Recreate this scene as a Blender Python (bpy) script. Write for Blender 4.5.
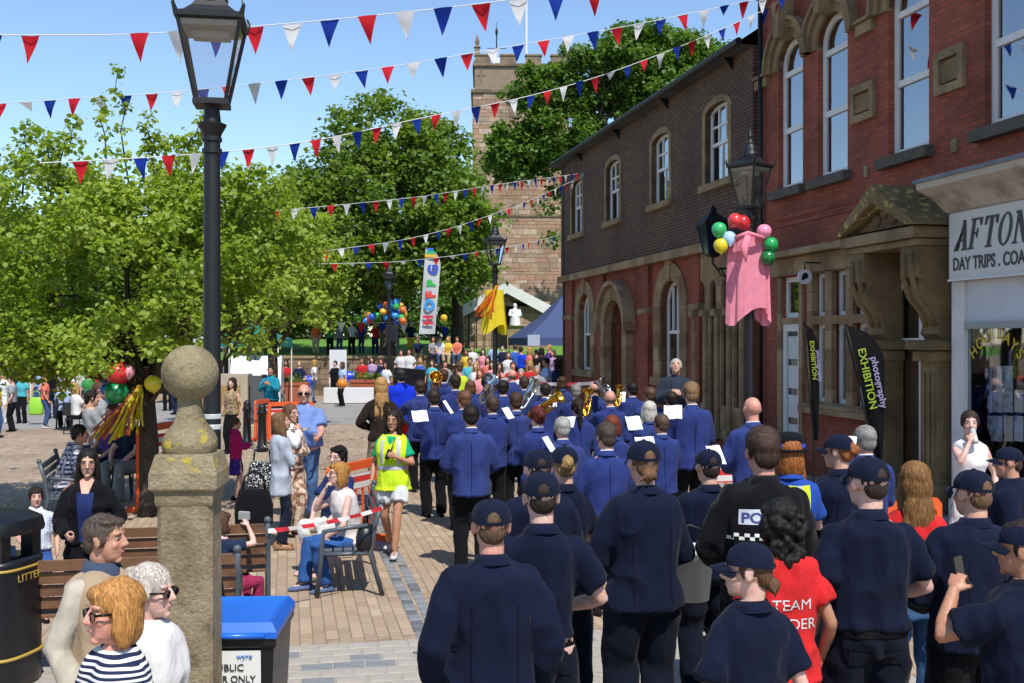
import bpy, math, random
import numpy as np
from mathutils import Vector, Matrix, noise as mnoise

for _o in list(bpy.data.objects):
    bpy.data.objects.remove(_o)
SC = bpy.context.scene
COL = SC.collection
R = math.radians
random.seed(7); RNG = np.random.default_rng(7)

# ------------------------------------------------------------------ camera, sky, sun, exposure
CAMH = 2.45; FPX = 1100.0; CX, CY = 512.0, 341.5
cam_data = bpy.data.cameras.new('camera'); cam = bpy.data.objects.new('camera', cam_data); COL.objects.link(cam)
cam.location = (0, 0, CAMH); cam.rotation_euler = (R(90), 0, 0)
cam_data.sensor_width = 36; cam_data.lens = 36*FPX/1024; cam_data.clip_start = .1; cam_data.clip_end = 4000
SC.camera = cam

SUN_EL, SUN_AZ = R(56), math.atan2(.367, -.930)      # azimuth from +Y towards +X
world = bpy.data.worlds.new('World'); SC.world = world; world.use_nodes = True
_nt = world.node_tree; _nt.nodes.clear()
_sky = _nt.nodes.new('ShaderNodeTexSky'); _sky.sky_type = 'NISHITA'; _sky.sun_disc = False
_sky.sun_elevation = SUN_EL; _sky.sun_rotation = SUN_AZ
_sky.air_density = 1.0; _sky.dust_density = .05; _sky.ozone_density = 3.5; _sky.altitude = 0
_bg = _nt.nodes.new('ShaderNodeBackground'); _bg.inputs[1].default_value = .15
_wo = _nt.nodes.new('ShaderNodeOutputWorld')
_nt.links.new(_sky.outputs[0], _bg.inputs[0]); _nt.links.new(_bg.outputs[0], _wo.inputs[0])
sun_data = bpy.data.lights.new('sun', 'SUN'); sun = bpy.data.objects.new('sun', sun_data); COL.objects.link(sun)
sun_data.energy = 4.6; sun_data.angle = R(.53); sun_data.color = (1, .955, .88)
_sd = Vector((math.sin(SUN_AZ)*math.cos(SUN_EL), math.cos(SUN_AZ)*math.cos(SUN_EL), math.sin(SUN_EL)))
sun.rotation_euler = _sd.to_track_quat('Z', 'Y').to_euler(); sun.location = _sd*60
SC.view_settings.view_transform = 'Standard'; SC.view_settings.look = 'None'
SC.view_settings.exposure = 0.35; SC.view_settings.gamma = 1; SC.view_settings.use_curve_mapping = False
SC.render.engine = 'CYCLES'
SC.cycles.max_bounces = 6; SC.cycles.transparent_max_bounces = 12

# ------------------------------------------------------------------ layout helpers
TH = math.atan2(225, FPX); ST, CT = math.sin(TH), math.cos(TH)     # the street runs 11.6 deg left of the view
def P(px, py, d): return np.array([(px-CX)/FPX*d, d, CAMH-(py-CY)/FPX*d])
def GP(px, d): return ((px-CX)/FPX*d, d)
def topz(py, d): return CAMH-(py-CY)/FPX*d
def wd(px, n): return n/((px-CX)/FPX*CT+ST)                        # camera depth of a facade column
def S(px, n): d = wd(px, n); return d*(CT-(px-CX)/FPX*ST)
def Z(px, py, n): return CAMH-(py-CY)/FPX*wd(px, n)

# ------------------------------------------------------------------ colours and materials
def lin(c): return c/12.92 if c <= .04045 else ((c+.055)/1.055)**2.4
def hexc(h): h = h.lstrip('#'); return tuple(lin(int(h[i:i+2], 16)/255) for i in (0, 2, 4))
MATS = {}
def _base(name):
    m = bpy.data.materials.new(name); m.use_nodes = True; nt = m.node_tree; nt.nodes.clear()
    out = nt.nodes.new('ShaderNodeOutputMaterial'); b = nt.nodes.new('ShaderNodeBsdfPrincipled')
    nt.links.new(b.outputs[0], out.inputs[0]); return m, nt, b, out
def N(nt, t, **kw):
    n = nt.nodes.new('ShaderNode'+t)
    for k, v in kw.items():
        if k.startswith('i_'): n.inputs[k[2:].replace('_', ' ')].default_value = v
        else: setattr(n, k, v)
    return n
def L(nt, a, b): nt.links.new(a, b)
def mixc(nt, fac, a, b, mode='MIX'):
    n = nt.nodes.new('ShaderNodeMix'); n.data_type = 'RGBA'; n.blend_type = mode; n.clamp_result = True
    for sock, v in ((n.inputs[0], fac), (n.inputs[6], a), (n.inputs[7], b)):
        if hasattr(v, 'is_linked'): nt.links.new(v, sock)
        else: sock.default_value = v if not isinstance(v, tuple) else (tuple(v)+(1,))[:4]
    return n.outputs[2]
def ramp(nt, src, p0, p1, c0=(0, 0, 0, 1), c1=(1, 1, 1, 1)):
    r = nt.nodes.new('ShaderNodeValToRGB'); e = r.color_ramp.elements
    e[0].position = p0; e[1].position = p1; e[0].color = c0; e[1].color = c1
    nt.links.new(src, r.inputs[0]); return r.outputs[0]
def noise(nt, scale, detail=4, vec=None, rough=.55):
    n = N(nt, 'TexNoise'); n.inputs['Scale'].default_value = scale; n.inputs['Detail'].default_value = detail
    n.inputs['Roughness'].default_value = rough
    if vec is None:
        tc = N(nt, 'TexCoord'); vec = tc.outputs['Object']
    nt.links.new(vec, n.inputs['Vector']); return n.outputs['Fac']
def bump(nt, b, h, strength=.3, dist=.01):
    n = N(nt, 'Bump'); n.inputs['Strength'].default_value = strength; n.inputs['Distance'].default_value = dist
    nt.links.new(h, n.inputs['Height']); nt.links.new(n.outputs[0], b.inputs['Normal'])
def mat(name, col, rough=.7, var=.25, nscale=6, bscale=None, bstr=.25, bdist=.004, metal=0, spec=.5, sheen=0, coat=0, dirt=None, dscale=2.0):
    """plain procedural material: noise-varied colour, optional second colour in patches, fine relief"""
    if name in MATS: return MATS[name]
    m, nt, b, out = _base(name)
    if isinstance(col, str): col = hexc(col)
    c2 = tuple(x*(1-var) for x in col)
    src = mixc(nt, ramp(nt, noise(nt, nscale), .3, .7), col, c2)
    if dirt is not None:
        d = hexc(dirt) if isinstance(dirt, str) else dirt
        src = mixc(nt, ramp(nt, noise(nt, dscale, 6), .52, .68), src, d)
    L(nt, src, b.inputs['Base Color'])
    b.inputs['Roughness'].default_value = rough; b.inputs['Metallic'].default_value = metal
    b.inputs['Specular IOR Level'].default_value = spec
    if sheen: b.inputs['Sheen Weight'].default_value = sheen
    if coat: b.inputs['Coat Weight'].default_value = coat; b.inputs['Coat Roughness'].default_value = .08
    if bscale: bump(nt, b, noise(nt, bscale, 5), bstr, bdist)
    MATS[name] = m; return m
def cloth(name, col, rough=.9, var=.18, sheen=.03, weave=260, fold=9):
    if name in MATS: return MATS[name]
    m, nt, b, out = _base(name)
    if isinstance(col, str): col = hexc(col)
    src = mixc(nt, ramp(nt, noise(nt, 5, 3), .3, .7), col, tuple(x*(1-var) for x in col))
    L(nt, src, b.inputs['Base Color']); b.inputs['Roughness'].default_value = rough
    b.inputs['Specular IOR Level'].default_value = .12; b.inputs['Sheen Weight'].default_value = sheen
    tc = N(nt, 'TexCoord'); mp = N(nt, 'Mapping'); mp.inputs['Scale'].default_value = (1.4, 1.4, .6)
    L(nt, tc.outputs['Object'], mp.inputs['Vector'])
    f = noise(nt, fold, 3, mp.outputs[0], .5); w = noise(nt, weave, 2)
    a = N(nt, 'Math', operation='MULTIPLY_ADD'); L(nt, w, a.inputs[0]); a.inputs[1].default_value = .012; L(nt, f, a.inputs[2])
    bump(nt, b, a.outputs[0], .6, .03)
    MATS[name] = m; return m
def patterned(name, c1, c2, kind='stripe', scale=18, rough=.85, lo=.45, hi=.55):
    """woven stripe, check, floral or spot print of a garment"""
    if name in MATS: return MATS[name]
    m, nt, b, out = _base(name); c1, c2 = hexc(c1), hexc(c2)
    tc = N(nt, 'TexCoord')
    if kind == 'stripe':
        w = N(nt, 'TexWave'); w.wave_type = 'BANDS'; w.bands_direction = 'Z'; w.inputs['Scale'].default_value = scale
        w.inputs['Distortion'].default_value = 1.2; w.inputs['Detail'].default_value = .5; w.inputs['Detail Scale'].default_value = .6
        L(nt, tc.outputs['Object'], w.inputs['Vector']); src = mixc(nt, ramp(nt, w.outputs['Fac'], lo, hi), c1, c2)
    elif kind == 'check':
        w = N(nt, 'TexWave'); w.bands_direction = 'Z'; w.inputs['Scale'].default_value = scale
        w2 = N(nt, 'TexWave'); w2.bands_direction = 'X'; w2.inputs['Scale'].default_value = scale
        for q in (w, w2): L(nt, tc.outputs['Object'], q.inputs['Vector'])
        s1 = mixc(nt, ramp(nt, w.outputs['Fac'], lo, hi), c1, c2); src = mixc(nt, ramp(nt, w2.outputs['Fac'], lo, hi), s1, tuple((a+b_)/2*.8 for a, b_ in zip(c1, c2)))
    else:
        f = noise(nt, scale, 3); src = mixc(nt, ramp(nt, f, lo, hi), c1, c2)
    L(nt, src, b.inputs['Base Color']); b.inputs['Roughness'].default_value = rough; b.inputs['Specular IOR Level'].default_value = .25
    bump(nt, b, noise(nt, 10, 3), .4, .015)
    MATS[name] = m; return m
def brickmat(name, c1, c2, mortar, bw=.225, bh=.075, ms=.006, rough=.85, grime=None, gscale=.5, bstr=.6, swap=False, bias=0., vary=None):
    if name in MATS: return MATS[name]
    m, nt, b, out = _base(name)
    tc = N(nt, 'TexCoord'); sp = N(nt, 'SeparateXYZ'); L(nt, tc.outputs['Object'], sp.inputs[0])
    cb = N(nt, 'CombineXYZ')
    if swap: L(nt, sp.outputs['Y'], cb.inputs[0]); L(nt, sp.outputs['X'], cb.inputs[1])
    else:
        ad = N(nt, 'Math', operation='ADD'); L(nt, sp.outputs['X'], ad.inputs[0]); L(nt, sp.outputs['Y'], ad.inputs[1])
        L(nt, ad.outputs[0], cb.inputs[0]); L(nt, sp.outputs['Z'], cb.inputs[1])
    br = N(nt, 'TexBrick'); L(nt, cb.outputs[0], br.inputs['Vector'])
    for k, v in (('Color1', c1), ('Color2', c2), ('Mortar', mortar)): br.inputs[k].default_value = (*hexc(v), 1)
    br.inputs['Scale'].default_value = 1; br.inputs['Brick Width'].default_value = bw; br.inputs['Row Height'].default_value = bh
    br.inputs['Mortar Size'].default_value = ms; br.inputs['Mortar Smooth'].default_value = .15; br.inputs['Bias'].default_value = bias
    src = br.outputs['Color']
    if vary: src = mixc(nt, ramp(nt, noise(nt, .9/bw, 3), .42, .62), src, hexc(vary), 'MULTIPLY')
    src = mixc(nt, ramp(nt, noise(nt, 9, 5), .35, .75), src, (.72, .72, .72), 'MULTIPLY')
    if grime: src = mixc(nt, ramp(nt, noise(nt, gscale, 6), .45, .72), src, hexc(grime), 'MULTIPLY')
    L(nt, src, b.inputs['Base Color']); b.inputs['Roughness'].default_value = rough
    h = N(nt, 'Math', operation='MULTIPLY_ADD'); L(nt, br.outputs['Fac'], h.inputs[0]); h.inputs[1].default_value = -1
    L(nt, noise(nt, 40, 4), h.inputs[2]); bump(nt, b, h.outputs[0], bstr, .012)
    MATS[name] = m; return m
def stonemat(name, col, dark, rough=.9, bw=None, bh=.3, lichen=None, dscale=1.2, bscale=30, bstr=.5, ms=.008, lt=.60, stain=None):
    if name in MATS: return MATS[name]
    m, nt, b, out = _base(name); col, dark = hexc(col), hexc(dark)
    src = mixc(nt, ramp(nt, noise(nt, dscale, 7, rough=.65), .38, .68), col, dark)
    src = mixc(nt, ramp(nt, noise(nt, 38, 4), .3, .8), src, (.7, .68, .64), 'MULTIPLY')
    hgt = noise(nt, bscale, 6, rough=.65)
    if bw:
        tc = N(nt, 'TexCoord'); sp = N(nt, 'SeparateXYZ'); L(nt, tc.outputs['Object'], sp.inputs[0]); cb = N(nt, 'CombineXYZ')
        ad = N(nt, 'Math', operation='ADD'); L(nt, sp.outputs['X'], ad.inputs[0]); L(nt, sp.outputs['Y'], ad.inputs[1])
        L(nt, ad.outputs[0], cb.inputs[0]); L(nt, sp.outputs['Z'], cb.inputs[1])
        br = N(nt, 'TexBrick'); L(nt, cb.outputs[0], br.inputs['Vector'])
        br.inputs['Color1'].default_value = (1, 1, 1, 1); br.inputs['Color2'].default_value = (.62, .56, .52, 1); br.inputs['Mortar'].default_value = (.4, .38, .35, 1)
        br.inputs['Scale'].default_value = 1; br.inputs['Brick Width'].default_value = bw; br.inputs['Row Height'].default_value = bh
        br.inputs['Mortar Size'].default_value = ms; br.inputs['Mortar Smooth'].default_value = .3
        src = mixc(nt, 1., src, br.outputs['Color'], 'MULTIPLY')
        h = N(nt, 'Math', operation='MULTIPLY_ADD'); L(nt, br.outputs['Fac'], h.inputs[0]); h.inputs[1].default_value = -1.2; L(nt, hgt, h.inputs[2]); hgt = h.outputs[0]
    if lichen: src = mixc(nt, ramp(nt, noise(nt, 7, 6, rough=.7), lt, lt+.06), src, hexc(lichen))
    if stain: src = mixc(nt, ramp(nt, noise(nt, 4.5, 7, rough=.7), .56, .70), src, hexc(stain))
    L(nt, src, b.inputs['Base Color']); b.inputs['Roughness'].default_value = rough; b.inputs['Specular IOR Level'].default_value = .2
    bump(nt, b, hgt, bstr, .02); MATS[name] = m; return m
def glassmat(name='window_glass', tint=(.55, .6, .65), refl=.3, ior=1.5):
    if name in MATS: return MATS[name]
    m = bpy.data.materials.new(name); m.use_nodes = True; nt = m.node_tree; nt.nodes.clear()
    out = nt.nodes.new('ShaderNodeOutputMaterial'); t = N(nt, 'BsdfTransparent'); g = N(nt, 'BsdfGlossy'); mx = N(nt, 'MixShader')
    t.inputs[0].default_value = (*tint, 1); g.inputs[0].default_value = (.95, .97, 1, 1); g.inputs['Roughness'].default_value = .02
    fr = N(nt, 'Fresnel'); fr.inputs[0].default_value = ior; a = N(nt, 'Math', operation='ADD'); a.use_clamp = True
    L(nt, fr.outputs[0], a.inputs[0]); a.inputs[1].default_value = refl
    bp = N(nt, 'Bump'); bp.inputs['Strength'].default_value = .08; bp.inputs['Distance'].default_value = .01; L(nt, noise(nt, 2.5, 2), bp.inputs['Height']); L(nt, bp.outputs[0], g.inputs['Normal'])
    L(nt, a.outputs[0], mx.inputs[0]); L(nt, t.outputs[0], mx.inputs[1]); L(nt, g.outputs[0], mx.inputs[2]); L(nt, mx.outputs[0], out.inputs[0])
    MATS[name] = m; return m
def leafmat(name, c1, c2, trans=.45, third=None):
    if name in MATS: return MATS[name]
    m = bpy.data.materials.new(name); m.use_nodes = True; nt = m.node_tree; nt.nodes.clear()
    out = nt.nodes.new('ShaderNodeOutputMaterial'); ge = N(nt, 'NewGeometry')
    src = mixc(nt, ge.outputs['Random Per Island'], c1, c2)
    src = mixc(nt, ramp(nt, noise(nt, .6, 3), .35, .65), src, tuple(x*.72 for x in c1), 'MIX') if third is None else mixc(nt, ramp(nt, noise(nt, .6, 3), .4, .65), src, third)
    b = N(nt, 'BsdfPrincipled'); L(nt, src, b.inputs['Base Color']); b.inputs['Roughness'].default_value = .5; b.inputs['Specular IOR Level'].default_value = .35
    tr = N(nt, 'BsdfTranslucent'); tc = mixc(nt, 1., src, (1.25, 1.35, .55), 'MULTIPLY'); L(nt, tc, tr.inputs[0])
    mx = N(nt, 'MixShader'); mx.inputs[0].default_value = trans; L(nt, b.outputs[0], mx.inputs[1]); L(nt, tr.outputs[0], mx.inputs[2]); L(nt, mx.outputs[0], out.inputs[0])
    MATS[name] = m; return m
def thincloth(name, col, trans=.4):
    """thin cloth that lets some sun through (flags, scarves, balloons)"""
    if name in MATS: return MATS[name]
    col = hexc(col) if isinstance(col, str) else col
    m = bpy.data.materials.new(name); m.use_nodes = True; nt = m.node_tree; nt.nodes.clear()
    out = nt.nodes.new('ShaderNodeOutputMaterial'); b = N(nt, 'BsdfPrincipled'); b.inputs['Roughness'].default_value = .8; b.inputs['Specular IOR Level'].default_value = .12
    src = mixc(nt, ramp(nt, noise(nt, 12, 3), .3, .7), col, tuple(x*.85 for x in col)); L(nt, src, b.inputs['Base Color'])
    tr = N(nt, 'BsdfTranslucent'); L(nt, src, tr.inputs[0]); mx = N(nt, 'MixShader'); mx.inputs[0].default_value = trans
    L(nt, b.outputs[0], mx.inputs[1]); L(nt, tr.outputs[0], mx.inputs[2]); L(nt, mx.outputs[0], out.inputs[0])
    MATS[name] = m; return m

# ------------------------------------------------------------------ mesh helpers
def mesh_np(name, V, F):
    """F: list of index tuples or an (n,k) array"""
    me = bpy.data.meshes.new(name); V = np.asarray(V, dtype=np.float32)
    if isinstance(F, np.ndarray):
        k = F.shape[1]; n = len(F)
        me.vertices.add(len(V)); me.vertices.foreach_set('co', V.ravel())
        me.loops.add(n*k); me.loops.foreach_set('vertex_index', F.astype(np.int32).ravel())
        me.polygons.add(n); me.polygons.foreach_set('loop_start', np.arange(0, n*k, k, dtype=np.int32))
        me.update(calc_edges=True)
    else:
        me.from_pydata(V.tolist(), [], [tuple(int(i) for i in f) for f in F]); me.update()
    return me
def smooth(me): me.polygons.foreach_set('use_smooth', np.ones(len(me.polygons), dtype=bool)); me.update(); return me
def link(name, me, m=None, parent=None, loc=None, rot=None, scale=None):
    o = bpy.data.objects.new(name, me); COL.objects.link(o)
    if m is not None and me is not None:
        if len(me.materials) == 0: me.materials.append(m)
        o.material_slots[0].link = 'OBJECT'; o.material_slots[0].material = m
    if parent is not None: o.parent = parent
    if loc is not None: o.location = loc
    if rot is not None: o.rotation_euler = rot if not isinstance(rot, (int, float)) else (0, 0, rot)
    if scale is not None: o.scale = scale if not isinstance(scale, (int, float)) else (scale,)*3
    return o
def tag(o, label=None, cat=None, group=None, kind=None):
    if label: o['label'] = label
    if cat: o['category'] = cat
    if group: o['group'] = group
    if kind: o['kind'] = kind
    return o
def empty(name, loc=(0, 0, 0), rz=0, label=None, cat=None, group=None, scale=None):
    o = link(name, None, None, None, loc, (0, 0, rz), scale); o.empty_display_size = .2
    return tag(o, label, cat, group)
def rotm(ax, a): return np.array(Matrix.Rotation(a, 3, ax))
class MB:
    def __init__(s): s.V = []; s.F = []; s.n = 0
    def add(s, V, F):
        V = np.asarray(V, dtype=float).reshape(-1, 3); s.V.append(V); s.F += [tuple(i+s.n for i in f) for f in F]; s.n += len(V); return s
    def box(s, x0, x1, y0, y1, z0, z1, bev=0):
        if bev:
            a, b, c = x0+bev, y0+bev, z1-bev
            V = [(x0,y0,z0),(x1,y0,z0),(x1,y1,z0),(x0,y1,z0),(x0,y0,c),(x1,y0,c),(x1,y1,c),(x0,y1,c),(a,b,z1),(x1-bev,b,z1),(x1-bev,y1-bev,z1),(a,y1-bev,z1)]
            return s.add(V, [(0,3,2,1),(0,1,5,4),(1,2,6,5),(2,3,7,6),(3,0,4,7),(4,5,9,8),(5,6,10,9),(6,7,11,10),(7,4,8,11),(8,9,10,11)])
        V = [(x0,y0,z0),(x1,y0,z0),(x1,y1,z0),(x0,y1,z0),(x0,y0,z1),(x1,y0,z1),(x1,y1,z1),(x0,y1,z1)]
        return s.add(V, [(0,3,2,1),(4,5,6,7),(0,1,5,4),(1,2,6,5),(2,3,7,6),(3,0,4,7)])
    def rings(s, rings, cap=True, closed=True):
        rings = [np.asarray(r, float) for r in rings]; m = len(rings[0]); V = np.concatenate(rings); F = []
        for i in range(len(rings)-1):
            for j in range(m if closed else m-1):
                k = (j+1) % m; F.append((i*m+j, i*m+k, (i+1)*m+k, (i+1)*m+j))
        if cap: F.append(tuple(range(m-1, -1, -1))); F.append(tuple((len(rings)-1)*m+j for j in range(m)))
        return s.add(V, F)
    def tube(s, pts, rad, seg=10, cap=True, flat=1.0, up=None):
        pts = [np.asarray(p, float) for p in pts]; n = len(pts)
        rad = [rad]*n if np.isscalar(rad) else list(rad)
        T = []
        for i in range(n):
            t = pts[min(i+1, n-1)]-pts[max(i-1, 0)]; T.append(t/(np.linalg.norm(t)+1e-9))
        u = np.array(up if up is not None else ((0, 0, 1) if abs(T[0][2]) < .9 else (1, 0, 0)), float)
        rs = []
        a = np.linspace(0, 2*math.pi, seg, endpoint=False)
        for i in range(n):
            u = u-T[i]*u.dot(T[i]); u /= np.linalg.norm(u)+1e-9; w = np.cross(T[i], u)
            rs.append(pts[i]+rad[i]*(np.outer(np.cos(a), w)+flat*np.outer(np.sin(a), u)))
        return s.rings(rs, cap)
    def ell(s, c, r, rot=None, nu=14, nv=9):
        r = (r, r, r) if np.isscalar(r) else r
        V = [(0, 0, -1)]; F = []
        for i in range(1, nv):
            p = -math.pi/2+math.pi*i/nv
            for j in range(nu): q = 2*math.pi*j/nu; V.append((math.cos(p)*math.cos(q), math.cos(p)*math.sin(q), math.sin(p)))
        V.append((0, 0, 1)); top = len(V)-1
        for j in range(nu): k = (j+1) % nu; F.append((0, 1+k, 1+j)); F.append((top, 1+(nv-2)*nu+j, 1+(nv-2)*nu+k))
        for i in range(nv-2):
            for j in range(nu): k = (j+1) % nu; F.append((1+i*nu+j, 1+i*nu+k, 1+(i+1)*nu+k, 1+(i+1)*nu+j))
        V = np.array(V)*np.array(r)
        if rot is not None: V = V@np.asarray(rot).T
        return s.add(V+np.asarray(c, float), F)
    def lathe(s, prof, seg=20, c=(0, 0, 0), sq=None):
        """profile [(r, z)]; sq = superellipse exponent for squared plans"""
        a = np.linspace(0, 2*math.pi, seg, endpoint=False)+(math.pi/seg)
        ca, sa = np.cos(a), np.sin(a)
        if sq: k = (np.abs(ca)**sq+np.abs(sa)**sq)**(-1/sq); ca, sa = ca*k, sa*k
        return s.rings([np.stack([r*ca+c[0], r*sa+c[1], np.full(seg, z+c[2])], 1) for r, z in prof])
    def sq4(s, prof, c=(0, 0, 0)):
        """square-plan stack: profile [(half, z)] or [(halfx, halfy, z)]"""
        rs = []
        for p in prof:
            hx, hy, z = (p[0], p[0], p[1]) if len(p) == 2 else p
            rs.append(np.array([(-hx,-hy,z),(hx,-hy,z),(hx,hy,z),(-hx,hy,z)])+np.asarray(c))
        return s.rings(rs)
    def prism(s, poly, a, b, axis='x'):
        """poly: 2-D outline extruded from a to b along axis ('x': poly=(y,z), 'y': (x,z), 'z': (x,y))"""
        def e(p, t): return {'x': (t, p[0], p[1]), 'y': (p[0], t, p[1]), 'z': (p[0], p[1], t)}[axis]
        n = len(poly); V = [e(p, a) for p in poly]+[e(p, b) for p in poly]
        F = [tuple(range(n)), tuple(range(2*n-1, n-1, -1))]+[(i, (i+1) % n, n+(i+1) % n, n+i) for i in range(n)]
        return s.add(V, F)
    def strip(s, inner, outer, a, b, axis='x'):
        """ring-like plate between two outlines of the same length, from a to b along axis"""
        def e(p, t): return {'x': (t, p[0], p[1]), 'y': (p[0], t, p[1]), 'z': (p[0], p[1], t)}[axis]
        n = len(inner); V = [e(p, a) for p in inner]+[e(p, a) for p in outer]+[e(p, b) for p in inner]+[e(p, b) for p in outer]; F = []
        for i in range(n-1):
            F += [(i, i+1, n+i+1, n+i), (2*n+i, 3*n+i, 3*n+i+1, 2*n+i+1), (i, 2*n+i, 2*n+i+1, i+1), (n+i, n+i+1, 3*n+i+1, 3*n+i)]
        F += [(0, n, 3*n, 2*n), (n-1, 3*n-1, 4*n-1, 2*n-1)]
        return s.add(V, F)
    def xform(s, M=None, t=None):
        V = np.concatenate(s.V)
        if M is not None: V = V@np.asarray(M).T
        if t is not None: V = V+np.asarray(t)
        s.V = [V]; return s
    def arrays(s): return (np.concatenate(s.V) if s.V else np.zeros((0, 3))), s.F
    def mesh(s, name='m', sm=False):
        V, F = s.arrays(); me = mesh_np(name, V, F)
        return smooth(me) if sm else me
    def build(s, name, m, parent=None, sm=False, loc=None, rot=None, scale=None): return link(name, s.mesh(name, sm), m, parent, loc, rot, scale)

def autosmooth(o, ang=35):
    me = o.data; me.polygons.foreach_set('use_smooth', np.ones(len(me.polygons), dtype=bool))
    try: me.set_sharp_from_angle(angle=R(ang))
    except Exception: pass
    return o
def text_mesh(txt, size, extrude=.002, shear=0, space=1.0, bold=0):
    cu = bpy.data.curves.new('lettering', 'FONT'); cu.body = txt; cu.size = size; cu.extrude = extrude; cu.align_x = 'LEFT'
    cu.shear = shear; cu.space_character = space; cu.offset = bold
    o = bpy.data.objects.new('lettering', cu); COL.objects.link(o)
    me = bpy.data.meshes.new_from_object(o.evaluated_get(bpy.context.evaluated_depsgraph_get()))
    bpy.data.objects.remove(o); bpy.data.curves.remove(cu); return me
def text_on(txt, size, origin, xdir, updir, m, parent, name='lettering', **kw):
    """lettering standing on a surface: origin = lower left, xdir = reading direction"""
    fit = kw.pop('fit', None); me = text_mesh(txt, size, **kw)
    x = Vector(xdir).normalized(); y = Vector(updir).normalized(); z = x.cross(y)
    M = Matrix((x, y, z)).transposed().to_4x4(); M.translation = Vector(origin)
    if fit:
        w = max(v.co.x for v in me.vertices); M = M@Matrix.Diagonal((fit/w, 1, 1, 1))
    me.transform(M); return link(name, me, m, parent)

def vnoise(p, scale, seed=0):
    """cheap smooth noise, vectorised: p (n,3) -> (n,) in about -1..1"""
    q = p*scale+seed*17.31; i = np.floor(q).astype(np.int64); f = q-i; f = f*f*(3-2*f)
    def h(a, b, c): 
        n = (a*374761393+b*668265263+c*2147483647+seed*1274126177) & 0xffffffff
        n = ((n ^ (n >> 13))*1274126177) & 0xffffffff
        return ((n ^ (n >> 16)) & 0xffff)/32767.5-1
    x, y, z = i.T; fx, fy, fz = f.T; r = 0
    for a in (0, 1):
        for b in (0, 1):
            for c in (0, 1):
                r = r+h(x+a, y+b, z+c)*(fx if a else 1-fx)*(fy if b else 1-fy)*(fz if c else 1-fz)
    return r
# ------------------------------------------------------------------ ground
def paver_mat(name, island):
    m, nt, b, out = _base(name)
    rnd = N(nt, 'NewGeometry').outputs['Random Per Island'] if island else N(nt, 'ObjectInfo').outputs['Random']
    r = N(nt, 'ValToRGB'); L(nt, rnd, r.inputs[0]); e = r.color_ramp.elements
    e[0].color = (*hexc('#9c8a74'), 1); e[1].color = (*hexc('#b3a088'), 1)
    k = e.new(.35); k.color = (*hexc('#a8957e'), 1); k = e.new(.7); k.color = (*hexc('#9b8776'), 1)
    src = mixc(nt, ramp(nt, noise(nt, 60, 5), .3, .8), r.outputs[0], (.7, .68, .66), 'MULTIPLY')
    tc = N(nt, 'NewGeometry'); src = mixc(nt, ramp(nt, noise(nt, .9, 5, tc.outputs['Position']), .5, .75), src, (.86, .84, .82), 'MULTIPLY')
    L(nt, src, b.inputs['Base Color']); b.inputs['Roughness'].default_value = .88; b.inputs['Specular IOR Level'].default_value = .25
    bump(nt, b, noise(nt, 90, 5), .35, .004); MATS[name] = m; return m
M_PAVE = brickmat('block_paving', '#ac9a84', '#a08e79', '#897b6b', bw=.23, bh=.105, ms=.006, swap=True, grime='#d6d0c8', gscale=.35, bstr=.35, vary='#e8e0d8')
M_PAV_O = paver_mat('paver_block', False); M_PAV_I = paver_mat('paver_field', True)
M_SETT = mat('granite_sett', '#7f8184', .8, .3, 9, 60, .4); M_SLAB = mat('pale_flag', '#a39c92', .85, .25, 7, 50, .35, dirt='#8d877d', dscale=5)
M_SETTD = mat('dark_sett', '#62656a', .8, .3, 12, 60, .4)
ground = link('ground', mesh_np('ground', [(-1500, -300, -.007), (1500, -300, -.007), (1500, 2500, -.007), (-1500, 2500, -.007)], [(0, 1, 2, 3)]), M_PAVE, rot=TH)
tag(ground, kind='structure')
# grey road crossing in front of the churchyard
M_ROAD = mat('asphalt', '#8d8a86', .9, .2, 1.5, 120, .4, dirt='#7b7875', dscale=.8)
road = link('road', mesh_np('road', [(-40, 33, -.006), (8.2, 33, -.006), (8.2, 46, -.006), (-40, 46, -.006)], [(0, 1, 2, 3)]), M_ROAD, rot=TH); tag(road, kind='structure')
# pavement strip in front of the buildings, with a kerb
mb = MB(); mb.box(6.9, 9.4, 6, 60, -.1, .10, .015)
pv = mb.build('pavement', mat('flagstone', '#9d968c', .88, .25, 3, 60, .4, dirt='#7c756c'), rot=TH); tag(pv, kind='structure')
mb = MB()
for k in range(27):
    mb.box(6.75, 6.897, 6+k*2, 7.99+k*2, -.1, .105, .015)
kb = mb.build('kerb', mat('kerb_stone', '#908c86', .85, .2, 8, 50, .4), rot=TH); tag(kb, kind='structure')

# block pavers that can be told apart
PW, PL = .105, .23
BAND_S = 9.05        # pale flags and setts lie nearer than this
def project(n, s):
    x = n*CT-s*ST; y = n*ST+s*CT
    return (x/y*FPX+CX, CAMH/y*FPX+CY, y) if y > .5 else (0, 0, -1)
cells = []
for r in range(-50, 44):
    n0 = r*PW
    if 1.0 < n0+PW/2 < 1.36: continue
    for k in range(18, 90):
        s0 = k*PL-(PL/2 if r % 2 == 0 else 0)
        px, py, d = project(n0+PW/2, s0+PL/2)
        if d < 3 or s0 < BAND_S or not (-20 < px < 1044) or py > 720 or d > 17: continue
        seen = (278 < px < 442 and py > 480) or (px < 135 and py > 470) or (px < 60)
        cells.append((0 if seen else 1, d, n0, s0))
cells.sort()
mb = MB(); mb.box(.003, PW-.003, .003, PL-.003, -.03, 0, .004); paver_me = mb.mesh('paver')
for i, (q, d, n0, s0) in enumerate(cells[:300]):
    link('paver', paver_me, M_PAV_O, ground, (n0, s0, random.uniform(-.003, .001)))
mb = MB()
for q, d, n0, s0 in cells[300:]: mb.box(n0+.003, n0+PW-.003, s0+.003, s0+PL-.003, -.03, random.uniform(-.003, .001), .004)
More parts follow.
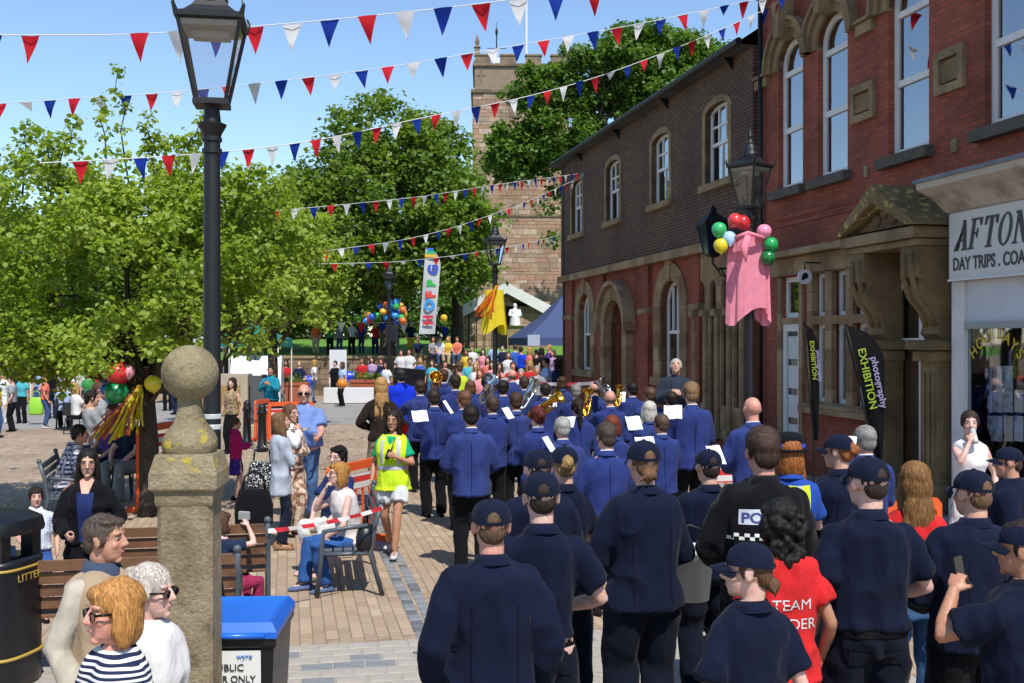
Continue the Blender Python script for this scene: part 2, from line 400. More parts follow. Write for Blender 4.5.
tag(mb.build('paver_field', M_PAV_I, ground), kind='stuff')
# double line of setts along the street, and a band of pale flags with setts across it
SW = .12
mb = MB(); mb.box(.004, SW-.006, .004, .19, -.03, .001, .01); sett_me = mb.mesh('sett')
for k in range(46):
    for j in (0, 1):
        link('sett', sett_me, M_SETT if random.random() < .7 else M_SETTD, ground, (1.05+j*.13, BAND_S+k*.2+j*.09, random.uniform(-.004, .002)), random.uniform(-.03, .03))
bb = MB(); bb.box(-4.5, 4.5, 5.0, BAND_S-.004, -.03, -.0065)
tag(bb.build('flag_bedding', mat('mortar_bed', '#a39c92', .95, .3, 20, 80, .4), ground))
mb = MB(); mb.box(.006, .235, .006, .17, -.028, 0, .006); flag_me = mb.mesh('flag')
mb = MB(); mb.box(.01, .105, .01, .085, -.028, .002, .012); cob_me = mb.mesh('cobble')
for i in range(-16, 14):
    for k in range(11):
        n0, s0 = i*.24, BAND_S-.18-k*.18
        px, py, d = project(n0, s0)
        if not (150 < px < 560 and py < 760): continue
        if k >= 2 and n0 > .75:
            for a in (0, 1):
                for b_ in (0, 1): link('cobble', cob_me, M_SETTD if (a+b_+k) % 2 else M_SLAB, ground, (n0+a*.12, s0+b_*.09, -.001), random.uniform(-.06, .06))
        else: link('flag', flag_me, M_SLAB if random.random() < .8 else M_SETT, ground, (n0+(.1 if k % 2 else 0), s0, random.uniform(-.003, .001)))

# raised churchyard behind its retaining wall
M_GRASS = mat('grass', '#5d8a2c', .9, .35, 3, 80, .6, dirt='#6f9238', dscale=.7)
mb = MB(); nx, ny = 24, 14; V = []; F = []
for j in range(ny):
    for i in range(nx):
        x = -40+i*(75/(nx-1)); y = 50.5+j*5
        V.append((x, y, 1.65+min(1.1, (y-50.5)*.06)+.08*math.sin(x*.7+y*.4)))
for j in range(ny-1):
    for i in range(nx-1): F.append((j*nx+i, j*nx+i+1, (j+1)*nx+i+1, (j+1)*nx+i))
mb.add(V, F); ch = mb.build('churchyard', M_GRASS, sm=True); tag(ch, kind='structure')
# ------------------------------------------------------------------ buildings
M_RED = brickmat('red_brick', '#ab543a', '#8f4530', '#71503f', .225, .075, .009, grime='#b8aaa4', gscale=.5)
M_BROWN = brickmat('brown_brick', '#74573f', '#5c4634', '#2c221b', .225, .075, .011, grime='#c4bcb4', gscale=.5)
M_RED2 = brickmat('rubbed_brick', '#a35036', '#87432e', '#6a4836', .225, .075, .006, grime='#b8aaa4', gscale=.6)
M_STONE = stonemat('sandstone', '#b89f7e', '#8a7558', bw=.62, bh=.33, dscale=1.1, bstr=.3, ms=.006)
M_STONED = stonemat('weathered_stone', '#927c5a', '#5c4d38', dscale=1.3, bstr=.5)
M_SILL = stonemat('stone_dressing', '#a08b6b', '#6f604a', dscale=1.6, bstr=.35)
M_SLATE = brickmat('slate_roof', '#5c5d60', '#4c4d50', '#333436', .3, .2, .008, grime='#8a8a88')
M_WPAINT = mat('white_paint', '#d6d6d2', .45, .12, 5, 30, .08)
M_BPAINT = mat('black_paint', '#0e0f12', .3, .2, 6, 40, .12, coat=.4)
M_GLASS = glassmat(); M_DARK = mat('dark_interior', '#14130f', .9, .3)
M_CURT = cloth('net_curtain', '#c9cdd2'); M_IRON = mat('cast_iron', '#0c0d11', .5, .3, 12, 60, .25)
M_LEAD = mat('lead_flashing', '#6d7480', .5, .4, 5, 30, .3)

class Building:
    def __init__(s, name, n, s0, label, cat='building'):
        s.n0, s.s0 = n, s0; s.root = empty(name, (n*CT-s0*ST, n*ST+s0*CT, 0), TH, label, cat)
    def put(s, mb, name, m, parent=None, sm=False):
        # parts are written in street coordinates (n, s, z) and stored relative to the root
        mb.xform(None, (-s.n0, -s.s0, 0)); return mb.build(name, m, parent or s.root, sm)
def arch(a, b, zs, rise, n=12):
    c, w = (a+b)/2, (b-a)/2
    return [(c-w*math.cos(math.pi*i/n), zs+rise*math.sin(math.pi*i/n)) for i in range(n+1)]
def wall(mb, n, s0, s1, z0, z1, holes, depth=.2):
    """front face at x=n with openings (a, b, zlo, zhi, rise); reveals run back by depth"""
    ss = sorted({s0, s1, *[h[0] for h in holes], *[h[1] for h in holes]}); zs = sorted({z0, z1, *[h[2] for h in holes], *[h[3] for h in holes]})
    for i in range(len(ss)-1):
        for j in range(len(zs)-1):
            cs, cz = (ss[i]+ss[i+1])/2, (zs[j]+zs[j+1])/2
            if any(h[0] < cs < h[1] and h[2] < cz < h[3] for h in holes): continue
            mb.add([(n, ss[i], zs[j]), (n, ss[i+1], zs[j]), (n, ss[i+1], zs[j+1]), (n, ss[i], zs[j+1])], [(0, 1, 2, 3)])
    for a, b, lo, hi, rise in holes:
        sp = hi-rise; pts = [(a, lo), (a, sp)]+(arch(a, b, sp, rise)[1:-1] if rise > 0 else [])+[(b, sp), (b, lo)]
        if rise > 0:
            ar = arch(a, b, sp, rise)
            for p, q in zip(ar[:-1], ar[1:]): mb.add([(n, *p), (n, *q), (n, q[0], hi+1e-4), (n, p[0], hi+1e-4)], [(0, 1, 2, 3)])
        for p, q in zip(pts, pts[1:]+pts[:1]): mb.add([(n, *p), (n+depth, *p), (n+depth, *q), (n, *q)], [(0, 1, 2, 3)])
def surround(mb, n, a, b, lo, sp, rise, w, t0=.03, t1=.05, nn=12):
    inn = [(a, lo)]+arch(a, b, sp, rise, nn)+[(b, lo)]
    out = [(a-w, lo)]+arch(a-w, b+w, sp, rise+w, nn)+[(b+w, lo)]
    mb.strip(inn, out, n-t0, n+t1)
def window(B, n, a, b, lo, hi, rise=0, cols=2, rows=(.5,), fw=.06, bar=.035, curtain=0, upper=None, m=None, glass=None):
    """framed window in an opening: frame with bars, one pane for each light; upper=(cols, rows) splits the top sash"""
    m = m or M_WPAINT; sp = hi-rise; mb = MB(); y0, y1 = n, n+.06
    o = [(a, lo)]+(arch(a, b, sp, rise) if rise > 0 else [(a, hi), (b, hi)])+[(b, lo)]
    i_ = [(a+fw, lo+fw)]+(arch(a+fw, b-fw, sp, max(.02, rise-fw)) if rise > 0 else [(a+fw, hi-fw), (b-fw, hi-fw)])+[(b-fw, lo+fw)]
    mb.strip(i_+i_[:1], o+o[:1], y0, y1)
    a2, b2, l2, h2 = a+fw, b-fw, lo+fw, (hi-fw)
    zr = [l2]+[lo+(hi-lo)*r for r in rows]+[h2]; panes = []
    def top(s_):   # height of the arch above s_
        if rise <= 0: return h2
        c, w = (a+b)/2, (b-a)/2-fw; t = max(0, 1-((s_-c)/w)**2); return sp+max(.02, rise-fw)*math.sqrt(t)
    for r in zr[1:-1]: mb.box(y0-.006, y1-.004, a2, b2, r-bar*.8, r+bar*.8)
    for k in range(len(zr)-1):
        z0, z1 = zr[k], zr[k+1]; last = k == len(zr)-2
        cc, rr = (cols, 1) if not (last and upper) else upper
        for q in range(1, rr): zz = z0+(z1-z0)*q/rr; mb.box(y0+.006, y1-.008, a2, b2, zz-bar/2, zz+bar/2)
        for c in range(cc):
            p0, p1 = a2+(b2-a2)*c/cc, a2+(b2-a2)*(c+1)/cc
            if c: mb.box(y0+.003, y1-.006, p0-bar/2, p0+bar/2, z0, min(z1, top(p0)))
            for q in range(rr):
                q0, q1 = z0+(z1-z0)*q/rr, z0+(z1-z0)*(q+1)/rr
                if last and rise > 0: panes.append([(p0, q0)]+[(p0+(p1-p0)*t/6, max(q0+.002, min(q1, top(p0+(p1-p0)*t/6)))) for t in range(7)]+[(p1, q0)])
                else: panes.append([(p0, q0), (p0, q1), (p1, q1), (p1, q0)])
    w = B.put(mb, 'window', m)
    for p in panes:
        pm = MB(); pm.prism(p, y0+.03, y0+.036); B.put(pm, 'pane', glass or M_GLASS, w)
    if curtain:
        cm = MB(); n_ = 24; c0 = a+(b-a)*(1-curtain) if curtain < 1 else a
        ring = [(y1+.07+.02*math.sin(i*1.9), a+.02+(b-a-.04)*i/n_*min(1, curtain)) for i in range(n_+1)]
        V = [(x, s_, lo) for x, s_ in ring]+[(x, s_, hi) for x, s_ in ring]; F = [(i, i+1, n_+2+i, n_+1+i) for i in range(n_)]
        cm.add(V, F); B.put(cm, 'curtain', M_CURT, w, True)
    return w

D = 9.0
# ---------------------------------------------------------------- brown and red brick building with four upper windows
UN = 8.9; s_a, s_b = S(753, UN), S(561, UN)
B1 = Building('brick_building', UN, s_a, 'long two storey building, dark brown brick above red brick and stone')
zc = Z(702, 246.5, UN); ze = Z(753, 45, UN)
up = [(706, 728), (652, 669.5), (606, 620), (571, 583)]
mb = MB(); holes = []; uw = []
zt, zb = Z(717, 103, UN), Z(717, 181, UN)
for p0, p1 in up:
    c = (S(p0, UN)+S(p1, UN))/2; a, b = c-.64, c+.64; uw.append((a, b)); holes.append((a, b, zb, zt, .16))
wall(mb, UN, s_a+.003, s_b, zc, ze, holes)
mb.add([(UN, s_b, zc), (UN+9, s_b, zc), (UN+9, s_b, ze), (UN, s_b, ze)], [(0, 1, 2, 3)])
mb.add([(UN, s_a+.003, zc), (UN+9, s_a+.003, zc), (UN+9, s_a+.003, ze), (UN, s_a+.003, ze)], [(0, 1, 2, 3)])
mb.add([(UN+9, s_a, 0), (UN+9, s_b, 0), (UN+9, s_b, ze), (UN+9, s_a, ze)], [(0, 1, 2, 3)])
B1.put(mb, 'upper_wall', M_BROWN)
for a, b in uw:
    mb = MB(); surround(mb, UN, a, b, zb, zt-.16, .16, .15, .02, .1)
    B1.put(mb, 'stone_surround', M_SILL)
    mb = MB(); mb.box(UN-.09, UN+.1, a-.22, b+.22, zb-.16, zb-.002, .02); B1.put(mb, 'sill', M_SILL)
    window(B1, UN+.12, a, b, zb, zt, .16, 2, (.5,), upper=(3, 2), bar=.045, curtain=0)
mb = MB(); mb.box(UN-.12, UN+.05, s_a+.003, s_b+.05, zc-.14, zc+.06, .02); B1.put(mb, 'string_course', M_STONE)
# ground floor
GN = 9.02
gw = [(577, 594), (656, 687)]; gholes = []; gl = []
zwt, zwb = Z(671, 280, GN), Z(671, 378, GN)
for p0, p1 in gw:
    c = (S(p0, GN)+S(p1, GN))/2; gl.append((c-.72, c+.72)); gholes.append((c-.72, c+.72, zwb, zwt, .55))
dc = (S(607, GN)+S(634, GN))/2; dzt = Z(620, 300, GN); gholes.append((dc-.85, dc+.85, .32, dzt, .7))
bay0, bay1 = S(747, GN), S(699, GN); lz0, lz1 = 1.1, zc-.75
lan = []; nb = 4; bw_ = (bay1-bay0)/nb
for k in range(nb): lan.append((bay0+k*bw_+.14, bay0+(k+1)*bw_-.14))
for k, (a, b) in enumerate(lan): gholes.append((a, b, (lz0 if k != 2 else .32), lz1, .28))
mb = MB(); wall(mb, GN, s_a+.003, s_b, 0, zc-.1, gholes, .3)
mb.add([(GN, s_b, 0), (UN+9, s_b, 0), (UN+9, s_b, zc), (GN, s_b, zc)], [(0, 1, 2, 3)])
B1.put(mb, 'ground_wall', M_RED2)
for p0, p1 in ((563, 571), (595, 602), (638, 647), (689, 698), (745, 752.5)):
    mb = MB(); a, b = S(p1, 8.9), S(p0, 8.9); mb.box(8.92, GN+.02, max(a, s_a+.01), b, 0, zc-.142); q = B1.put(mb, 'pilaster', M_RED2)
    mb = MB(); mb.box(8.88, GN+.02, max(a, s_a+.01)-.04, b+.04, 3.15, 3.3, .02); B1.put(mb, 'capital', M_SILL, q)
for a, b in gl:
    mb = MB(); surround(mb, GN, a, b, zwb, zwt-.55, .55, .42, .05, .12); B1.put(mb, 'stone_surround', M_STONE)
    mb = MB(); mb.box(GN-.14, GN+.1, a-.45, b+.45, zwb-.2, zwb-.002, .03); B1.put(mb, 'sill', M_SILL)
    mb = MB(); c = (a+b)/2; mb.prism([(c-.12, zwt-.02), (c+.12, zwt-.02), (c+.18, zwt+.5), (c-.18, zwt+.5)], GN-.1, GN); B1.put(mb, 'keystone', M_STONE)
    window(B1, GN+.16, a, b, zwb, zwt, .55, 2, (.47,), upper=(4, 1), fw=.08, bar=.05, curtain=.5)
# arched doorway with stone hood
mb = MB(); surround(mb, GN, dc-.85, dc+.85, .0, dzt-.7, .7, .38, .22, .15)
surround(mb, GN, dc-1.27, dc+1.27, dzt-.85, dzt-.7, 1.12, .12, .34, .0); dw = B1.put(mb, 'doorway', M_STONE)
mb = MB(); mb.box(GN+.31, GN+.36, dc-.84, dc+.84, .34, dzt); B1.put(mb, 'door', mat('dark_door', '#1c1412', .4, .3, 4), dw)
mb = MB(); mb.box(8.3, GN+.3, dc-1.1, dc+1.1, -.05, .16, .02); mb.box(8.6, GN+.3, dc-1.05, dc+1.05, .16, .31, .02); B1.put(mb, 'step', M_SILL, dw)
# stone mullioned bay
mb = MB(); wall(mb, GN-.07, bay0, bay1, .4, zc-.145, [(a, b, (lz0 if k != 2 else .41), lz1, .28) for k, (a, b) in enumerate(lan)], .3)
mb.add([(GN-.07, bay0, .4), (GN, bay0, .4), (GN, bay0, zc-.145), (GN-.07, bay0, zc-.145)], [(0, 1, 2, 3)])
B1.put(mb, 'stone_bay', M_STONE)
mb = MB()
for k in range(nb+1):
    s_ = bay0+k*bw_; mb.tube([(GN-.1, s_, .42), (GN-.1, s_, 3.0)], .07, 10)
    mb.box(GN-.22, GN-.02, s_-.11, s_+.11, 3.0, 3.14, .02); mb.box(GN-.2, GN-.02, s_-.1, s_+.1, .4, .62, .02)
B1.put(mb, 'colonnette', M_SILL)
for k, (a, b) in enumerate(lan):
    if k == 2:
        mb = MB(); mb.box(GN+.2, GN+.26, a+.002, b-.002, .33, lz1); B1.put(mb, 'door', mat('dark_door', '#1c1412', .4, .3, 4))
    else: window(B1, GN+.1, a, b, lz0, lz1, .28, 1, (.62,), fw=.05, bar=.05)
mb = MB(); mb.box(UN-.02, UN+.08, S(564, UN), S(564, UN)+.09, 0, ze); B1.put(mb, 'downpipe', M_IRON)
# roof, gutter and brackets
mb = MB(); e0 = UN-.24; rz = ze+.1
mb.add([(e0, s_a+.003, rz), (e0, s_b+.25, rz), (UN+4.5, s_b+.25, rz+3.2), (UN+4.5, s_a+.003, rz+3.2), (UN+9.4, s_a+.003, rz), (UN+9.4, s_b+.25, rz)], [(0, 1, 2, 3), (3, 2, 5, 4)])
mb.add([(e0, s_a+.003, rz-.09), (e0, s_b+.25, rz-.09), (UN+.2, s_b+.25, rz-.09), (UN+.2, s_a+.003, rz-.09), (e0, s_a+.003, rz), (e0, s_b+.25, rz)], [(0, 1, 2, 3), (0, 1, 5, 4)])
mb.add([(UN, s_b, ze), (UN+9, s_b, ze), (UN+4.5, s_b, rz+3.15)], [(0, 1, 2)])
rf = B1.put(mb, 'roof', M_SLATE)
mb = MB(); mb.tube([(e0-.05, s_a+.01, rz-.03), (e0-.05, s_b+.25, rz-.03)], .075, 8); B1.put(mb, 'gutter', M_IRON, rf)
k = 0; s_ = s_a+1
while s_ < s_b:
    mb = MB(); mb.prism([(e0+.02, ze-.0), (UN-.001, ze-.0), (UN-.001, ze-.24), (UN-.04, ze-.22)], s_-.03, s_+.03, 'y'); B1.put(mb, 'eave_bracket', M_IRON); s_ += 3.9
# blue police lamp on an iron bracket
pl = S(708, 8.3); lz = Z(708, 262, 8.4)
root = empty('wall_lantern', (8.4*CT-pl*ST, 8.4*ST+pl*CT, lz), TH, 'dark blue wall lantern on an iron bracket high on the brown brick building', 'lantern')
mb = MB(); mb.sq4([(.13, .15), (.24, .72)]); mb.build('lamp_glass', mat('blue_glass', '#0d1236', .12, .2, 4, coat=.6), root)
mb = MB(); mb.sq4([(.27, .722), (.28, .76), (.12, .92), (.05, .98), (.07, 1.03), (.02, 1.12)]); mb.sq4([(.08, .08), (.14, .148)])
for a in (-1, 1):
    for b_ in (-1, 1): mb.tube([(a*.133, b_*.133, .15), (a*.243, b_*.243, .72)], .014, 5)
mb.build('lamp_frame', M_IRON, root)
mb = MB(); mb.tube([(0, 0, .09), (0, 0, -.05), (.1, 0, -.16), (.5, 0, -.12)], .025, 6); mb.tube([(.5, 0, -.5), (.35, 0, -.42), (.2, 0, -.2), (.22, 0, -.13)], .02, 6); mb.tube([(.1, 0, -.16), (.2, 0, -.3), (.33, 0, -.3), (.34, 0, -.2)], .016, 6); mb.build('bracket', M_IRON, root)

# ---------------------------------------------------------------- red brick building with arched windows
r1 = s_a; r0 = S(1200, D); RZ = 9.75
B2 = Building('red_brick_building', D, r0, 'tall red brick building with stone arched upper windows and a shop on the ground floor')
wz0 = Z(833, 175, D); wzt = Z(833, 21, D)
wins = []
for (p0, p1), hw in (((780, 801), .5), ((820, 845), .52), ((892, 925), .54), ((990, 1034), .54)):
    c = (S(p0, D)+S(p1, D))/2; wins.append((c-hw, c+hw))
holes = [(a, b, wz0, wzt+.15, .45) for a, b in wins]
# ground floor openings of the stone-mullioned window, door and porch
gz0, gz1, gtr = Z(840, 404, D), Z(806, 275, D), Z(806, 322, D)
lights = [(816, 829), (836, 850), (857, 871)]; ml = [(S(b, D), S(a, D)) for a, b in lights]
dl = (S(801, D), S(783, D))
pc = S(905, D); pdoor = (S(926, D)+.02, S(893, D)-.02)
sh1 = S(951, D)
holes += [(a, b, gtr+.09, gz1, 0) for a, b in ml]+[(a, b, gz0, gtr-.05, 0) for a, b in ml]+[(dl[0], dl[1], .45, gz1, 0), (pdoor[0], pdoor[1], .3, 3.35, 0)]
mb = MB(); wall(mb, D, sh1, r1, 0, RZ, [h for h in holes if h[0] > sh1-.01], .22)
wall(mb, D, r0, sh1, 4.15, RZ, [h for h in holes if h[0] < sh1-.01 and h[2] > 4], .22)
mb.add([(D, r1, zc-1), (D+10, r1, zc-1), (D+10, r1, RZ), (D, r1, RZ)], [(0, 1, 2, 3)])
mb.add([(D, r0, 0), (D+10, r0, 0), (D+10, r0, RZ), (D, r0, RZ)], [(0, 1, 2, 3)]); mb.add([(D+10, r0, 0), (D+10, r1, 0), (D+10, r1, RZ), (D+10, r0, RZ)], [(0, 1, 2, 3)])
B2.put(mb, 'wall', M_RED)
for a, b in wins:
    window(B2, D+.1, a, b, wz0, wzt+.15, .45, 1, (.40, .78), fw=.10, bar=.06, curtain=.75)
    mb = MB(); z1 = wzt-.3
    surround(mb, D, a, b, z1-.04, z1, .45, .17, .05, .1); surround(mb, D, a-.17, b+.17, z1-.04, z1, .62, .13, .11, .02); surround(mb, D, a-.3, b+.3, z1-.04, z1, .75, .07, .17, .02)
    B2.put(mb, 'arch_hood', M_SILL)
    mb = MB(); c = (a+b)/2; k0 = z1+.47
    mb.prism([(c-.09, k0-.05), (c+.09, k0-.05), (c+.15, k0+.62), (c-.15, k0+.62)], D-.3, D+.02); B2.put(mb, 'keystone', M_SILL)
    mb = MB(); mb.box(D-.16, D+.1, a-.14, b+.14, wz0-.17, wz0-.002, .03); B2.put(mb, 'sill', mat('dark_sill', '#5a5248', .85, .3, 8, 30, .3))
# impost band and sill band between the windows
edges = [r1]+[x for a, b in sorted(wins, reverse=True) for x in (b+.38, a-.38)]+[r0]
for k in range(0, len(edges)-1, 2):
    if edges[k]-edges[k+1] > .05:
        mb = MB(); mb.box(D-.08, D+.02, edges[k+1], edges[k]-.004, wzt-.52, wzt-.33, .02); mb.box(D-.12, D+.02, edges[k+1], edges[k]-.004, wzt-.325, wzt-.26, .02); B2.put(mb, 'impost_band', M_SILL)
        mb = MB(); mb.box(D-.04, D+.02, edges[k+1]+.2, edges[k]-.2 if k else edges[k]-.004, wz0-.2, wz0-.02, .01); B2.put(mb, 'sill_band', M_SILL)
for p0, p1, y0, y1 in ((853, 876, 84, 121), (937, 966, 48, 92)):
    mb = MB(); a, b = S(p1, D), S(p0, D); z1, z0 = Z((p0+p1)/2, y0, D), Z((p0+p1)/2, y1, D)
    mb.strip([(a+.12, z0+.12), (a+.12, z1-.12), (b-.12, z1-.12), (b-.12, z0+.12), (a+.12, z0+.12)], [(a, z0), (a, z1), (b, z1), (b, z0), (a, z0)], D-.06, D+.02); q = B2.put(mb, 'stone_panel', M_SILL)
    mb = MB(); mb.box(D-.045, D+.01, a+.15, b-.15, z0+.15, z1-.15, .015); B2.put(mb, 'panel_field', M_STONED, q)
for z_ in (4.75, 4.62): mb = MB(); mb.box(D-.03 if z_ > 4.7 else D-.015, D+.02, S(935, D), r1-.004, z_-.05, z_+.02, .008); B2.put(mb, 'moulded_course', M_RED2)
mb = MB(); mb.tube([(D-.09, r1-.32, .2), (D-.09, r1-.32, RZ-.3)], .05, 8); B2.put(mb, 'downpipe', M_IRON, None, True)
# eaves
mb = MB(); mb.box(D-.35, D+.1, r0, r1+.1, RZ, RZ+.25, .05); mb.box(D-.2, D+.1, r0, r1, RZ-.25, RZ-.004, .02); B2.put(mb, 'cornice', M_STONED)
for k in range(9): mb = MB(); y = r1-.25-k*1.2; mb.prism([(D-.32, RZ-.002), (D, RZ-.002), (D, RZ-.75), (D-.1, RZ-.7), (D-.14, RZ-.4)], y-.1, y+.1, 'y'); B2.put(mb, 'corbel', M_STONED)
mb = MB(); mb.add([(D-.35, r0, RZ+.255), (D-.35, r1+.1, RZ+.255), (D+5, r1+.1, RZ+3.4), (D+5, r0, RZ+3.4), (D+10.2, r1+.1, RZ+.1), (D+10.2, r0, RZ+.1)], [(0, 1, 2, 3), (3, 2, 4, 5)])
mb.add([(D, r1, RZ), (D+10, r1, RZ), (D+5, r1, RZ+3.4)], [(0, 1, 2)]); mb.add([(D, r0, RZ), (D+10, r0, RZ), (D+5, r0, RZ+3.4)], [(0, 1, 2)]); B2.put(mb, 'roof', M_SLATE)
# stone-mullioned window and white door
g0, g1 = ml[-1][0]-.2, dl[1]+.22
mb = MB(); hs = [(a, b, gtr+.09, gz1, 0) for a, b in ml]+[(a, b, gz0, gtr-.05, 0) for a, b in ml]
wall(mb, D-.08, g0, ml[0][1]+.18, gz0-.02, gz1+.02, hs, .12)
mb.add([(D-.08, g0, gz0), (D, g0, gz0), (D, g0, gz1), (D-.08, g0, gz1)], [(0, 1, 2, 3)]); B2.put(mb, 'mullion_screen', M_STONE)
mb = MB(); mb.box(D-.12, D+.02, g0-.1, g1+.1, gz1+.024, gz1+.34, .01); mb.box(D-.3, D+.02, g0-.2, g1+.18, gz1+.344, gz1+.46, .03); B2.put(mb, 'stone_lintel', M_STONE)
mb = MB(); mb.box(D-.2, D+.02, g0-.06, ml[0][1]+.3, gz0-.19, gz0-.024, .03); B2.put(mb, 'sill', M_STONE)
for a, b in ml:
    window(B2, D+.06, a, b, gtr+.09, gz1, 0, 1, (), fw=.07); window(B2, D+.06, a, b, gz0, gtr-.05, 0, 1, (), fw=.07, curtain=.6)
a, b = dl
mb = MB(); mb.box(D-.05, D+.02, b+.004, b+.14, .1, gz1+.02, .01); mb.box(D-.05, D+.02, a-.14, a-.004, .1, gz1+.02, .01); B2.put(mb, 'door_jamb', M_STONE)
window(B2, D+.06, a, b, gtr+.09, gz1, 0, 1, (), fw=.09)
mb = MB(); mb.box(D-.03, D+.06, a+.002, b-.002, gtr-.02, gtr+.088); B2.put(mb, 'transom', M_STONE)
mb = MB(); mb.box(D+.0, D+.06, a+.003, a+.13, .46, gtr-.022); mb.box(D, D+.06, b-.13, b-.003, .46, gtr-.022); mb.box(D+.003, D+.058, a+.131, b-.131, gtr-.16, gtr-.024); dr = B2.put(mb, 'door_frame', M_WPAINT)
for k in range(4):
    h = (gtr-.2-.46)/4; z0 = .46+k*h
    mb = MB(); mb.box(D+.035, D+.05, a+.14, b-.14, z0+.07, z0+h-.05); B2.put(mb, 'door_pane', mat('pale_panel', '#c3c6c8', .3, .1, 4), dr)
mb = MB(); mb.box(D+.05, D+.09, a+.13, b-.13, .46, gtr-.16); B2.put(mb, 'door', M_BPAINT, dr)
mb = MB(); mb.box(D-.5, D+.05, a-.2, b+.2, .05, .28, .02); mb.box(D-.22, D+.05, a-.15, b+.15, .28, .44, .02); B2.put(mb, 'step', M_STONED)
# stone porch: gabled hood on scroll consoles over pilasters
PN = 8.2
ap, e1, e2 = S(865, PN), S(833, PN), S(915, PN); zap, zev = Z(865, 186, PN), Z(833, 239, PN)
c = (e1+e2)/2; hw = (e1-e2)/2; pa, pb = c-hw, c+hw
mb = MB()
mb.strip([(pa+.25, zev+.02), (c, zap-.26), (pb-.25, zev+.02)], [(pa, zev), (c, zap), (pb, zev)], PN, D)      # raking cornice and hood roof
mb.strip([(pa+.3, zev+.06), (c, zap-.34), (pb-.3, zev+.06)], [(pa+.25, zev+.02), (c, zap-.262), (pb-.25, zev+.02)], PN+.1, D)
hood = B2.put(mb, 'porch_hood', stonemat('lichened_stone', '#927f5c', '#635337', lt=.54, lichen='#b5a65c', dscale=1.3, bstr=.5))
mb = MB(); mb.prism([(pa+.3, zev+.05), (c, zap-.36), (pb-.3, zev+.05)], PN+.22, D); B2.put(mb, 'tympanum', M_STONED, hood)
mb = MB()
for k in range(3): mb.ell((PN+.22, c+(k-1)*.22, zev+.18+(.1 if k == 1 else 0)), (.05, .13, .1), nu=8, nv=6)
B2.put(mb, 'carving', M_STONED, hood, True)
mb = MB(); mb.box(PN+.06, D, pa+.12, pb-.12, zev-.16, zev-.003, .02); mb.box(PN+.14, D, pa+.18, pb-.18, zev-.26, zev-.163, .02); B2.put(mb, 'porch_lintel', M_SILL, hood)
for sgn in (-1, 1):
    y = c+sgn*(hw-.42); ww = .2; zk = zev-.264
    prof = [(D, zk), (PN+.16, zk), (PN+.16, zk-.42), (PN+.24, zk-.46), (PN+.2, zk-.58), (PN+.26, zk-.72), (PN+.42, zk-.9), (PN+.5, zk-1.08), (PN+.46, zk-1.2), (PN+.56, zk-1.28), (D, zk-1.28)]
    mb = MB(); mb.prism(prof, y-ww, y+ww, 'y'); con = B2.put(mb, 'console', M_STONED)
    for off in (-.1, .1):
        mb = MB(); mb.tube([(PN+.15, y+off, zk-.1), (PN+.15, y+off, zk-.42), (PN+.2, y+off, zk-.56), (PN+.26, y+off, zk-.72), (PN+.42, y+off, zk-.9), (PN+.5, y+off, zk-1.08)], .045, 6); B2.put(mb, 'scroll_rib', M_STONED, con, True)
    mb = MB(); mb.box(PN+.3, D, y-.32, y+.32, zk-1.42, zk-1.285, .03); mb.box(PN+.38, D, y-.26, y+.26, zk-1.58, zk-1.423, .03); B2.put(mb, 'capital', M_STONED, con)
    mb = MB(); mb.box(PN+.48, D, y-.22, y+.22, .5, zk-1.583); mb.box(PN+.38, D, y-.3, y+.3, 0, .498, .04)
    for k in range(3): mb.box(PN+.455, PN+.5, y-.15+k*.12, y-.09+k*.12, .75, zk-1.75)
    B2.put(mb, 'porch_pilaster', M_STONED)
a, b = pdoor
mb = MB(); mb.box(D-.02, D+.1, a+.003, a+.13, .31, 3.34); mb.box(D-.02, D+.1, b-.13, b-.003, .31, 3.34); mb.box(D-.015, D+.09, a+.131, b-.131, 2.35, 2.5); mb.box(D-.015, D+.09, a+.131, b-.131, 3.22, 3.34); pf = B2.put(mb, 'door_frame', M_WPAINT)
mb = MB(); mb.box(D+.06, D+.1, a+.132, b-.132, .32, 2.349, 0); mb.box(D+.04, D+.06, a+.22, b-.22, .5, 1.1); mb.box(D+.04, D+.06, a+.22, b-.22, 1.25, 2.2); B2.put(mb, 'door', mat('brown_door', '#4a3728', .5, .3, 5, 30, .2), pf)
mb = MB(); mb.box(D+.05, D+.056, a+.131, b-.131, 2.5, 3.22); B2.put(mb, 'pane', M_GLASS, pf)
mb = MB()
for k in range(12): mb.box(D+.09, D+.1, a+.15, b-.15, 2.53+k*.057, 2.57+k*.057)
B2.put(mb, 'blind', M_WPAINT, pf)
mb = MB(); mb.box(PN+.2, D, a-.25, b+.25, -.02, .16, .02); mb.box(PN+.5, D, a-.05, b+.05, .16, .3, .02); B2.put(mb, 'step', M_SILL)
